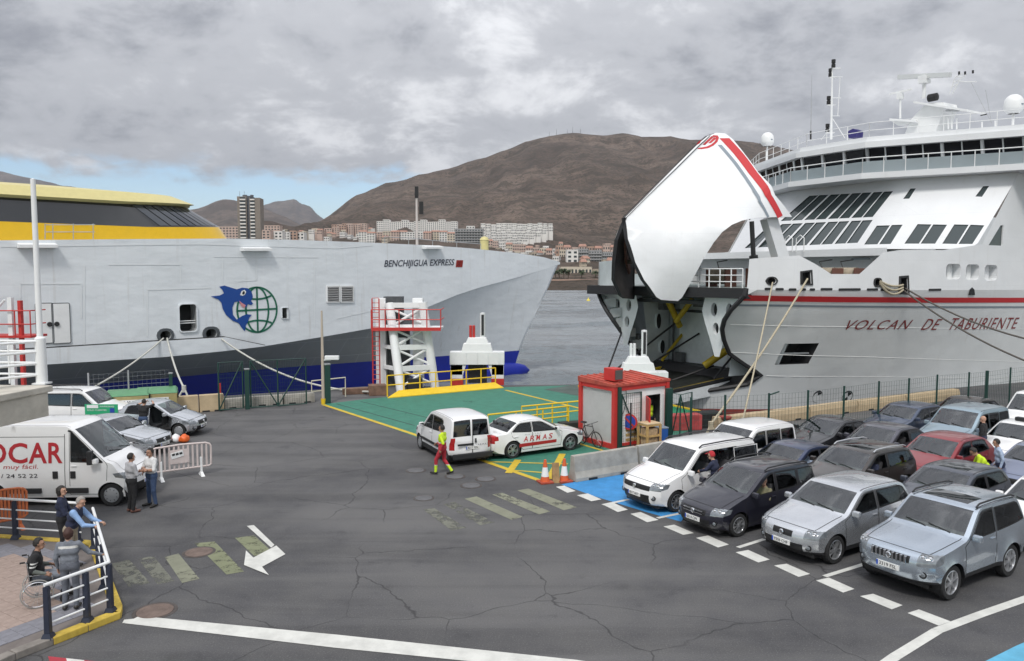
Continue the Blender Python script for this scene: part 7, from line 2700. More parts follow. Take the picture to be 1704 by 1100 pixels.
def car(name, label, cat, loc, hd, paintm, L=4.3, W=1.78, H=1.46, wb=2.6, fo=.88, wr=.315, gc=.20, nose=.72, cowl=.98, xc=1.12, xr0=1.98, xr1=3.55, xt=4.0, zt=.98, deck=None, belt=.93, tumble=.17, xB=None, xC=None, xCb=None, quarter=None,
		style='five', rails=None, sunroof=False, clad=None, privacy=False, plate=None, hz=None, grille=(.33, .5), lgrille=True, grillebars=None, twin=False, lower_clad=False, group='parked cars', wind_open=(), doors=2, bump_z=None, badge=True, mirrors=True, slide_open=False, wiper=True, skip_interior=False, emblem_rear=True, solid_side=False, flare=.012, plan_t=.13, wo=.17, open_door=None, slide=None, nodrv=False):
	t = thing(name, label, cat, loc, hd, group)
	hw = W / 2
	X = lambda x: L / 2 - x
	xB = xB or xr0 + .62
	xC = xC or xr1 - .12
	xCb = xCb or xC + .22
	belt2 = belt + .04
	bz = bump_z or (nose * .66)
	van = tumble < .12
	# centre-line stations (x from the nose, z, edge set-back, edge drop)
	ctl = [(.16, gc + .02, .34, 0), (.05, gc + .08, .34, 0), (.0, bz - .12, .30, 0), (.0, bz, .28, .0), (.03, nose - .10, .26, .01), (.10, nose, .25, .045), (.34, nose + .30 * (cowl - nose), .12, .06), (xc - .18, cowl - .035, .10, .055), (xc, cowl, .16, .05),
		   (xc + (xr0 - xc) * .5, cowl + (H - .05 - cowl) * .52, .16, .035), (xr0, H - .05, .12, .045), (xr0 + .30, H - .012, .05, .05), ((xr0 + xr1) / 2, H, 0, .05), (xr1 - .25, H - .02, -.02, .05), (xr1, H - .06, -.05, .05),
		   (xr1 + (xt - xr1) * .5, H - .06 + (zt - H + .06) * .46, -.07, .03), (xt, zt, -.09, .03)]
	iW0, iW1, iR0, iR1 = 8, 10, 14, 16
	if deck:
		ctl += [(xt + .12, deck + .0, -.06, .03), (L - .25, deck, -.10, .04), (L - .06, deck - .03, -.18, .03), (L - .01, deck - .16, -.22, 0)]
	else:
		ctl += [(min(xt + .03, L - .02), zt - .10, -.14, .0), (L - .03, .5 * (zt + bz), -.2, 0)]
	ctl += [(L, bz, -.24, 0), (L - .005, bz - .12, -.25, 0), (L - .06, gc + .1, -.28, 0), (L - .16, gc + .04, -.28, 0)]
	nC = len(ctl)
	xf, xre = fo, fo + wb

	def Wf(x, z):
		"""half width at x from the nose, height z"""
		k = z / H
		zb_ = belt
		if z < .42:
			v = .955 + .04 * max(0, (z - gc)) / max(.05, .42 - gc)
		elif z < zb_:
			q2 = (z - .42) / (zb_ - .42)
			v = .995 + .005 * math.sin(q2 * math.pi) - .022 * q2 * q2
		else:
			q2 = (z - zb_) / (H - zb_)
			v = .973 - tumble * q2 - .02 * q2 * q2
		cz = belt - .17 - .03 * x / L          # pressed shoulder line, and a tuck above the sill
		v += .010 * min(1.0, max(0.0, (cz + .02 - z) / .035)) * max(0.0, 1 - max(0.0, cz - z) / .30)
		v -= .016 * min(1.0, max(0.0, (gc + .30 - z) / .04)) * max(0.0, 1 - abs(z - gc - .2) / .22)
		e0 = max(0.0, (fo * 1.15 - x) / (fo * 1.15))
		e1 = max(0.0, (x - (L - (L - xre) * 1.2)) / ((L - xre) * 1.2))
		v *= 1 - plan_t * e0 ** 2.2 - plan_t * .75 * e1 ** 2.2
		y = hw * v
		for cx in (xf, xre):
			r_ = math.hypot(x - cx, z - wr)
			y += flare * math.exp(-((r_ - (wr + .06)) / .07) ** 2)
		return y

	def Cp(tt):
		x, z, sb, dr = bspl(ctl, tt)
		return x, z

	def Ep(tt):
		x, z, sb, dr = bspl(ctl, tt)
		return x + sb, z - dr

	def TOP(tt, v):
		x, z, sb, dr = bspl(ctl, tt)
		xe, ze = x + sb, z - dr
		a = abs(v)
		g = a ** 3.4
		dome = 0.0
		if 5.6 < tt < 8.2:
			k_ = min(1.0, max(0.0, (.62 - a) / .10))
			dome = .016 * k_ * min(1.0, (tt - 5.6) / .5, (8.2 - tt) / .4)
		return Vector((X(x + sb * g), Wf(xe, ze) * v, z - dr * a ** 3.0 + dome))

	# ---------------- top skin
	tl = sorted(set([i * .25 for i in range(int((nC - 1) * 4) + 1)] + [iW0 + .12, iW1 - .12, iR0 + .15, iR1 - .12] + [2 + k * .125 for k in range(33)]))
	vl = [-1, -.965, -.90, -.80, -.66, -.5, -.33, -.16, -.05, .05, .16, .33, .5, .66, .80, .90, .965, 1]
	hz0, hz1 = hz or (nose - .17, nose + .02)
	gz0, gz1 = nose - .20, nose - .055
	G3 = [[TOP(a, v) for v in vl] for a in tl]
	parts = {}
	for i in range(len(tl) - 1):
		tm = (tl[i] + tl[i + 1]) / 2
		for j in range(len(vl) - 1):
			vm = (vl[j] + vl[j + 1]) / 2
			c_ = (G3[i][j] + G3[i + 1][j + 1]) / 2
			key = 'body'
			va = abs(vm)
			if iW0 + .12 < tm < iW1 - .12 and va < .90:
				key = 'windscreen'
			elif iR0 + .15 < tm < iR1 - .12 and va < .90 and not (twin and va < .05):
				key = 'rear_window'
				if solid_side and twin is False and van:
					key = 'body'
			elif sunroof and iW1 + .55 < tm < iW1 + 1.7 and va < .66:
				key = 'sunroof'
			elif tm < 6.6 and hz0 < c_.z < hz1 and va > .66:
				key = 'headlight_L' if vm > 0 else 'headlight_R'
			elif tm < 6 and grille and gz0 < c_.z < gz1 and va < grille[1]:
				key = 'grille'
			elif tm < 6 and lgrille and gc + .05 < c_.z < bz - .03 and va < .60:
				key = 'lower_grille'
			elif tm < 5 and clad and c_.z < clad:
				key = 'cladding'
			elif tm > iR1 + .3 and clad and c_.z < clad:
				key = 'cladding'
			elif tm > iR1 and va > (.80 if not deck else .66) and (zt - .42 if not deck else deck - .30) < c_.z < (zt + .02 if not deck else deck - .02) and (not deck or tm > iR1 + 2.2):
				key = 'taillight_L' if vm > 0 else 'taillight_R'
			parts.setdefault(key, []).append((i, j))
	nv = len(vl)
	flat = [p for r_ in G3 for p in r_]

	def topmesh(key, m, nm, parent, off=0.0):
		q4 = [(i * nv + j, (i + 1) * nv + j, (i + 1) * nv + j + 1, i * nv + j + 1) for i, j in parts.get(key, [])]
		if not q4:
			return None
		return obj(nm, submesh(nm, [tuple(p) for p in flat], [tuple(reversed(f)) for f in q4], m, 45), parent)

	body = topmesh('body', paintm, 'body', t)
	topmesh('windscreen', M_WSCR, 'windscreen', t)
	topmesh('rear_window', M_PRIV if privacy else M_SIDEG, 'rear_window', t)
	topmesh('sunroof', M_PRIV, 'sunroof', t)
	topmesh('grille', M_GRILLE, 'grille', t)
	topmesh('lower_grille', M_GRILLE, 'lower_grille', t)
	topmesh('cladding', M_DARK, 'bumper_cladding', t)
	HL = {s: topmesh('headlight_' + s, M_LAMP, 'headlight', t) for s in 'LR'}
	TLp = {s: topmesh('taillight_' + s, M_TAIL, 'taillight', t) for s in 'LR'}

	# ---------------- side skins
	chain = [Ep(i * .2) for i in range(int((nC - 1) * 5) + 1)]
	ra = wr + .055
	bot = []
	z0 = gc
	for cx in (xre, xf):
		dxa = math.sqrt(max(.01, ra * ra - (z0 - wr) ** 2))
		a0 = math.atan2(z0 - wr, dxa)
		for k in range(15):
			a = a0 + (math.pi - 2 * a0) * k / 14
			bot.append((cx + ra * math.cos(a), wr + ra * math.sin(a)))
	chain = [c_ for i, c_ in enumerate(chain) if i == 0 or math.hypot(c_[0] - chain[i - 1][0], c_[1] - chain[i - 1][1]) > 1e-4]
	outline = chain + bot
	ztop = H - .155 if not van else H - .21
	wins = []
	fa_x = xc + .30 + (belt - cowl + .05) * .6
	slope = (xr0 + .12 - (xc + .16)) / (H - .09 - (cowl - .05))
	at_z = lambda z, off: xc + .16 + (z - cowl + .05) * slope + off
	fx0, fx1 = at_z(belt, wo), at_z(ztop, min(wo, .12))
	wins.append(('front_window', [(fx0, belt), (xB - .04, belt2 - .01), (xB - .04, ztop + .01), (fx1 + .12, ztop), (fx1, ztop - .035)]))
	if not solid_side:
		if quarter:
			wins.append(('rear_side_window', [(xB + .05, belt2 - .01), (quarter - .04, belt2 + .01), (quarter - .04, ztop), (xB + .05, ztop + .01)]))
			wins.append(('quarter_window', [(quarter + .04, belt2 + .01), (xCb, belt2 + .04), (xC, ztop - .02), (xC - .1, ztop), (quarter + .04, ztop)]))
		else:
			wins.append(('rear_side_window', [(xB + .05, belt2 - .01), (xCb, belt2 + .05), (xC + .02, ztop - .05), (xC - .12, ztop), (xB + .05, ztop + .01)]))
	drs = []
	xF0 = at_z(belt, .0) - .10
	df = [(xF0 + .05, gc + .10), (xB + .0, gc + .10), (xB + .005, ztop + .035), (fx1 + .10, ztop + .03), (fx1 - .05, ztop - .03), (fx0 - .09, belt + .0), (xF0, belt - .10)]
	drs.append(('front_door', df))
	if doors == 2:
		xe_ = min(xre - .30, xC)
		d2_ = [(xB + .01, gc + .10), (min(xre - wr - .12, xCb), gc + .10), (xre - wr * .98, wr + .12), (xre - wr * .55, wr + ra * .9), (min(xre + .05, xCb + .03), belt2 - .12), (min(xre + .08, xCb + .06), belt2 + .02), (min(xC + .06, xre + .08), ztop - .02), (min(xC - .10, xre), ztop + .03), (xB + .015, ztop + .035)]
		if quarter:
			d2_ = [(xB + .01, gc + .10), (xre - wr - .14, gc + .10), (xre - wr * .98, wr + .12), (quarter - .005, wr + ra * .95), (quarter - .005, ztop + .035), (xB + .015, ztop + .035)]
		drs.append(('rear_door', d2_))
	hl_poly = [('hl', [(.20, hz0), (.52, hz0 + .05), (.60, hz1 - .02), (.30, hz1 + .015), (.1, hz1)])]
	if deck:
		tl_poly = [('tl', [(L - .40, deck - .22), (L - .02, deck - .26), (L - .02, deck - .05), (L - .38, deck - .07)])]
	else:
		tl_poly = [('tl', [(L - .30 if not van else L - .12, zt - .40), (L - .02, zt - .40), (L + .02, zt + .03), (L - .22 if not van else L - .12, zt + .02)])]
	cl_poly = []
	if clad:
		cl_poly = [('clad', [(-.1, gc - .05), (L + .1, gc - .05), (L + .1, clad), (-.1, clad)])]
	V2, reg = regions(outline, wins + hl_poly + tl_poly + cl_poly + drs, .17, .10)
	for sg, sn in ((1, 'L'), (-1, 'R')):
		V3 = [(X(x), sg * Wf(x, z), z) for x, z in V2]
		fl_ = sg < 0
		obj('side_panel', submesh('side_panel', V3, reg[None], paintm, 45, flip=fl_), t)
		for nm, poly in drs:
			if nm in reg:
				d_ = obj(nm, submesh(nm, V3, reg[nm], paintm, 45, flip=fl_), t)
				if open_door and (nm, sn) == open_door[:2]:
					hx_, hy_ = X(min(p[0] for p in poly)), sg * Wf(min(p[0] for p in poly), belt - .3)
					d_.matrix_local = Matrix.Translation((hx_, hy_, 0)) @ Matrix.Rotation(open_door[2], 4, 'Z') @ Matrix.Translation((-hx_, -hy_, 0))
				if slide and (nm, sn) == slide[:2]:
					d_.location = (-slide[2], sg * .07, 0)
				mb = MB()
				ribbon(mb, [(X(x), sg * (Wf(x, z) + .004), z) for x, z in resample(poly, .15)], (0, sg, 0), .013, 0)
				if mb.v:
					mb.build('seam', M_SEAM, d_)
				hx = (max(p[0] for p in poly) - .16) if nm == 'front_door' else min(max(p[0] for p in poly) - .2, xre - .12)
				MB().box((X(hx), sg * (Wf(hx, belt - .10) + .018), belt - .10), (.17, .03, .03)).build('handle', paintm, d_, bevel=.008)
		for nm, poly in wins:
			if nm not in reg:
				continue
			if slide and sn == slide[1] and nm == 'rear_side_window':
				obj(nm, submesh(nm, V3, reg[nm], M_PRIV, 45, flip=fl_), t).location = (-slide[2], sg * .07, 0)
			if (nm, sn) not in wind_open:
				g_ = obj(nm, submesh(nm, V3, reg[nm], M_PRIV if (privacy and nm != 'front_window') else M_SIDEG, 45, flip=fl_), t)
			if (nm, sn) in wind_open and (open_door or (slide and nm == 'rear_side_window')):
				continue
			mb = MB()
			ribbon(mb, [(X(x), sg * (Wf(x, z) + .005), z) for x, z in resample(poly, .15)], (0, sg, 0), .035, 0)
			mb.build('window_trim', M_DARK, t)
		for key, hl in (('hl', HL), ('tl', TLp)):
			if key in reg:
				obj('headlight' if key == 'hl' else 'taillight', submesh('lamp_side', V3, reg[key], M_LAMP if key == 'hl' else M_TAIL, 45, flip=fl_), t)
		if 'clad' in reg:
			obj('side_cladding', submesh('side_cladding', V3, reg['clad'], M_DARK, 45, flip=fl_), t)
		# wheel wells
		for cx in (xf, xre):
			mb = MB()
			arc = [(cx + ra * math.cos(a), wr + ra * math.sin(a)) for a in [R(-25 + 230 * k / 16) for k in range(17)]]
			n0 = len(arc)
			mb.add([(X(x), sg * (Wf(x, max(z, gc)) - .01), z) for x, z in arc] + [(X(x), sg * (hw - .42), z) for x, z in arc], [(k, k + 1, n0 + k + 1, n0 + k) for k in range(n0 - 1)])
			mb.add([(X(x), sg * (hw - .42), z) for x, z in arc], [tuple(range(n0))])
			mb.build('wheel_well', M_GRILLE, t)
		# mirror
		if mirrors:
			mx, mz = at_z(belt, .18), belt + .07
			mm_ = MB().box((X(mx), sg * (Wf(mx, mz) + .13), mz), (.13, .21, .15), taper=.85).build('mirror', paintm, t, bevel=.035)
			MB().box((X(mx) - .068, sg * (Wf(mx, mz) + .135), mz), (.008, .16, .11)).build('mirror_glass', M_CHROME, mm_)
			MB().beam((X(mx), sg * (Wf(mx, mz) - .03), mz - .05), (X(mx), sg * (Wf(mx, mz) + .06), mz - .04), .06, .04).build('mirror_arm', M_DARK, mm_)
		if rails:
			y_ = [(xr0 + .12, H - .06), (xr0 + .25, H + .005), ((xr0 + xr1) / 2, H + .022), (xr1 - .25, H - .005), (xr1 - .08, H - .06)]
			MB().tube([(X(x), sg * (Wf(x, H - .05) - .05), z) for x, z in y_], .022, 7).build('roof_rail', rails, t, smooth=60)
		for cx in (xf, xre):
			ty, rm = wheel_meshes(wr, style)
			w_ = obj('wheel', ty, t)
			w_.location = (X(cx), sg * (hw - .115), wr)
			if sg < 0:
				w_.rotation_euler = (0, 0, math.pi)
			obj('rim', rm, w_)
	# ---------------- under body, cabin
	MB().box((0, 0, gc + .03), (L - .6, W - .40, .18)).build('underbody', M_GRILLE, t)  # box set lower than the sills to deepen the shade beneath the car
	if not skip_interior:
		MB().box((X((xc + L) / 2), 0, gc + .16), (L - xc - .25, W - .22, .04)).build('cabin_floor', M_CABIN, t)
		MB().add([(X(xc + .02), -hw * .86, cowl - .07), (X(xc + .02), hw * .86, cowl - .07), (X(xc + .55), hw * .86, cowl - .03), (X(xc + .55), -hw * .86, cowl - .03), (X(xc + .62), hw * .86, cowl - .45), (X(xc + .62), -hw * .86, cowl - .45)], [(0, 1, 2, 3), (3, 2, 4, 5)]).build('dashboard', M_DASH, t)
		sz = belt - .64
		for sx, ys in ((at_z(belt, .17) + .78, (hw * .42, -hw * .42)), (at_z(belt, .17) + 1.58, (hw * .5, 0, -hw * .5))):
			if sx > L - .7:
				continue
			for y in ys:
				s_ = obj('seat', seat_mesh(), t)
				s_.location = (X(sx), y, sz)
		M_ = Matrix.Translation((X(xc + .72), hw * .42, cowl - .05)) @ Matrix.Rotation(R(68), 4, 'Y')
		mb = MB()
		mb.tube([M_ @ Vector((.18 * math.cos(k * math.pi / 8), .18 * math.sin(k * math.pi / 8), 0)) for k in range(17)], .016, 6)
		mb.tube([M_ @ Vector((-.17, 0, 0)), M_ @ Vector((.17, 0, 0))], .02, 5)
		mb.build('steering_wheel', M_GRILLE, t)
		if van or solid_side:
			MB().box((X(xB + .35), 0, (H + gc) / 2), (.04, W - .3, H - gc - .3)).build('cabin_divider', M_CABIN, t) if solid_side else None
	# ---------------- small fittings
	if wiper:
		for y0, y1 in ((.62, .05), (.02, -.55)):
			a, b_ = TOP(iW0 + .10, y0), TOP(iW0 + .35, y1)
			MB().tube([a + Vector((.0, 0, .012)), b_ + Vector((.01, 0, .02))], .011, 5).build('wiper', M_GRILLE, t)
	if plate:
		for end, pos in (('F', TOP(2.6 if not van else 2.6, 0)), ('R', None)):
			if end == 'F':
				x_, z_ = L / 2 + .012, bz - .06
				sgn_ = 1
			else:
				x_, z_ = -L / 2 - .012, (deck - .14 if deck else bz + .10)
				if deck:
					x_ = -L / 2 - .0
				sgn_ = -1
			p_ = MB().box((x_, 0, z_), (.02, .52, .115)).build('number_plate', M_PLATE, t)
			MB().box((x_ + sgn_ * .0115, sgn_ * -.24, z_), (.003, .04, .11)).build('plate_band', M_EUBLUE, p_)
			lettering('lettering', plate, M_INK, p_, lambda u, v_: Vector((x_ + sgn_ * .013, sgn_ * (-.195 + u), z_ - .038 + v_)), width=.40, height=.076, bold=.01)
	if grille and grillebars:
		for k in range(grillebars[0]):
			if grillebars[1] == 'v':
				y = (k + .5) / grillebars[0] * 2 - 1
				y *= grille[1] * hw * .9
				MB().box((L / 2 - .01, y, (gz0 + gz1) / 2 + .0), (.05, .045, gz1 - gz0 + .02)).build('grille_bar', M_CHROME, t, bevel=.008)
			else:
				z = gz0 + (k + .5) / grillebars[0] * (gz1 - gz0)
				MB().box((L / 2 - .015, 0, z), (.05, grille[1] * hw * 1.8, .022)).build('grille_bar', M_CHROME, t)
	if badge:
		bzp = (gz0 + gz1) / 2
		M_ = Matrix.Translation((L / 2 + .015, 0, bzp)) @ Matrix.Rotation(math.pi / 2, 4, 'Y')
		e_ = MB().lathe([(.062, -.03), (.066, .0), (.05, .012), (.05, .004), (.001, .004)], 18, M_).build('emblem', M_CHROME, t)
	# bonnet shut lines
	for sg in (1, -1):
		mb = MB()
		ribbon(mb, [TOP(5.6 + (iW0 - 5.7) * k / 10, sg * (.80 + .08 * k / 10)) + Vector((0, 0, .004)) for k in range(11)], (0, 0, 1), .014, 0, closed=False)
		mb.build('bonnet_seam', M_SEAM, t)
	mb = MB()
	ribbon(mb, [TOP(5.55, -.80 + 1.6 * k / 12) + Vector((.003, 0, .004)) for k in range(13)], (.6, 0, .8), .014, 0, closed=False)
	mb.build('bonnet_seam', M_SEAM, t)
	for sg in (1, -1):
		mb = MB()
		ribbon(mb, [TOP(iW1 + .15 + (iR0 - iW1 - .3) * k / 12, sg * .93) + Vector((0, 0, .003)) for k in range(13)], (0, 0, 1), .02, 0, closed=False)
		mb.build('roof_channel', M_SEAM, t)
	# fog lamps
	for sg in (1, -1):
		p_ = TOP(2.2, sg * .80)
		M_ = Matrix.Translation(p_ + Vector((.0, 0, 0))) @ Vector((1, .35 * sg, 0)).to_track_quat('Z', 'Y').to_matrix().to_4x4()
		f_ = MB().lathe([(.075, -.02), (.075, .012), (.055, .006), (.001, .006)], 14, M_).build('fog_lamp', M_GRILLE, t)
		MB().lathe([(.045, .008), (.03, .018), (.001, .02)], 12, M_).build('fog_lens', M_LAMP, f_)
		# round reflectors inside each head lamp
		hp_ = Vector((L / 2 - .22, sg * (hw - .25), (hz0 + hz1) / 2 + .005))
		if HL['L' if sg > 0 else 'R']:
			for w_, r2 in ((.74, .05), (.88, .058)):
				q2 = TOP(4.9, sg * w_)
				M_ = Matrix.Translation(q2 + Vector((.006, 0, 0))) @ Vector((1, .5 * sg, .35)).to_track_quat('Z', 'Y').to_matrix().to_4x4()
				MB().lathe([(r2, -.02), (r2 * 1.1, .008), (r2 * .7, .002), (r2 * .35, .014), (.001, .018)], 14, M_).build('lamp_reflector', M_CHROME, HL['L' if sg > 0 else 'R'])
			continue
			q2 = TOP(4.7, sg * .82)
			M_ = Matrix.Translation(q2 + Vector((.004, 0, 0))) @ Vector((1, .5 * sg, .3)).to_track_quat('Z', 'Y').to_matrix().to_4x4()
			MB().lathe([(.055, -.02), (.06, .008), (.04, .004), (.02, .016), (.001, .018)], 14, M_).build('lamp_reflector', M_CHROME, HL['L' if sg > 0 else 'R'])
	t['dims'] = 0
	del t['dims']
	return t, dict(Wf=Wf, TOP=TOP, Ep=Ep, X=X, hw=hw, at_z=at_z, belt=belt, H=H, L=L, W=W, gc=gc, xB=xB, ztop=ztop, wr=wr, fo=fo, wb=wb)


LANE = R(212)


def sp(s, p, z=0.0):
	"""lane frame: s metres up the lanes, p across them"""
	return Vector((FB_CA * s + FB_SA * p, FB_SA * s - FB_CA * p, z))


def by_wheel(P, hd, xl, yl):
	"""origin of a car whose wheel (local xl, yl) stands at P"""
	c_, s_ = math.cos(hd), math.sin(hd)
	return Vector((P[0] - (c_ * xl - s_ * yl), P[1] - (s_ * xl + c_ * yl), 0))


P_ = dict(white=paint('car_white', (0.80, 0.80, 0.80), .32), silver=paint('car_silver', (0.60, 0.62, 0.65), .27, .75), iceblue=paint('car_ice_blue', (0.47, 0.53, 0.60), .24, .8), violet=paint('car_dark_violet', (0.020, 0.020, 0.032), .28, .3),
		  navy=paint('car_navy', (0.030, 0.045, 0.10), .28, .4), brown=paint('car_dark_brown', (0.050, 0.043, 0.040), .28, .4), slate=paint('car_slate', (0.060, 0.068, 0.090), .28, .4), black=paint('car_black', (0.028, 0.029, 0.033), .26, .3),
		  plum=paint('car_plum_grey', (0.085, 0.085, 0.105), .28, .4), red=paint('car_red', (0.23, 0.012, 0.018), .3, .1), lilac=paint('car_lilac_grey', (0.20, 0.23, 0.33), .3, .45), steel=paint('car_steel_blue', (0.055, 0.075, 0.125), .28, .4), sky=paint('car_pale_blue', (0.27, 0.36, 0.42), .32, .4))

# body styles
HATCH = dict(L=4.2, W=1.76, H=1.47, wb=2.58, fo=.86, xc=1.12, xr0=1.95, xr1=3.6, xt=3.98, zt=1.0, nose=.72, cowl=.98, belt=.94)
SEDAN = dict(L=4.55, W=1.78, H=1.43, wb=2.65, fo=.90, xc=1.22, xr0=2.05, xr1=3.25, xt=3.85, zt=.99, deck=.97, nose=.70, cowl=.95, belt=.92, xC=3.28, xCb=3.55)
MPV = dict(L=4.32, W=1.74, H=1.64, wb=2.69, fo=.86, xc=1.05, xr0=1.95, xr1=3.95, xt=4.22, zt=1.06, nose=.78, cowl=1.07, belt=1.0, quarter=3.28, xB=2.35, xC=3.98, xCb=4.02)
VAN = dict(L=4.40, W=1.80, H=1.82, wb=2.68, fo=.88, xc=1.02, xr0=1.78, xr1=4.24, xt=4.36, zt=1.08, nose=.86, cowl=1.14, belt=1.06, tumble=.10, xB=2.35, quarter=3.35, xC=4.10, xCb=4.14)
CROSS = dict(L=4.38, W=1.82, H=1.63, wb=2.64, fo=.88, wr=.35, gc=.25, xc=1.15, xr0=1.95, xr1=3.85, xt=4.18, zt=1.12, nose=.84, cowl=1.12, belt=1.06, clad=.36)

row = 'cars queueing in the boarding lanes'


def lane_car(name, label, cat, s_dw, p_left, pm, spec, xdw=None, **kw):
	sp_ = {**spec, **kw}
	L_, W_ = sp_.get('L', 4.3), sp_.get('W', 1.78)
	xdw = xdw if xdw is not None else sp_['xr0'] + .12
	o = sp(s_dw + (L_ / 2 - xdw), p_left - W_ / 2)
	return car(name, label, cat, o, LANE, pm, group=row, **sp_)


# --- front row
spec = dict(L=4.32, W=1.88, H=1.84, wb=2.455, fo=.86, wr=.385, gc=.36, xc=1.32, xr0=1.98, xr1=3.88, xt=4.16, zt=1.24, nose=1.02, cowl=1.24, belt=1.17, tumble=.13, xB=2.66, xC=3.75, xCb=3.98, doors=1, flare=.045, clad=.47, bump_z=.72)
hd = LANE
Pw = gnd(1580, 998)
prado, pr = car('off_road_car', 'ice blue two-door off-road car with barred grille, nearest the camera in the queue', 'car', by_wheel(Pw, hd, spec['L'] / 2 - spec['fo'], spec['W'] / 2 - .05), hd, P_['iceblue'], group=row, style='six', rails=M_DARK, sunroof=True, plate='3319 FSL', grille=(.3, .50), grillebars=(9, 'v'), hz=(.80, 1.04), lgrille=False, **spec)
spec = {**CROSS, 'L': 4.41, 'H': 1.66, 'belt': 1.08}
ix, ixp = car('crossover_car', 'silver crossover standing second from the right in the front row', 'car', by_wheel(gnd(1388, 938), hd, spec['L'] / 2 - spec['fo'], spec['W'] / 2 - .05), hd, P_['silver'], group=row, style='five', plate='9306 CHF', grille=(.3, .40), **spec)
zaf, zfp = car('people_carrier', 'dark violet people carrier with roof rails and its driver looking out in the front row', 'car', by_wheel(gnd(1228, 893), hd, MPV['L'] / 2 - MPV['fo'], MPV['W'] / 2 - .05), hd, P_['violet'], group=row, style='ten', rails=M_DARK, plate='6014 CPK', privacy=True, wind_open=(('front_window', 'L'),), grille=(.3, .44), grillebars=(2, 'h'), **MPV)
spec = {**VAN, 'L': 4.55, 'H': 1.83, 'W': 1.79, 'xr1': 4.36, 'xt': 4.5, 'quarter': 3.45, 'xC': 4.26, 'xCb': 4.30}
cad, cdp = car('people_carrier', 'white people carrier with its side door open on the blue painted bay', 'car', by_wheel(gnd(1125, 852), hd, spec['L'] / 2 - spec['fo'], spec['W'] / 2 - .05), hd, P_['white'], group=row, style='ten', rails=M_DARK, plate='8017 HKT', privacy=True, wind_open=(('front_window', 'L'), ('rear_side_window', 'L')), slide=('rear_door', 'L', .86), grille=(.3, .62), **spec)
# --- second row
lane_car('pickup_van', 'white high-roofed van behind the white people carrier with open side door', 'van', 20.8, -17.5, P_['white'], VAN, L=4.1, xr1=3.9, xt=4.05, quarter=3.1, xC=3.78, xCb=3.82, H=1.80, style='steel', plate='4472 BTN')
cB, cBi = lane_car('saloon_car', 'navy saloon behind the dark violet people carrier', 'car', 21.1, -15.6, P_['navy'], SEDAN, style='five', plate='2208 FGD', wind_open=(('front_window', 'L'),))
cC, cCi = lane_car('crossover_car', 'dark brown crossover with bright roof rails between the silver crossover and the red car', 'car', 21.6, -13.6, P_['brown'], CROSS, rails=M_ALLOY, style='five', plate='5581 GHJ', sunroof=True, wind_open=(('front_window', 'L'),))
lane_car('hatchback_car', 'slate grey hatchback right behind the ice blue off-road car', 'car', 22.2, -11.0, P_['slate'], HATCH, style='five', plate='7720 DMB', sunroof=True)
lane_car('hatchback_car', 'white car cut by the right picture edge behind the ice blue off-road car', 'car', 22.9, -8.7, P_['white'], HATCH, H=1.52, style='five', plate='1186 FVV')
# --- third row
lane_car('saloon_car', 'black saloon under the fence behind the white high-roofed van', 'car', 26.1, -17.8, P_['black'], SEDAN, style='five', plate='6630 CXR')
cF, cFi = lane_car('saloon_car', 'plum grey arched-roof car left of the red car', 'car', 26.3, -15.7, P_['plum'], SEDAN, L=4.3, H=1.48, xr1=3.3, xt=3.98, deck=.98, style='five', plate='0417 FTW', wind_open=(('front_window', 'L'),))
lane_car('hatchback_car', 'red hatchback in the middle of the queue', 'car', 26.1, -13.4, P_['red'], HATCH, L=4.35, H=1.52, xr1=3.5, xt=4.12, style='five', plate='3904 DSZ')
lane_car('hatchback_car', 'lilac grey car at the right edge behind the man in the yellow vest', 'car', 27.6, -11.0, P_['lilac'], HATCH, style='steel', plate='8843 BKL')
# --- fourth row
lane_car('hatchback_car', 'steel blue hatchback nearest the fence in the fourth row', 'car', 31.4, -17.9, P_['steel'], HATCH, style='steel', plate='5127 CLH')
lane_car('small_van', 'pale blue small van beside the bald man near the fence', 'van', 30.6, -15.1, P_['sky'], VAN, L=4.14, xr1=3.95, xt=4.08, quarter=3.1, xC=3.82, xCb=3.86, style='steel', plate='2965 CCR', privacy=True, wind_open=(('front_window', 'L'),))
tx, txp = lane_car('saloon_car', 'white taxi with a dark roof sign at the right edge of the queue', 'car', 31.1, -13.2, P_['white'], SEDAN, H=1.5, style='five', plate='1734 HNC')
MB().box((-.15, 0, 1.56), (.22, .55, .14)).build('roof_sign', M_DARK, tx, bevel=.03)
# --- fifth row
lane_car('van', 'white van at the right edge behind the pale blue small van', 'van', 36.3, -15.0, P_['white'], VAN, H=1.95, style='steel', plate='4410 DGX')
lane_car('saloon_car', 'dark brown car roof glimpsed behind the pale blue small van', 'car', 35.6, -17.6, P_['brown'], SEDAN, style='steel', plate='9071 BSD')

# --- white service van, seen from behind
hd = math.atan2(2.66, -1.32)
spec = {**VAN, 'L': 4.12, 'W': 1.73, 'H': 1.80, 'wb': 2.69, 'fo': .78, 'xr1': 3.98, 'xt': 4.06, 'zt': 1.02, 'quarter': None, 'xB': 2.2, 'xC': 3.20, 'xCb': 3.22, 'wr': .31}
ber, bep = car('service_van', 'white service van with twin rear doors parked by the yellow line', 'van', by_wheel(gnd(741, 772), hd, spec['L'] / 2 - spec['fo'] - spec['wb'], spec['W'] / 2 - .05), hd, P_['white'], group='port service cars', style='steel', twin=True, clad=.40, plate='8317 FSN', **spec)
xr_ = -spec['L'] / 2
MB().box((xr_ - .005, 0, 1.0), (.02, .02, 1.25)).build('rear_door_seam', M_SEAM, ber)
MB().box((xr_ - .02, -.12, .92), (.04, .05, .16)).build('rear_handle', M_DARK, ber)
MB().box((xr_ - .02, .28, .80), (.03, .62, .07)).build('plate_lamp_bar', M_DARK, ber)
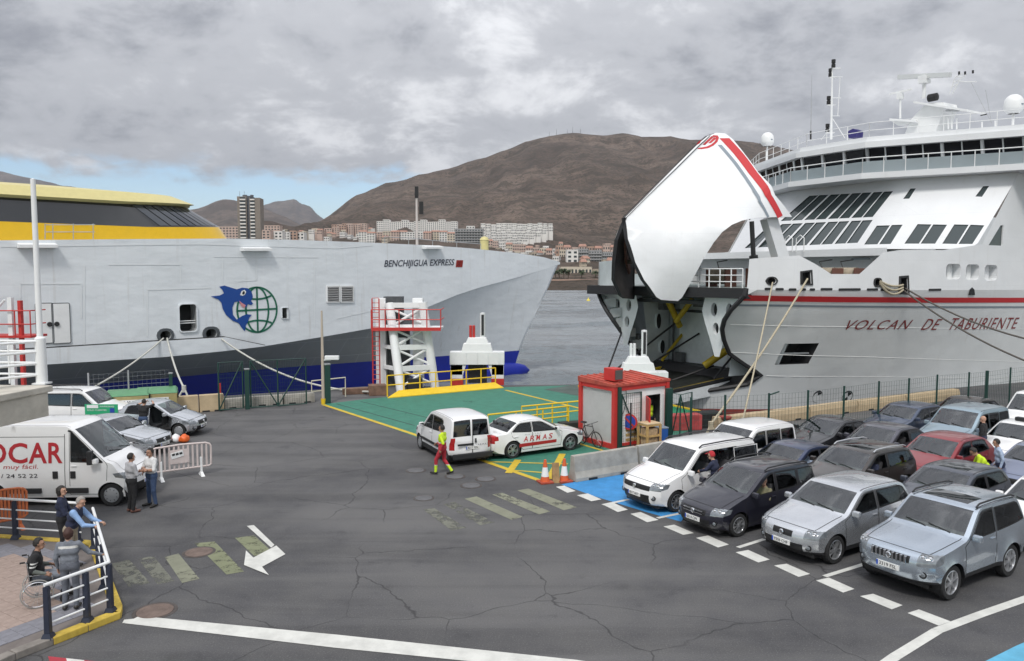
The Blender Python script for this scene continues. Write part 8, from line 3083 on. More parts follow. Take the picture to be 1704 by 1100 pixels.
MB().box((xr_ - .035, 0, .38), (.10, 1.55, .2)).build('rear_bumper', M_DARK, ber, bevel=.03)
lettering('lettering', 'ARMAS', mat('van_ink', (0.06, 0.06, 0.09), .5), ber, lambda u, v_: Vector((xr_ - .012, -.20 - u, .72 + v_)), width=.42, height=.07, spacing=1.3)
MB().box((-.1, spec['W'] / 2 + .004, .56), (2.2, .03, .10)).build('side_moulding', M_DARK, ber)
# --- white saloon with red lettering
hd = math.atan2(1.30, 2.19)
spec = {**SEDAN, 'L': 4.55, 'W': 1.77, 'wr': .325}
aud, aup = car('saloon_car', 'white saloon with red lettering on its doors beside the kiosk', 'car', by_wheel(gnd(853, 763), hd, spec['L'] / 2 - spec['fo'] - spec['wb'], -spec['W'] / 2 + .05), hd, P_['white'], group='port service cars', style='five', plate='7260 CTF', **spec)
X_, Wf_ = aup['X'], aup['Wf']
sidep = lambda x, z, off: Vector((X_(x), -(Wf_(x, z) + off), z))
m_ared = mat('livery_red', (0.50, 0.03, 0.035), .4)
for i_, ch in enumerate('ARMAS'):
	lettering('lettering', ch, m_ared, aud, lambda u, v_, i_=i_: sidep(3.10 - i_ * .285 - u, .60 + v_, .008), width=.20, height=.20, shear=.2, bold=.012)
mb = MB()
xs = [3.28 - k * .1 for k in range(18)]
mb.add([sidep(x, .54, .007) for x in xs] + [sidep(x, .40 + .02 * (k / 17), .007) for k, x in enumerate(xs)], [(k, k + 1, 18 + k + 1, 18 + k) for k in range(17)] + [(18 + k, 18 + k + 1, k + 1, k) for k in range(17)])
mb.build('livery_band', m_ared, aud)
lettering('lettering', 'NAVIERA', mat('livery_grey', (0.45, 0.45, 0.47), .4), aud, lambda u, v_: sidep(3.02 - u, .835 + v_, .008), width=.75, height=.05, spacing=1.3)

# --- left group
DUC = dict(L=5.6, W=2.05, H=2.50, wb=3.45, fo=.66, wr=.345, gc=.28, nose=1.0, cowl=1.40, xc=.70, xr0=1.74, xr1=5.4, xt=5.52, zt=1.2, belt=1.34, tumble=.06, xB=1.86, quarter=None, xC=5.0, xCb=5.0, doors=1, solid_side=True, plan_t=.10, wo=.04)
hd = R(2)
duc, dup_ = car('delivery_van', 'large white high-roof van with red lettering at the left edge', 'van', by_wheel(gnd(187, 842), hd, DUC['L'] / 2 - DUC['fo'], -DUC['W'] / 2 + .05), hd, P_['white'], group='vehicles parked on the left', style='steel', plate='5206 HRV', **{**DUC})
X_, Wf2 = dup_['X'], dup_['Wf']
dsp = lambda x, z, off: Vector((X_(x), -(Wf2(x, z) + off), z))
m_dred = mat('van_red', (0.45, 0.02, 0.03), .4)
# letters placed from the door backwards: R, A, C, O
for ch, x0, w_ in (('R', 2.06, .42), ('A', 2.52, .54), ('C', 3.09, .56), ('O', 3.71, .60), ('T', 4.36, .42)):
	lettering('lettering', ch, m_dred, duc, lambda u, v_, x0=x0, w_=w_: dsp(x0 + w_ - u, 1.33 + v_, .008), width=w_, height=.62, bold=.02)
lettering('lettering', 'muy fácil.', m_dred, duc, lambda u, v_: dsp(3.80 - u, 1.13 + v_, .008), width=1.02, height=.17, shear=.1)
lettering('lettering', 'tu car', m_dred, duc, lambda u, v_: dsp(4.7 - u, 1.10 + v_, .008), width=.62, height=.13, shear=.1)
lettering('lettering', '922 89 70 / 24 52 22', M_INK, duc, lambda u, v_: dsp(5.0 - u, .90 + v_, .008), width=2.2, height=.12)
for x, z0, z1 in ((2.0, .42, 2.2), (4.05, .42, 2.2)):
	mb = MB()
	ribbon(mb, [dsp(x, z0 + (z1 - z0) * k / 10, .006) for k in range(11)], (0, -1, 0), .016, 0, closed=False)
	mb.build('panel_seam', M_SEAM, duc)
mb = MB()
ribbon(mb, [dsp(2.0 + 3.2 * k / 16, 2.12, .006) for k in range(17)], (0, -1, 0), .014, 0, closed=False)
mb.build('panel_seam', M_SEAM, duc)
for x in (1.76, 2.28):
	MB().box(dsp(x, .98, .012), (.15, .03, .22)).build('door_handle_recess', M_DARK, duc, bevel=.01)
MB().box(dsp(1.80, .50, .02), (.95, .06, .16)).build('side_moulding', M_DARK, duc, bevel=.02)
MB().box(dsp(3.7, .50, .02), (2.0, .06, .16)).build('side_moulding', M_DARK, duc, bevel=.02)
MB().box(dsp(1.18, 1.52, .16), (.14, .2, .42)).build('tall_mirror', M_DARK, duc, bevel=.04)

hd = R(-3)
YAR = {**HATCH, 'L': 3.65, 'W': 1.66, 'H': 1.50, 'wb': 2.37, 'fo': .74, 'wr': .295, 'xc': .92, 'xr0': 1.72, 'xr1': 3.12, 'xt': 3.5, 'xB': 2.0, 'xC': 2.95, 'xCb': 3.1, 'doors': 1}
yar, yap = car('hatchback_car', 'small silver hatchback with its driver door open beside the man in black', 'car', by_wheel(gnd(298, 728), hd, YAR['L'] / 2 - YAR['fo'], -YAR['W'] / 2 + .05), hd, P_['silver'], group='vehicles parked on the left', style='steel', plate='0672 BRG', wind_open=(('front_window', 'R'),), open_door=('front_door', 'R', R(-48)), **YAR)
citan, _c = car('people_carrier', 'white people carrier with roof rails in front of the waste containers', 'car', (-19.55, 35.1, 0), R(0), P_['white'], group='vehicles parked on the left', style='steel', rails=M_DARK, privacy=True, plate='4415 JCM', **{**VAN, 'quarter': None, 'xC': 4.0, 'xCb': 4.1})
silv, _s = car('saloon_car', 'white silver saloon nosing out behind the large van', 'car', (-15.75, 30.15, 0), R(-11), P_['silver'], group='vehicles parked on the left', style='five', plate='7718 HZK', **SEDAN)
blk, _b = car('saloon_car', 'black saloon parked right behind the large white van', 'car', (-15.25, 27.35, 0), R(-8), P_['black'], group='vehicles parked on the left', style='five', plate='2304 GPW', **SEDAN)
# green notice board in front of the people carrier
gs = gnd(134, 708)
t = thing('notice_sign', 'green notice board with white lettering standing before the white people carrier', 'sign', Vector((-18.1, 33.75, 0)))
MB().box((0, 0, 1.02), (1.45, .03, .46)).build('board', mat('sign_green', (0.02, 0.36, 0.16), .5), t)
MB().box((-.38, -.02, 1.15), (.5, .012, .14)).build('white_field', M_WHITE, t)
lettering('lettering', 'PARKING', M_WHITE, t, lambda u, v_: Vector((-.05 + u, -.025, 1.12 + v_)), width=.62, height=.07)
lettering('lettering', 'SOLO CLIENTES', M_WHITE, t, lambda u, v_: Vector((-.62 + u, -.025, .96 + v_)), width=.85, height=.07)
MB().box((.48, -.02, .98), (.2, .012, .2)).build('blue_field', mat('sign_blue', (0.02, 0.06, 0.35), .5), t)
for x in (-.5, .5):
	MB().box((x, .03, .6), (.05, .04, 1.2)).build('post', M_STEEL, t)
# shopping bags
for k, (dx, mm_, lab) in enumerate(((0, mat('bag_white', (0.75, 0.75, 0.76), .4, bump=.6, bscale=14), 'white plastic bag on the asphalt by the silver hatchback wheel'), (.34, mat('bag_orange', (0.75, 0.13, 0.02), .4, bump=.6, bscale=14), 'orange plastic bag beside the white bag by the hatchback wheel'))):
	me = bpy.data.meshes.new('bag')
	bm = bmesh.new()
	bmesh.ops.create_icosphere(bm, subdivisions=3, radius=.2)
	for v in bm.verts:
		n_ = mnoise.noise(v.co * 7 + Vector((k * 5, 0, 0)))
		v.co *= 1 + .22 * n_
		v.co.z = max(v.co.z * (1.1 if v.co.z > 0 else .8), -.14)
		if v.co.z > .14:
			v.co.x *= .7
			v.co.y *= .7
	bm.to_mesh(me)
	bm.free()
	me.materials.append(mm_)
	me.polygons.foreach_set('use_smooth', [True] * len(me.polygons))
	o = obj('shopping_bag', me)
	o.location = gnd(293, 736) + Vector((dx, 0, .14))
	tag(o, lab, 'bag')

# ================================================================== people
def surface_nets(f, lo, hi, h):
	"""closed surface of the sampled field f < 0 as quads (naive surface nets)"""
	n = [int(math.ceil((hi[k] - lo[k]) / h)) + 1 for k in range(3)]
	ax = [lo[k] + h * np.arange(n[k]) for k in range(3)]
	gx, gy, gz = np.meshgrid(*ax, indexing='ij')
	D = f(np.stack([gx, gy, gz], -1))
	ins = D < 0
	nx, ny, nz = n
	cs = [(a, b_, c_) for a in (0, 1) for b_ in (0, 1) for c_ in (0, 1)]
	cell = lambda A, o: A[o[0]:nx - 1 + o[0], o[1]:ny - 1 + o[1], o[2]:nz - 1 + o[2]]
	cnt = sum(cell(ins, o).astype(np.int8) for o in cs)
	act = (cnt > 0) & (cnt < 8)
	P = np.zeros((nx - 1, ny - 1, nz - 1, 3))
	K = np.zeros((nx - 1, ny - 1, nz - 1))
	for i, a in enumerate(cs):
		for b_ in cs[i + 1:]:
			if sum(abs(a[k] - b_[k]) for k in range(3)) != 1:
				continue
			da, db = cell(D, a), cell(D, b_)
			m = (da < 0) != (db < 0)
			tt = np.where(m, da / np.where(m, da - db, 1), 0)
			for k in range(3):
				P[..., k] += np.where(m, a[k] + tt * (b_[k] - a[k]), 0)
			K += m
	idx = -np.ones(act.shape, int)
	idx[act] = np.arange(act.sum())
	base = np.stack(np.meshgrid(np.arange(nx - 1), np.arange(ny - 1), np.arange(nz - 1), indexing='ij'), -1)[act]
	V = np.array(lo) + h * (base + P[act] / K[act][:, None])
	Q = []
	for k in range(3):
		u, v = (k + 1) % 3, (k + 2) % 3
		sl0 = [slice(1, -1)] * 3
		sl0[k] = slice(0, n[k] - 1)
		sl1 = list(sl0)
		sl1[k] = slice(1, n[k])
		s0, s1 = ins[tuple(sl0)], ins[tuple(sl1)]
		cr = np.argwhere(s0 != s1)
		if len(cr) == 0:
			continue
		c0 = cr.copy()
		c0[:, u] += 1
		c0[:, v] += 1
		flip = s1[tuple(cr.T)]

		def at(du, dv):
			q2 = c0.copy()
			q2[:, u] -= du
			q2[:, v] -= dv
			return idx[tuple(q2.T)]
		q4 = np.stack([at(0, 0), at(1, 0), at(1, 1), at(0, 1)], -1)
		q4[flip] = q4[flip][:, ::-1]
		Q.append(q4)
	return V, np.concatenate(Q)


def capsule(P, a, b_, ra, rb, sq=None):
	a, b_ = np.array(a, float), np.array(b_, float)
	ab = b_ - a
	L2 = max(1e-9, ab @ ab)
	t_ = np.clip(((P - a) @ ab) / L2, 0, 1)
	d = P - a - t_[..., None] * ab
	return np.sqrt((d * d).sum(-1)) - (ra + (rb - ra) * t_)


def smin(a, b_, k):
	h = np.clip(.5 + .5 * (b_ - a) / k, 0, 1)
	return b_ + (a - b_) * h - k * h * (1 - h)


SKIN = mat('skin', (0.46, 0.27, 0.19), .55, var=.06, vscale=9)
SKIN2 = mat('skin_tanned', (0.36, 0.20, 0.135), .55, var=.06, vscale=9)
HAIRC = dict(black=mat('hair_black', (0.018, 0.015, 0.013), .6, bump=.6, bscale=60), brown=mat('hair_auburn', (0.055, 0.022, 0.016), .6, bump=.6, bscale=60), grey=mat('hair_grey', (0.30, 0.28, 0.26), .7, bump=.6, bscale=60))
M_EYE = mat('eye_dark', (0.02, 0.015, 0.012), .2)
M_LIP = mat('lips', (0.30, 0.12, 0.10), .5)


def cloth(name, col):
	return mat('cloth_' + name, col, .9, var=.2, vscale=7, bump=1.0, bscale=13)


BASE = dict(pelvis=(0, 0, .95), chest=(0, 0, 1.27), neck=(0, -.01, 1.46), head=(0, .03, 1.625), shL=(-.185, 0, 1.41), shR=(.185, 0, 1.41), elL=(-.245, -.03, 1.13), elR=(.245, -.03, 1.13), wrL=(-.255, .07, .90), wrR=(.255, .07, .90),
			hipL=(-.095, 0, .92), hipR=(.095, 0, .92), knL=(-.105, .03, .50), knR=(.105, .03, .50), anL=(-.11, -.03, .085), anR=(.11, -.03, .085), toL=(-.13, .15, .045), toR=(.13, .15, .045))


def person(label, loc, rz, pose=None, top=None, legs=None, shoes=None, sleeve=None, fore=None, skin=SKIN, hair='black', hairlen=0, lean=0.0, headturn=0.0, scale=1.0, bulk=1.0, rule=None, extra_mats=(), cap=None, grip=(0.6, 0.6), hdir=None, res=.0125, group='people on the quay', only_up=False):
	J = {k: Vector(v) for k, v in BASE.items()}
	if lean:
		M_ = Matrix.Translation(J['pelvis']) @ Matrix.Rotation(-lean, 4, 'X') @ Matrix.Translation(-J['pelvis'])
		for k in ('chest', 'neck', 'head', 'shL', 'shR', 'elL', 'elR', 'wrL', 'wrR'):
			J[k] = M_ @ J[k]
	for k, v in (pose or {}).items():
		J[k] = Vector(v)
	top, legs = top or cloth('grey', (.3, .3, .3)), legs or cloth('navy', (.02, .025, .045))
	shoes = shoes or mat('shoe_dark', (.025, .022, .02), .5)
	mats = [skin, top, legs, shoes, sleeve or top, fore or sleeve or top] + list(extra_mats)
	b = bulk
	C = []      # (name, a, b, ra, rb, material, k)
	up = (J['neck'] - J['pelvis']).normalized()
	side = (J['shR'] - J['shL']).normalized()
	fwd = up.cross(side) * -1
	fwd = side.cross(up) * -1 if False else up.cross(side)
	if fwd.y < 0 and abs(fwd.y) > .3 and J['head'].y > J['pelvis'].y - .3:
		fwd = -fwd
	pc = J['pelvis']
	# torso
	C.append(('pelvis', pc - side * .075, pc + side * .075, .118 * b, .118 * b, 2, .03))
	ab = pc.lerp(J['chest'], .45)
	C.append(('belly', ab - side * .06 + fwd * .012, ab + side * .06 + fwd * .012, .118 * b, .118 * b, 1, .05))
	C.append(('chest', J['chest'] - side * .085, J['chest'] + side * .085, .118 * b, .118 * b, 1, .05))
	ush = J['shL'].lerp(J['shR'], .5)
	C.append(('shoulders', ush - side * .135 - up * .03, ush + side * .135 - up * .03, .075 * b, .075 * b, 1, .05))
	C.append(('collar', J['neck'] - up * .02 - side * .03, J['neck'] - up * .02 + side * .03, .062, .062, 1, .04))
	C.append(('neck', J['neck'] - up * .02, J['head'] - up * .05, .054, .052, 0, .02))
	for s in 'LR':
		C.append(('uparm', J['sh' + s], J['el' + s], .062 * b, .049 * b, 4, .035))
		C.append(('forearm', J['el' + s], J['wr' + s], .047 * b, .033, 5, .015))
		C.append(('thigh', J['hip' + s] + Vector((0, 0, -.01)), J['kn' + s], .092 * b, .066 * b, 2, .035))
		C.append(('shin', J['kn' + s], J['an' + s] + Vector((0, 0, .02)), .064 * b, .048 * b, 2, .02))
		C.append(('shoe', J['an' + s] - Vector((0, 0, .03)) - (J['to' + s] - J['an' + s]).normalized() * .03, J['to' + s], .048, .038, 3, .008))
	# head frame
	hf = (Matrix.Rotation(headturn, 3, up) @ fwd).normalized()
	hs = hf.cross(up).normalized()
	hc = J['head']
	hM = Matrix((hs, hf, up)).transposed()      # columns: right, forward, up
	HM = np.array(hM)
	hcn = np.array(hc)

	def headf(P):
		q2 = (P - hcn) @ HM
		e = np.sqrt((q2[..., 0] / .076) ** 2 + ((q2[..., 1] + .01) / .097) ** 2 + ((q2[..., 2] - .015) / .112) ** 2)
		d = (e - 1) * .078
		cl_ = lambda a, b2, r0, r1: capsule(q2, a, b2, r0, r1)
		d = smin(d, cl_((-.025, .045, -.075), (.025, .045, -.075), .036, .036), .03)
		d = smin(d, cl_((0, .088, .005), (0, .112, -.022), .009, .014), .012)
		d = smin(d, cl_((-.04, .074, .035), (.04, .074, .035), .014, .014), .012)
		for sx in (-1, 1):
			d = smin(d, cl_((sx * .076, -.005, .02), (sx * .078, -.008, -.022), .014, .010), .008)
		return d
	# hands
	for i, s in enumerate('LR'):
		w = J['wr' + s]
		d = (w - J['el' + s]).normalized()
		if hdir and hdir.get(s):
			d = Vector(hdir[s]).normalized()
		inn = (J['pelvis'] - w)
		inn = (inn - d * inn.dot(d))
		inn = inn.normalized() if inn.length > .05 else fwd
		if hdir and hdir.get(s + 'p'):
			inn = Vector(hdir[s + 'p']).normalized()
			inn = (inn - d * inn.dot(d)).normalized()
		lat = d.cross(inn).normalized()
		g_ = grip[i]
		for o_ in (-.022, 0, .022):
			C.append(('palm', w + lat * o_ * .8, w + d * .085 + lat * o_, .017, .017, 0, .010))
		for kf, (o_, L_) in enumerate(((-.033, .062), (-.011, .075), (.011, .080), (.033, .070))):
			k0 = w + d * .088 + lat * o_
			d1_ = (d * math.cos(g_) + inn * math.sin(g_)).normalized()
			d2_ = (d * math.cos(g_ * 2.1) + inn * math.sin(g_ * 2.1)).normalized()
			k1 = k0 + d1_ * L_ * .52
			k2 = k1 + d2_ * L_ * .48
			C.append(('finger', k0, k1, .0105, .0098, 0, .004))
			C.append(('finger', k1, k2, .0098, .0085, 0, .004))
		sgn_ = 1 if lat.dot(fwd) > 0 else -1
		th0 = w + d * .025 + lat * sgn_ * .03
		th1 = th0 + (d * .6 + lat * sgn_ * .6 + inn * .5).normalized() * .042
		C.append(('thumb', th0, th1, .0135, .0115, 0, .006))
		C.append(('thumb', th1, th1 + (d * .8 + inn * .6).normalized() * .032, .0115, .0095, 0, .004))
	allp = [p for c_ in C for p in (c_[1], c_[2])] + [hc + Vector((0, 0, .14)), hc - Vector((.12, .14, .12)), hc + Vector((.12, .14, 0))]
	lo = [min(p[k] for p in allp) - .16 for k in range(3)]
	hi = [max(p[k] for p in allp) + .16 for k in range(3)]

	def field(P):
		sh = P.shape[:-1]
		D = np.full(sh, 9.0)
		for (nm, a, b2, ra, rb, mi, k) in C:
			l2 = [min(a[i], b2[i]) - max(ra, rb) - .08 for i in range(3)]
			h2 = [max(a[i], b2[i]) + max(ra, rb) + .08 for i in range(3)]
			i0 = [max(0, int((l2[i] - lo[i]) / res)) for i in range(3)]
			i1 = [min(sh[i], int((h2[i] - lo[i]) / res) + 2) for i in range(3)]
			sl = tuple(slice(i0[i], i1[i]) for i in range(3))
			D[sl] = smin(D[sl], capsule(P[sl], a, b2, ra, rb), k)
		l2 = [hc[i] - .25 for i in range(3)]
		i0 = [max(0, int((l2[i] - lo[i]) / res)) for i in range(3)]
		i1 = [min(sh[i], int((hc[i] + .25 - lo[i]) / res) + 2) for i in range(3)]
		sl = tuple(slice(i0[i], i1[i]) for i in range(3))
		D[sl] = smin(D[sl], headf(P[sl]), .015)
		return D
	V, Q = surface_nets(field, lo, hi, res)
	# paint each face by the nearest limb
	fc = V[Q].mean(1)
	best = np.full(len(fc), 9.0)
	mi_ = np.zeros(len(fc), int)
	part = np.zeros(len(fc), int)
	for n_, (nm, a, b2, ra, rb, mi, k) in enumerate(C):
		d = capsule(fc, a, b2, ra, rb)
		m = d < best
		best[m] = d[m]
		mi_[m] = mi
		part[m] = n_
	d = headf(fc)
	m = d < best
	mi_[m] = 0
	if rule:
		for i in range(len(fc)):
			r_ = rule(C[part[i]][0] if not m[i] else 'head', fc[i], mi_[i])
			if r_ is not None:
				mi_[i] = r_
	t = thing('person', label, 'person', loc, rz, group)
	t.scale = (scale,) * 3
	me = bpy.data.meshes.new('body')
	me.from_pydata(V.tolist(), [], Q.tolist())
	for mm_ in mats:
		me.materials.append(mm_)
	me.polygons.foreach_set('material_index', mi_.tolist())
	me.polygons.foreach_set('use_smooth', [True] * len(me.polygons))
	me.update()
	obj('body', me, t)
	# hair
	if hair:
		def hf_(P):
			q2 = (P - hcn) @ HM
			e = np.sqrt((q2[..., 0] / .087) ** 2 + ((q2[..., 1] + .016) / .106) ** 2 + ((q2[..., 2] - .022) / .122) ** 2)
			d = (e - 1) * .085
			if hairlen:
				d = smin(d, capsule(q2, (0, -.055, .02), (0, -.065, -.04 - hairlen), .075, .055), .03)
				for sx in (-1, 1):
					d = smin(d, capsule(q2, (sx * .06, -.02, .03), (sx * .065, -.03, -.03 - hairlen * .8), .04, .03), .02)
			face = np.maximum(-(q2[..., 1] - .012 - .35 * np.clip(q2[..., 2] - .05, 0, 1)), q2[..., 2] - .088)
			d = np.maximum(d, -face)
			if not hairlen:
				d = np.maximum(d, -(q2[..., 2] + .03))
			d = d + .006 * np.sin(q2[..., 0] * 160) * np.sin(q2[..., 2] * 120 + q2[..., 1] * 90)
			return d
		Vh, Qh = surface_nets(hf_, [hc[k] - .26 for k in range(3)], [hc[k] + .2 for k in range(3)], .0125)
		mh = bpy.data.meshes.new('hair')
		mh.from_pydata(Vh.tolist(), [], Qh.tolist())
		mh.materials.append(HAIRC[hair] if isinstance(hair, str) else hair)
		mh.polygons.foreach_set('use_smooth', [True] * len(mh.polygons))
		obj('hair' if not cap else 'cap', mh, t)
		if cap:
			mh.materials[0] = cap
			pk = [hc + hM @ Vector(v) for v in ((-.07, .07, .075), (.07, .07, .075), (.055, .165, .06), (-.055, .165, .06), (-.07, .07, .088), (.07, .07, .088), (.055, .165, .07), (-.055, .165, .07))]
			MB().add(pk, [(3, 2, 1, 0), (4, 5, 6, 7), (0, 1, 5, 4), (1, 2, 6, 5), (2, 3, 7, 6), (3, 0, 4, 7)]).build('cap_peak', cap, t)
	for sx in (-1, 1):
		p_ = hc + hM @ Vector((sx * .032, .080, .016))
		MB().lathe([(.001, -.011), (.009, -.006), (.011, 0), (.009, .006), (.001, .011)], 8, Matrix.Translation(p_)).build('eye', M_EYE, t, smooth=60)
	p_ = hc + hM @ Vector((0, .089, -.058))
	MB().box(p_, (.044, .012, .012), M=hM).build('mouth', M_LIP, t, bevel=.003)
	return t


c_navy, c_black, c_jean, c_beige = cloth('navy', (.022, .028, .06)), cloth('black', (.017, .017, .019)), cloth('jeans', (.045, .075, .15)), cloth('beige', (.34, .29, .22))
c_lgrey, c_blue, c_dgrey = cloth('light_grey', (.40, .40, .42)), cloth('sky_blue', (.24, .37, .60)), cloth('denim_grey', (.17, .185, .215))
c_hiv, c_hred, c_refl = cloth('hivis_yellow', (.55, .75, .03)), cloth('work_red', (.42, .03, .045)), cloth('reflective_grey', (.55, .55, .53))
c_white = cloth('white', (.62, .62, .62))
fw_rail = lambda: None

# two people leaning on the pavement railing
railz = 1.165 - PZ
person('man in light blue shirt and dark vest leaning on the pavement railing', (-10.28, 17.62, PZ), R(-86), top=c_navy, sleeve=c_blue, fore=c_blue, legs=c_beige, hair='grey', lean=R(20),
	   pose=dict(elL=(-.20, .42, 1.10), wrL=(-.13, .62, 1.06), elR=(.22, .40, 1.09), wrR=(.17, .63, 1.06)), hdir=dict(L=(.1, 1, -.35), R=(0, 1, -.35), Lp=(0, 0, -1), Rp=(0, 0, -1)), grip=(.7, .7), bulk=1.1, headturn=R(-15))
person('dark haired woman in navy jacket standing behind the man in the blue shirt', (-10.95, 18.42, PZ), R(-70), top=c_navy, legs=c_black, hair='black', hairlen=.06, scale=.99,
	   pose=dict(elR=(.23, .12, 1.10), wrR=(.10, .30, 1.05), elL=(-.22, .12, 1.10), wrL=(-.08, .30, 1.04)), headturn=R(-20))
# woman in grey, her hand on the rail
stripe = lambda nm, p, mi: 6 if (mi == 1 and 1.34 < p[2] < 1.395 and p[1] < 0) else None
person('woman in grey denim jacket seen from behind, one hand on the railing', (-9.05, 15.42, PZ), R(14), top=c_dgrey, legs=cloth('grey_jeans', (.11, .12, .145)), hair='brown', scale=.97, rule=stripe, extra_mats=(c_refl,), hairlen=.01,
	   pose=dict(elR=(.36, .10, 1.17), wrR=(.56, .22, 1.06), elL=(-.25, -.02, 1.13), wrL=(-.24, .06, .89)), hdir=dict(R=(.75, .5, -.3), Rp=(0, 0, -1)), grip=(.5, .8))
# man in a wheelchair
wcl, wcr = Vector((-9.80, 15.78, PZ)), R(-62)
seat = dict(pelvis=(0, -.12, .58), chest=(0, -.14, .90), neck=(0, -.12, 1.09), head=(0, -.06, 1.25), shL=(-.19, -.13, 1.04), shR=(.19, -.13, 1.04), elL=(-.27, -.16, .78), elR=(.28, -.20, .78), wrL=(-.25, .08, .72), wrR=(.29, .03, .70),
			hipL=(-.095, -.10, .57), hipR=(.095, -.10, .57), knL=(-.10, .34, .57), knR=(.10, .34, .57), anL=(-.10, .42, .20), anR=(.10, .42, .20), toL=(-.11, .58, .16), toR=(.11, .58, .16))
bands = lambda nm, p, mi: 6 if (nm == 'uparm' and (.855 < p[2] < .88 or .915 < p[2] < .94)) else None
person('man in black jacket with pale sleeve stripes sitting in the wheelchair', wcl, wcr, pose=seat, top=c_black, fore=cloth('olive_grey', (.14, .155, .14)), legs=c_dgrey, hair='black', rule=bands, extra_mats=(c_refl,), skin=SKIN2, headturn=R(-10), bulk=1.12)
t = thing('wheelchair', 'wheelchair with large thin rimmed wheels on the pavement by the railing', 'wheelchair', wcl, wcr)
for sg in (-1, 1):
	M_ = Matrix.Translation((sg * .31, -.12, .30)) @ Matrix.Rotation(math.pi / 2, 4, 'Y')
	w_ = MB().lathe([(.285, -.014), (.302, -.010), (.305, 0), (.302, .010), (.285, .014), (.285, -.014)], 32, M_).build('wheel', mat('wheel_grey_tyre', (.30, .30, .29), .7), t, smooth=40)
	mb = MB()
	for k in range(16):
		a = k * math.pi / 8
		mb.tube([M_ @ Vector((0, 0, (.02 if k % 2 else -.02))), M_ @ Vector((.285 * math.cos(a), .285 * math.sin(a), 0))], .003, 3)
	mb.lathe([(.03, -.03), (.03, .03)], 10, M_)
	mb.build('spokes', M_STEEL, w_)
	M2 = Matrix.Translation((sg * .345, -.12, .30)) @ Matrix.Rotation(math.pi / 2, 4, 'Y')
	MB().lathe([(.255, -.008), (.268, 0), (.255, .008), (.248, 0), (.255, -.008)], 32, M2).build('hand_rim', M_CHROME, t, smooth=40)
	M3 = Matrix.Translation((sg * .22, .36, .09)) @ Matrix.Rotation(math.pi / 2, 4, 'Y')
	MB().lathe([(.001, -.015), (.085, -.015), (.09, 0), (.085, .015), (.001, .015)], 16, M3).build('castor', M_BLACK, t)
	MB().tube([(sg * .25, -.30, .98), (sg * .25, -.27, .92), (sg * .25, -.24, .46), (sg * .25, .26, .46), (sg * .22, .36, .30), (sg * .22, .36, .10)], .014, 7).build('frame_tube', M_CHROME, t, smooth=60)
	MB().tube([(sg * .25, -.24, .68), (sg * .26, .12, .68), (sg * .25, .16, .60), (sg * .25, .16, .46)], .014, 7).build('arm_frame', M_CHROME, t, smooth=60)
	MB().box((sg * .26, -.06, .70), (.05, .28, .025)).build('arm_pad', M_BLACK, t, bevel=.008)
	MB().tube([(sg * .25, -.31, .98), (sg * .25, -.40, .98)], .018, 7).build('push_grip', M_BLACK, t)
	MB().tube([(sg * .20, .28, .44), (sg * .17, .44, .13)], .012, 6).build('leg_hanger', M_CHROME, t)
	MB().box((sg * .12, .50, .115), (.14, .16, .012)).build('foot_plate', M_BLACK, t)
MB().box((0, .02, .455), (.46, .50, .03)).build('seat_sling', M_BLACK, t, bevel=.01)
MB().box((0, -.265, .72), (.46, .02, .42), M=Matrix.Rotation(R(4), 3, 'X')).build('back_sling', M_BLACK, t)
# two men talking by the van
person('man in light grey shirt and black trousers talking beside the van, seen from behind', (-11.17, 22.30, 0), R(-38), top=c_lgrey, legs=c_black, shoes=mat('shoe_brown', (.12, .05, .035), .6), hair='black', skin=SKIN2, bulk=1.08,
	   pose=dict(elR=(.24, .06, 1.14), wrR=(.08, .26, 1.12), elL=(-.24, .06, 1.14), wrL=(-.06, .25, 1.10)))
person('man in pale polo shirt and jeans with folded arms facing the camera', (-10.83, 22.85, 0), R(150), top=c_white, fore=SKIN2, legs=c_jean, hair='black', skin=SKIN2, scale=1.02, bulk=1.05,
	   pose=dict(elR=(.25, .10, 1.14), wrR=(-.04, .24, 1.17), elL=(-.25, .10, 1.14), wrL=(.05, .26, 1.13), anR=(.17, -.02, .085), toR=(.22, .15, .045)))
# man at the silver hatchback
person('man in black shirt and jeans reaching over the silver hatchback roof', (-15.45, 32.02, 0), R(-8), top=c_black, fore=SKIN, legs=c_jean, hair='black', lean=R(8),
	   pose=dict(elR=(.36, .22, 1.50), wrR=(.20, .42, 1.58), elL=(-.36, .22, 1.48), wrL=(-.16, .42, 1.58)))
# hi-vis worker walking
wr_ = lambda nm, p, mi: (6 if (mi == 2 and p[2] < .33) else (7 if (mi == 2 and .33 <= p[2] < .36) else (8 if (mi == 1 and p[2] < 1.14) else (7 if (mi == 1 and 1.14 <= p[2] < 1.17) else (8 if nm == 'pelvis' else None)))))
person('worker in yellow and red hi-vis overalls walking past the white service van', (-2.42, 26.55, 0), R(70), top=c_hiv, legs=c_hred, sleeve=c_hiv, fore=c_hred, hair='black', skin=SKIN2, rule=wr_, extra_mats=(c_hiv, c_refl, c_hred), scale=1.0,
	   pose=dict(knL=(-.10, .20, .53), anL=(-.10, .22, .10), toL=(-.11, .40, .07), knR=(.10, -.02, .50), anR=(.10, -.30, .13), toR=(.10, -.14, .04), elL=(-.25, -.14, 1.16), wrL=(-.24, -.05, .92), elR=(.25, .08, 1.14), wrR=(.20, .28, 1.05)))
# kiosk attendant in the doorway
kp = C0 + kz(.42, 2.30, 0)
person('attendant in yellow hi-vis vest standing inside the kiosk doorway', (kp.x, kp.y, .03), math.atan2(-d1.y, -d1.x) - math.pi / 2, top=c_hiv, sleeve=c_black, fore=c_black, legs=c_navy, hair='black')
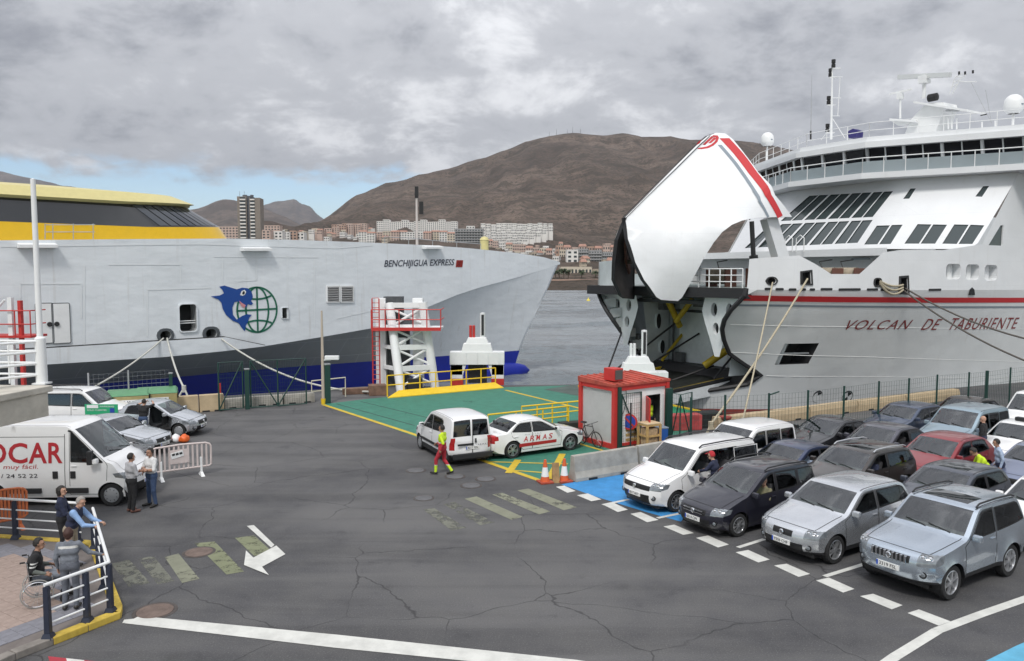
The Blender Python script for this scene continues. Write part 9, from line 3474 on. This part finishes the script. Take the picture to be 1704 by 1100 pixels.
# queue
fl_ = math.atan2(FB_CA, -FB_SA) - math.pi / 2      # facing away from the camera across the lanes
w0 = sp(17.1, -15.92)
person('man in red cap and navy jumper reaching into the white people carrier', (w0.x, w0.y, 0), fl_ + R(25), top=c_navy, legs=c_jean, hair='black', cap=cloth('cap_red', (.45, .03, .04)), lean=R(12),
	   pose=dict(elL=(-.26, .22, 1.22), wrL=(-.16, .44, 1.14), elR=(.26, .20, 1.22), wrR=(.16, .42, 1.12)))
w0 = sp(29.75, -14.72)
person('bald man in black standing at the door of the pale blue small van', (w0.x, w0.y, 0), fl_ + R(10), top=c_black, legs=c_navy, hair=None)
w0 = sp(26.1, -12.35)
person('dark haired man in pale blue shirt beside the red hatchback', (w0.x, w0.y, 0), fl_ + R(40), top=cloth('pale_blue', (.36, .44, .58)), legs=c_navy, hair='black', skin=SKIN2, lean=R(10))
w0 = sp(25.0, -12.15)
person('man in bright yellow hi-vis jacket bending towards the red hatchback', (w0.x, w0.y, 0), fl_ + R(35), top=c_hiv, legs=c_navy, hair='black', skin=SKIN2, lean=R(38),
	   pose=dict(elL=(-.24, .36, 1.06), wrL=(-.15, .55, .98), elR=(.24, .36, 1.06), wrR=(.15, .55, .98)))
# drivers
SIT = dict(pelvis=(0, 0, .20), chest=(0, -.13, .50), neck=(0, -.17, .69), head=(0, -.12, .855), shL=(-.19, -.16, .64), shR=(.19, -.16, .64), elL=(-.27, -.02, .42), elR=(.25, .02, .42), wrL=(-.18, .24, .50), wrR=(.15, .26, .50),
		   hipL=(-.095, .02, .19), hipR=(.095, .02, .19), knL=(-.11, .44, .26), knR=(.11, .44, .26), anL=(-.11, .62, -.08), anR=(.11, .62, -.08), toL=(-.11, .76, -.08), toR=(.11, .76, -.08))


def driver(c_, info, label, top, skin=SKIN, hair='grey', headturn=R(50), out=.06, **kw):
	sx = info['at_z'](info['belt'], .17) + .78
	l_ = Matrix.Translation(c_.location) @ Matrix.Rotation(c_.rotation_euler[2], 4, 'Z')
	p_ = l_ @ Vector((info['X'](sx) + out * .5, info['hw'] * .42 + out, info['belt'] - .64 + .06))
	person(label, p_, c_.rotation_euler[2] - math.pi / 2, pose=SIT, top=top, fore=skin, skin=skin, hair=hair, headturn=headturn, group='drivers waiting in their cars', scale=.97, **kw)


driver(zaf, zfp, 'driver in olive shirt looking out of the dark violet people carrier', cloth('olive', (.19, .18, .11)), SKIN, 'grey', out=.2)
driver(cB, cBi, 'driver in pale blue shirt in the navy saloon', cloth('pale_blue', (.36, .44, .58)), SKIN, 'black')
driver(cF, cFi, 'driver in dark top in the plum grey car', c_black, SKIN2, 'black')
driver(cC, cCi, 'driver in dark jumper in the brown crossover', c_navy, SKIN, 'black')

# ================================================================== air between here and the hills
hz_me = MB().box((0, 7300, 547.0), (34000, 15500, 1106))
mh, nt, b = node_mat('haze_air')
nt.nodes.remove(b)
pv = N(nt, 'ShaderNodeVolumePrincipled', {'Color': (0.80, 0.87, 1.0, 1), 'Density': 0.000042, 'Anisotropy': 0.2})
nt.links.new(pv.outputs[0], nt.nodes['Material Output'].inputs['Volume'])
hz_o = hz_me.build('haze', mh)
hz_o['kind'] = 'stuff'
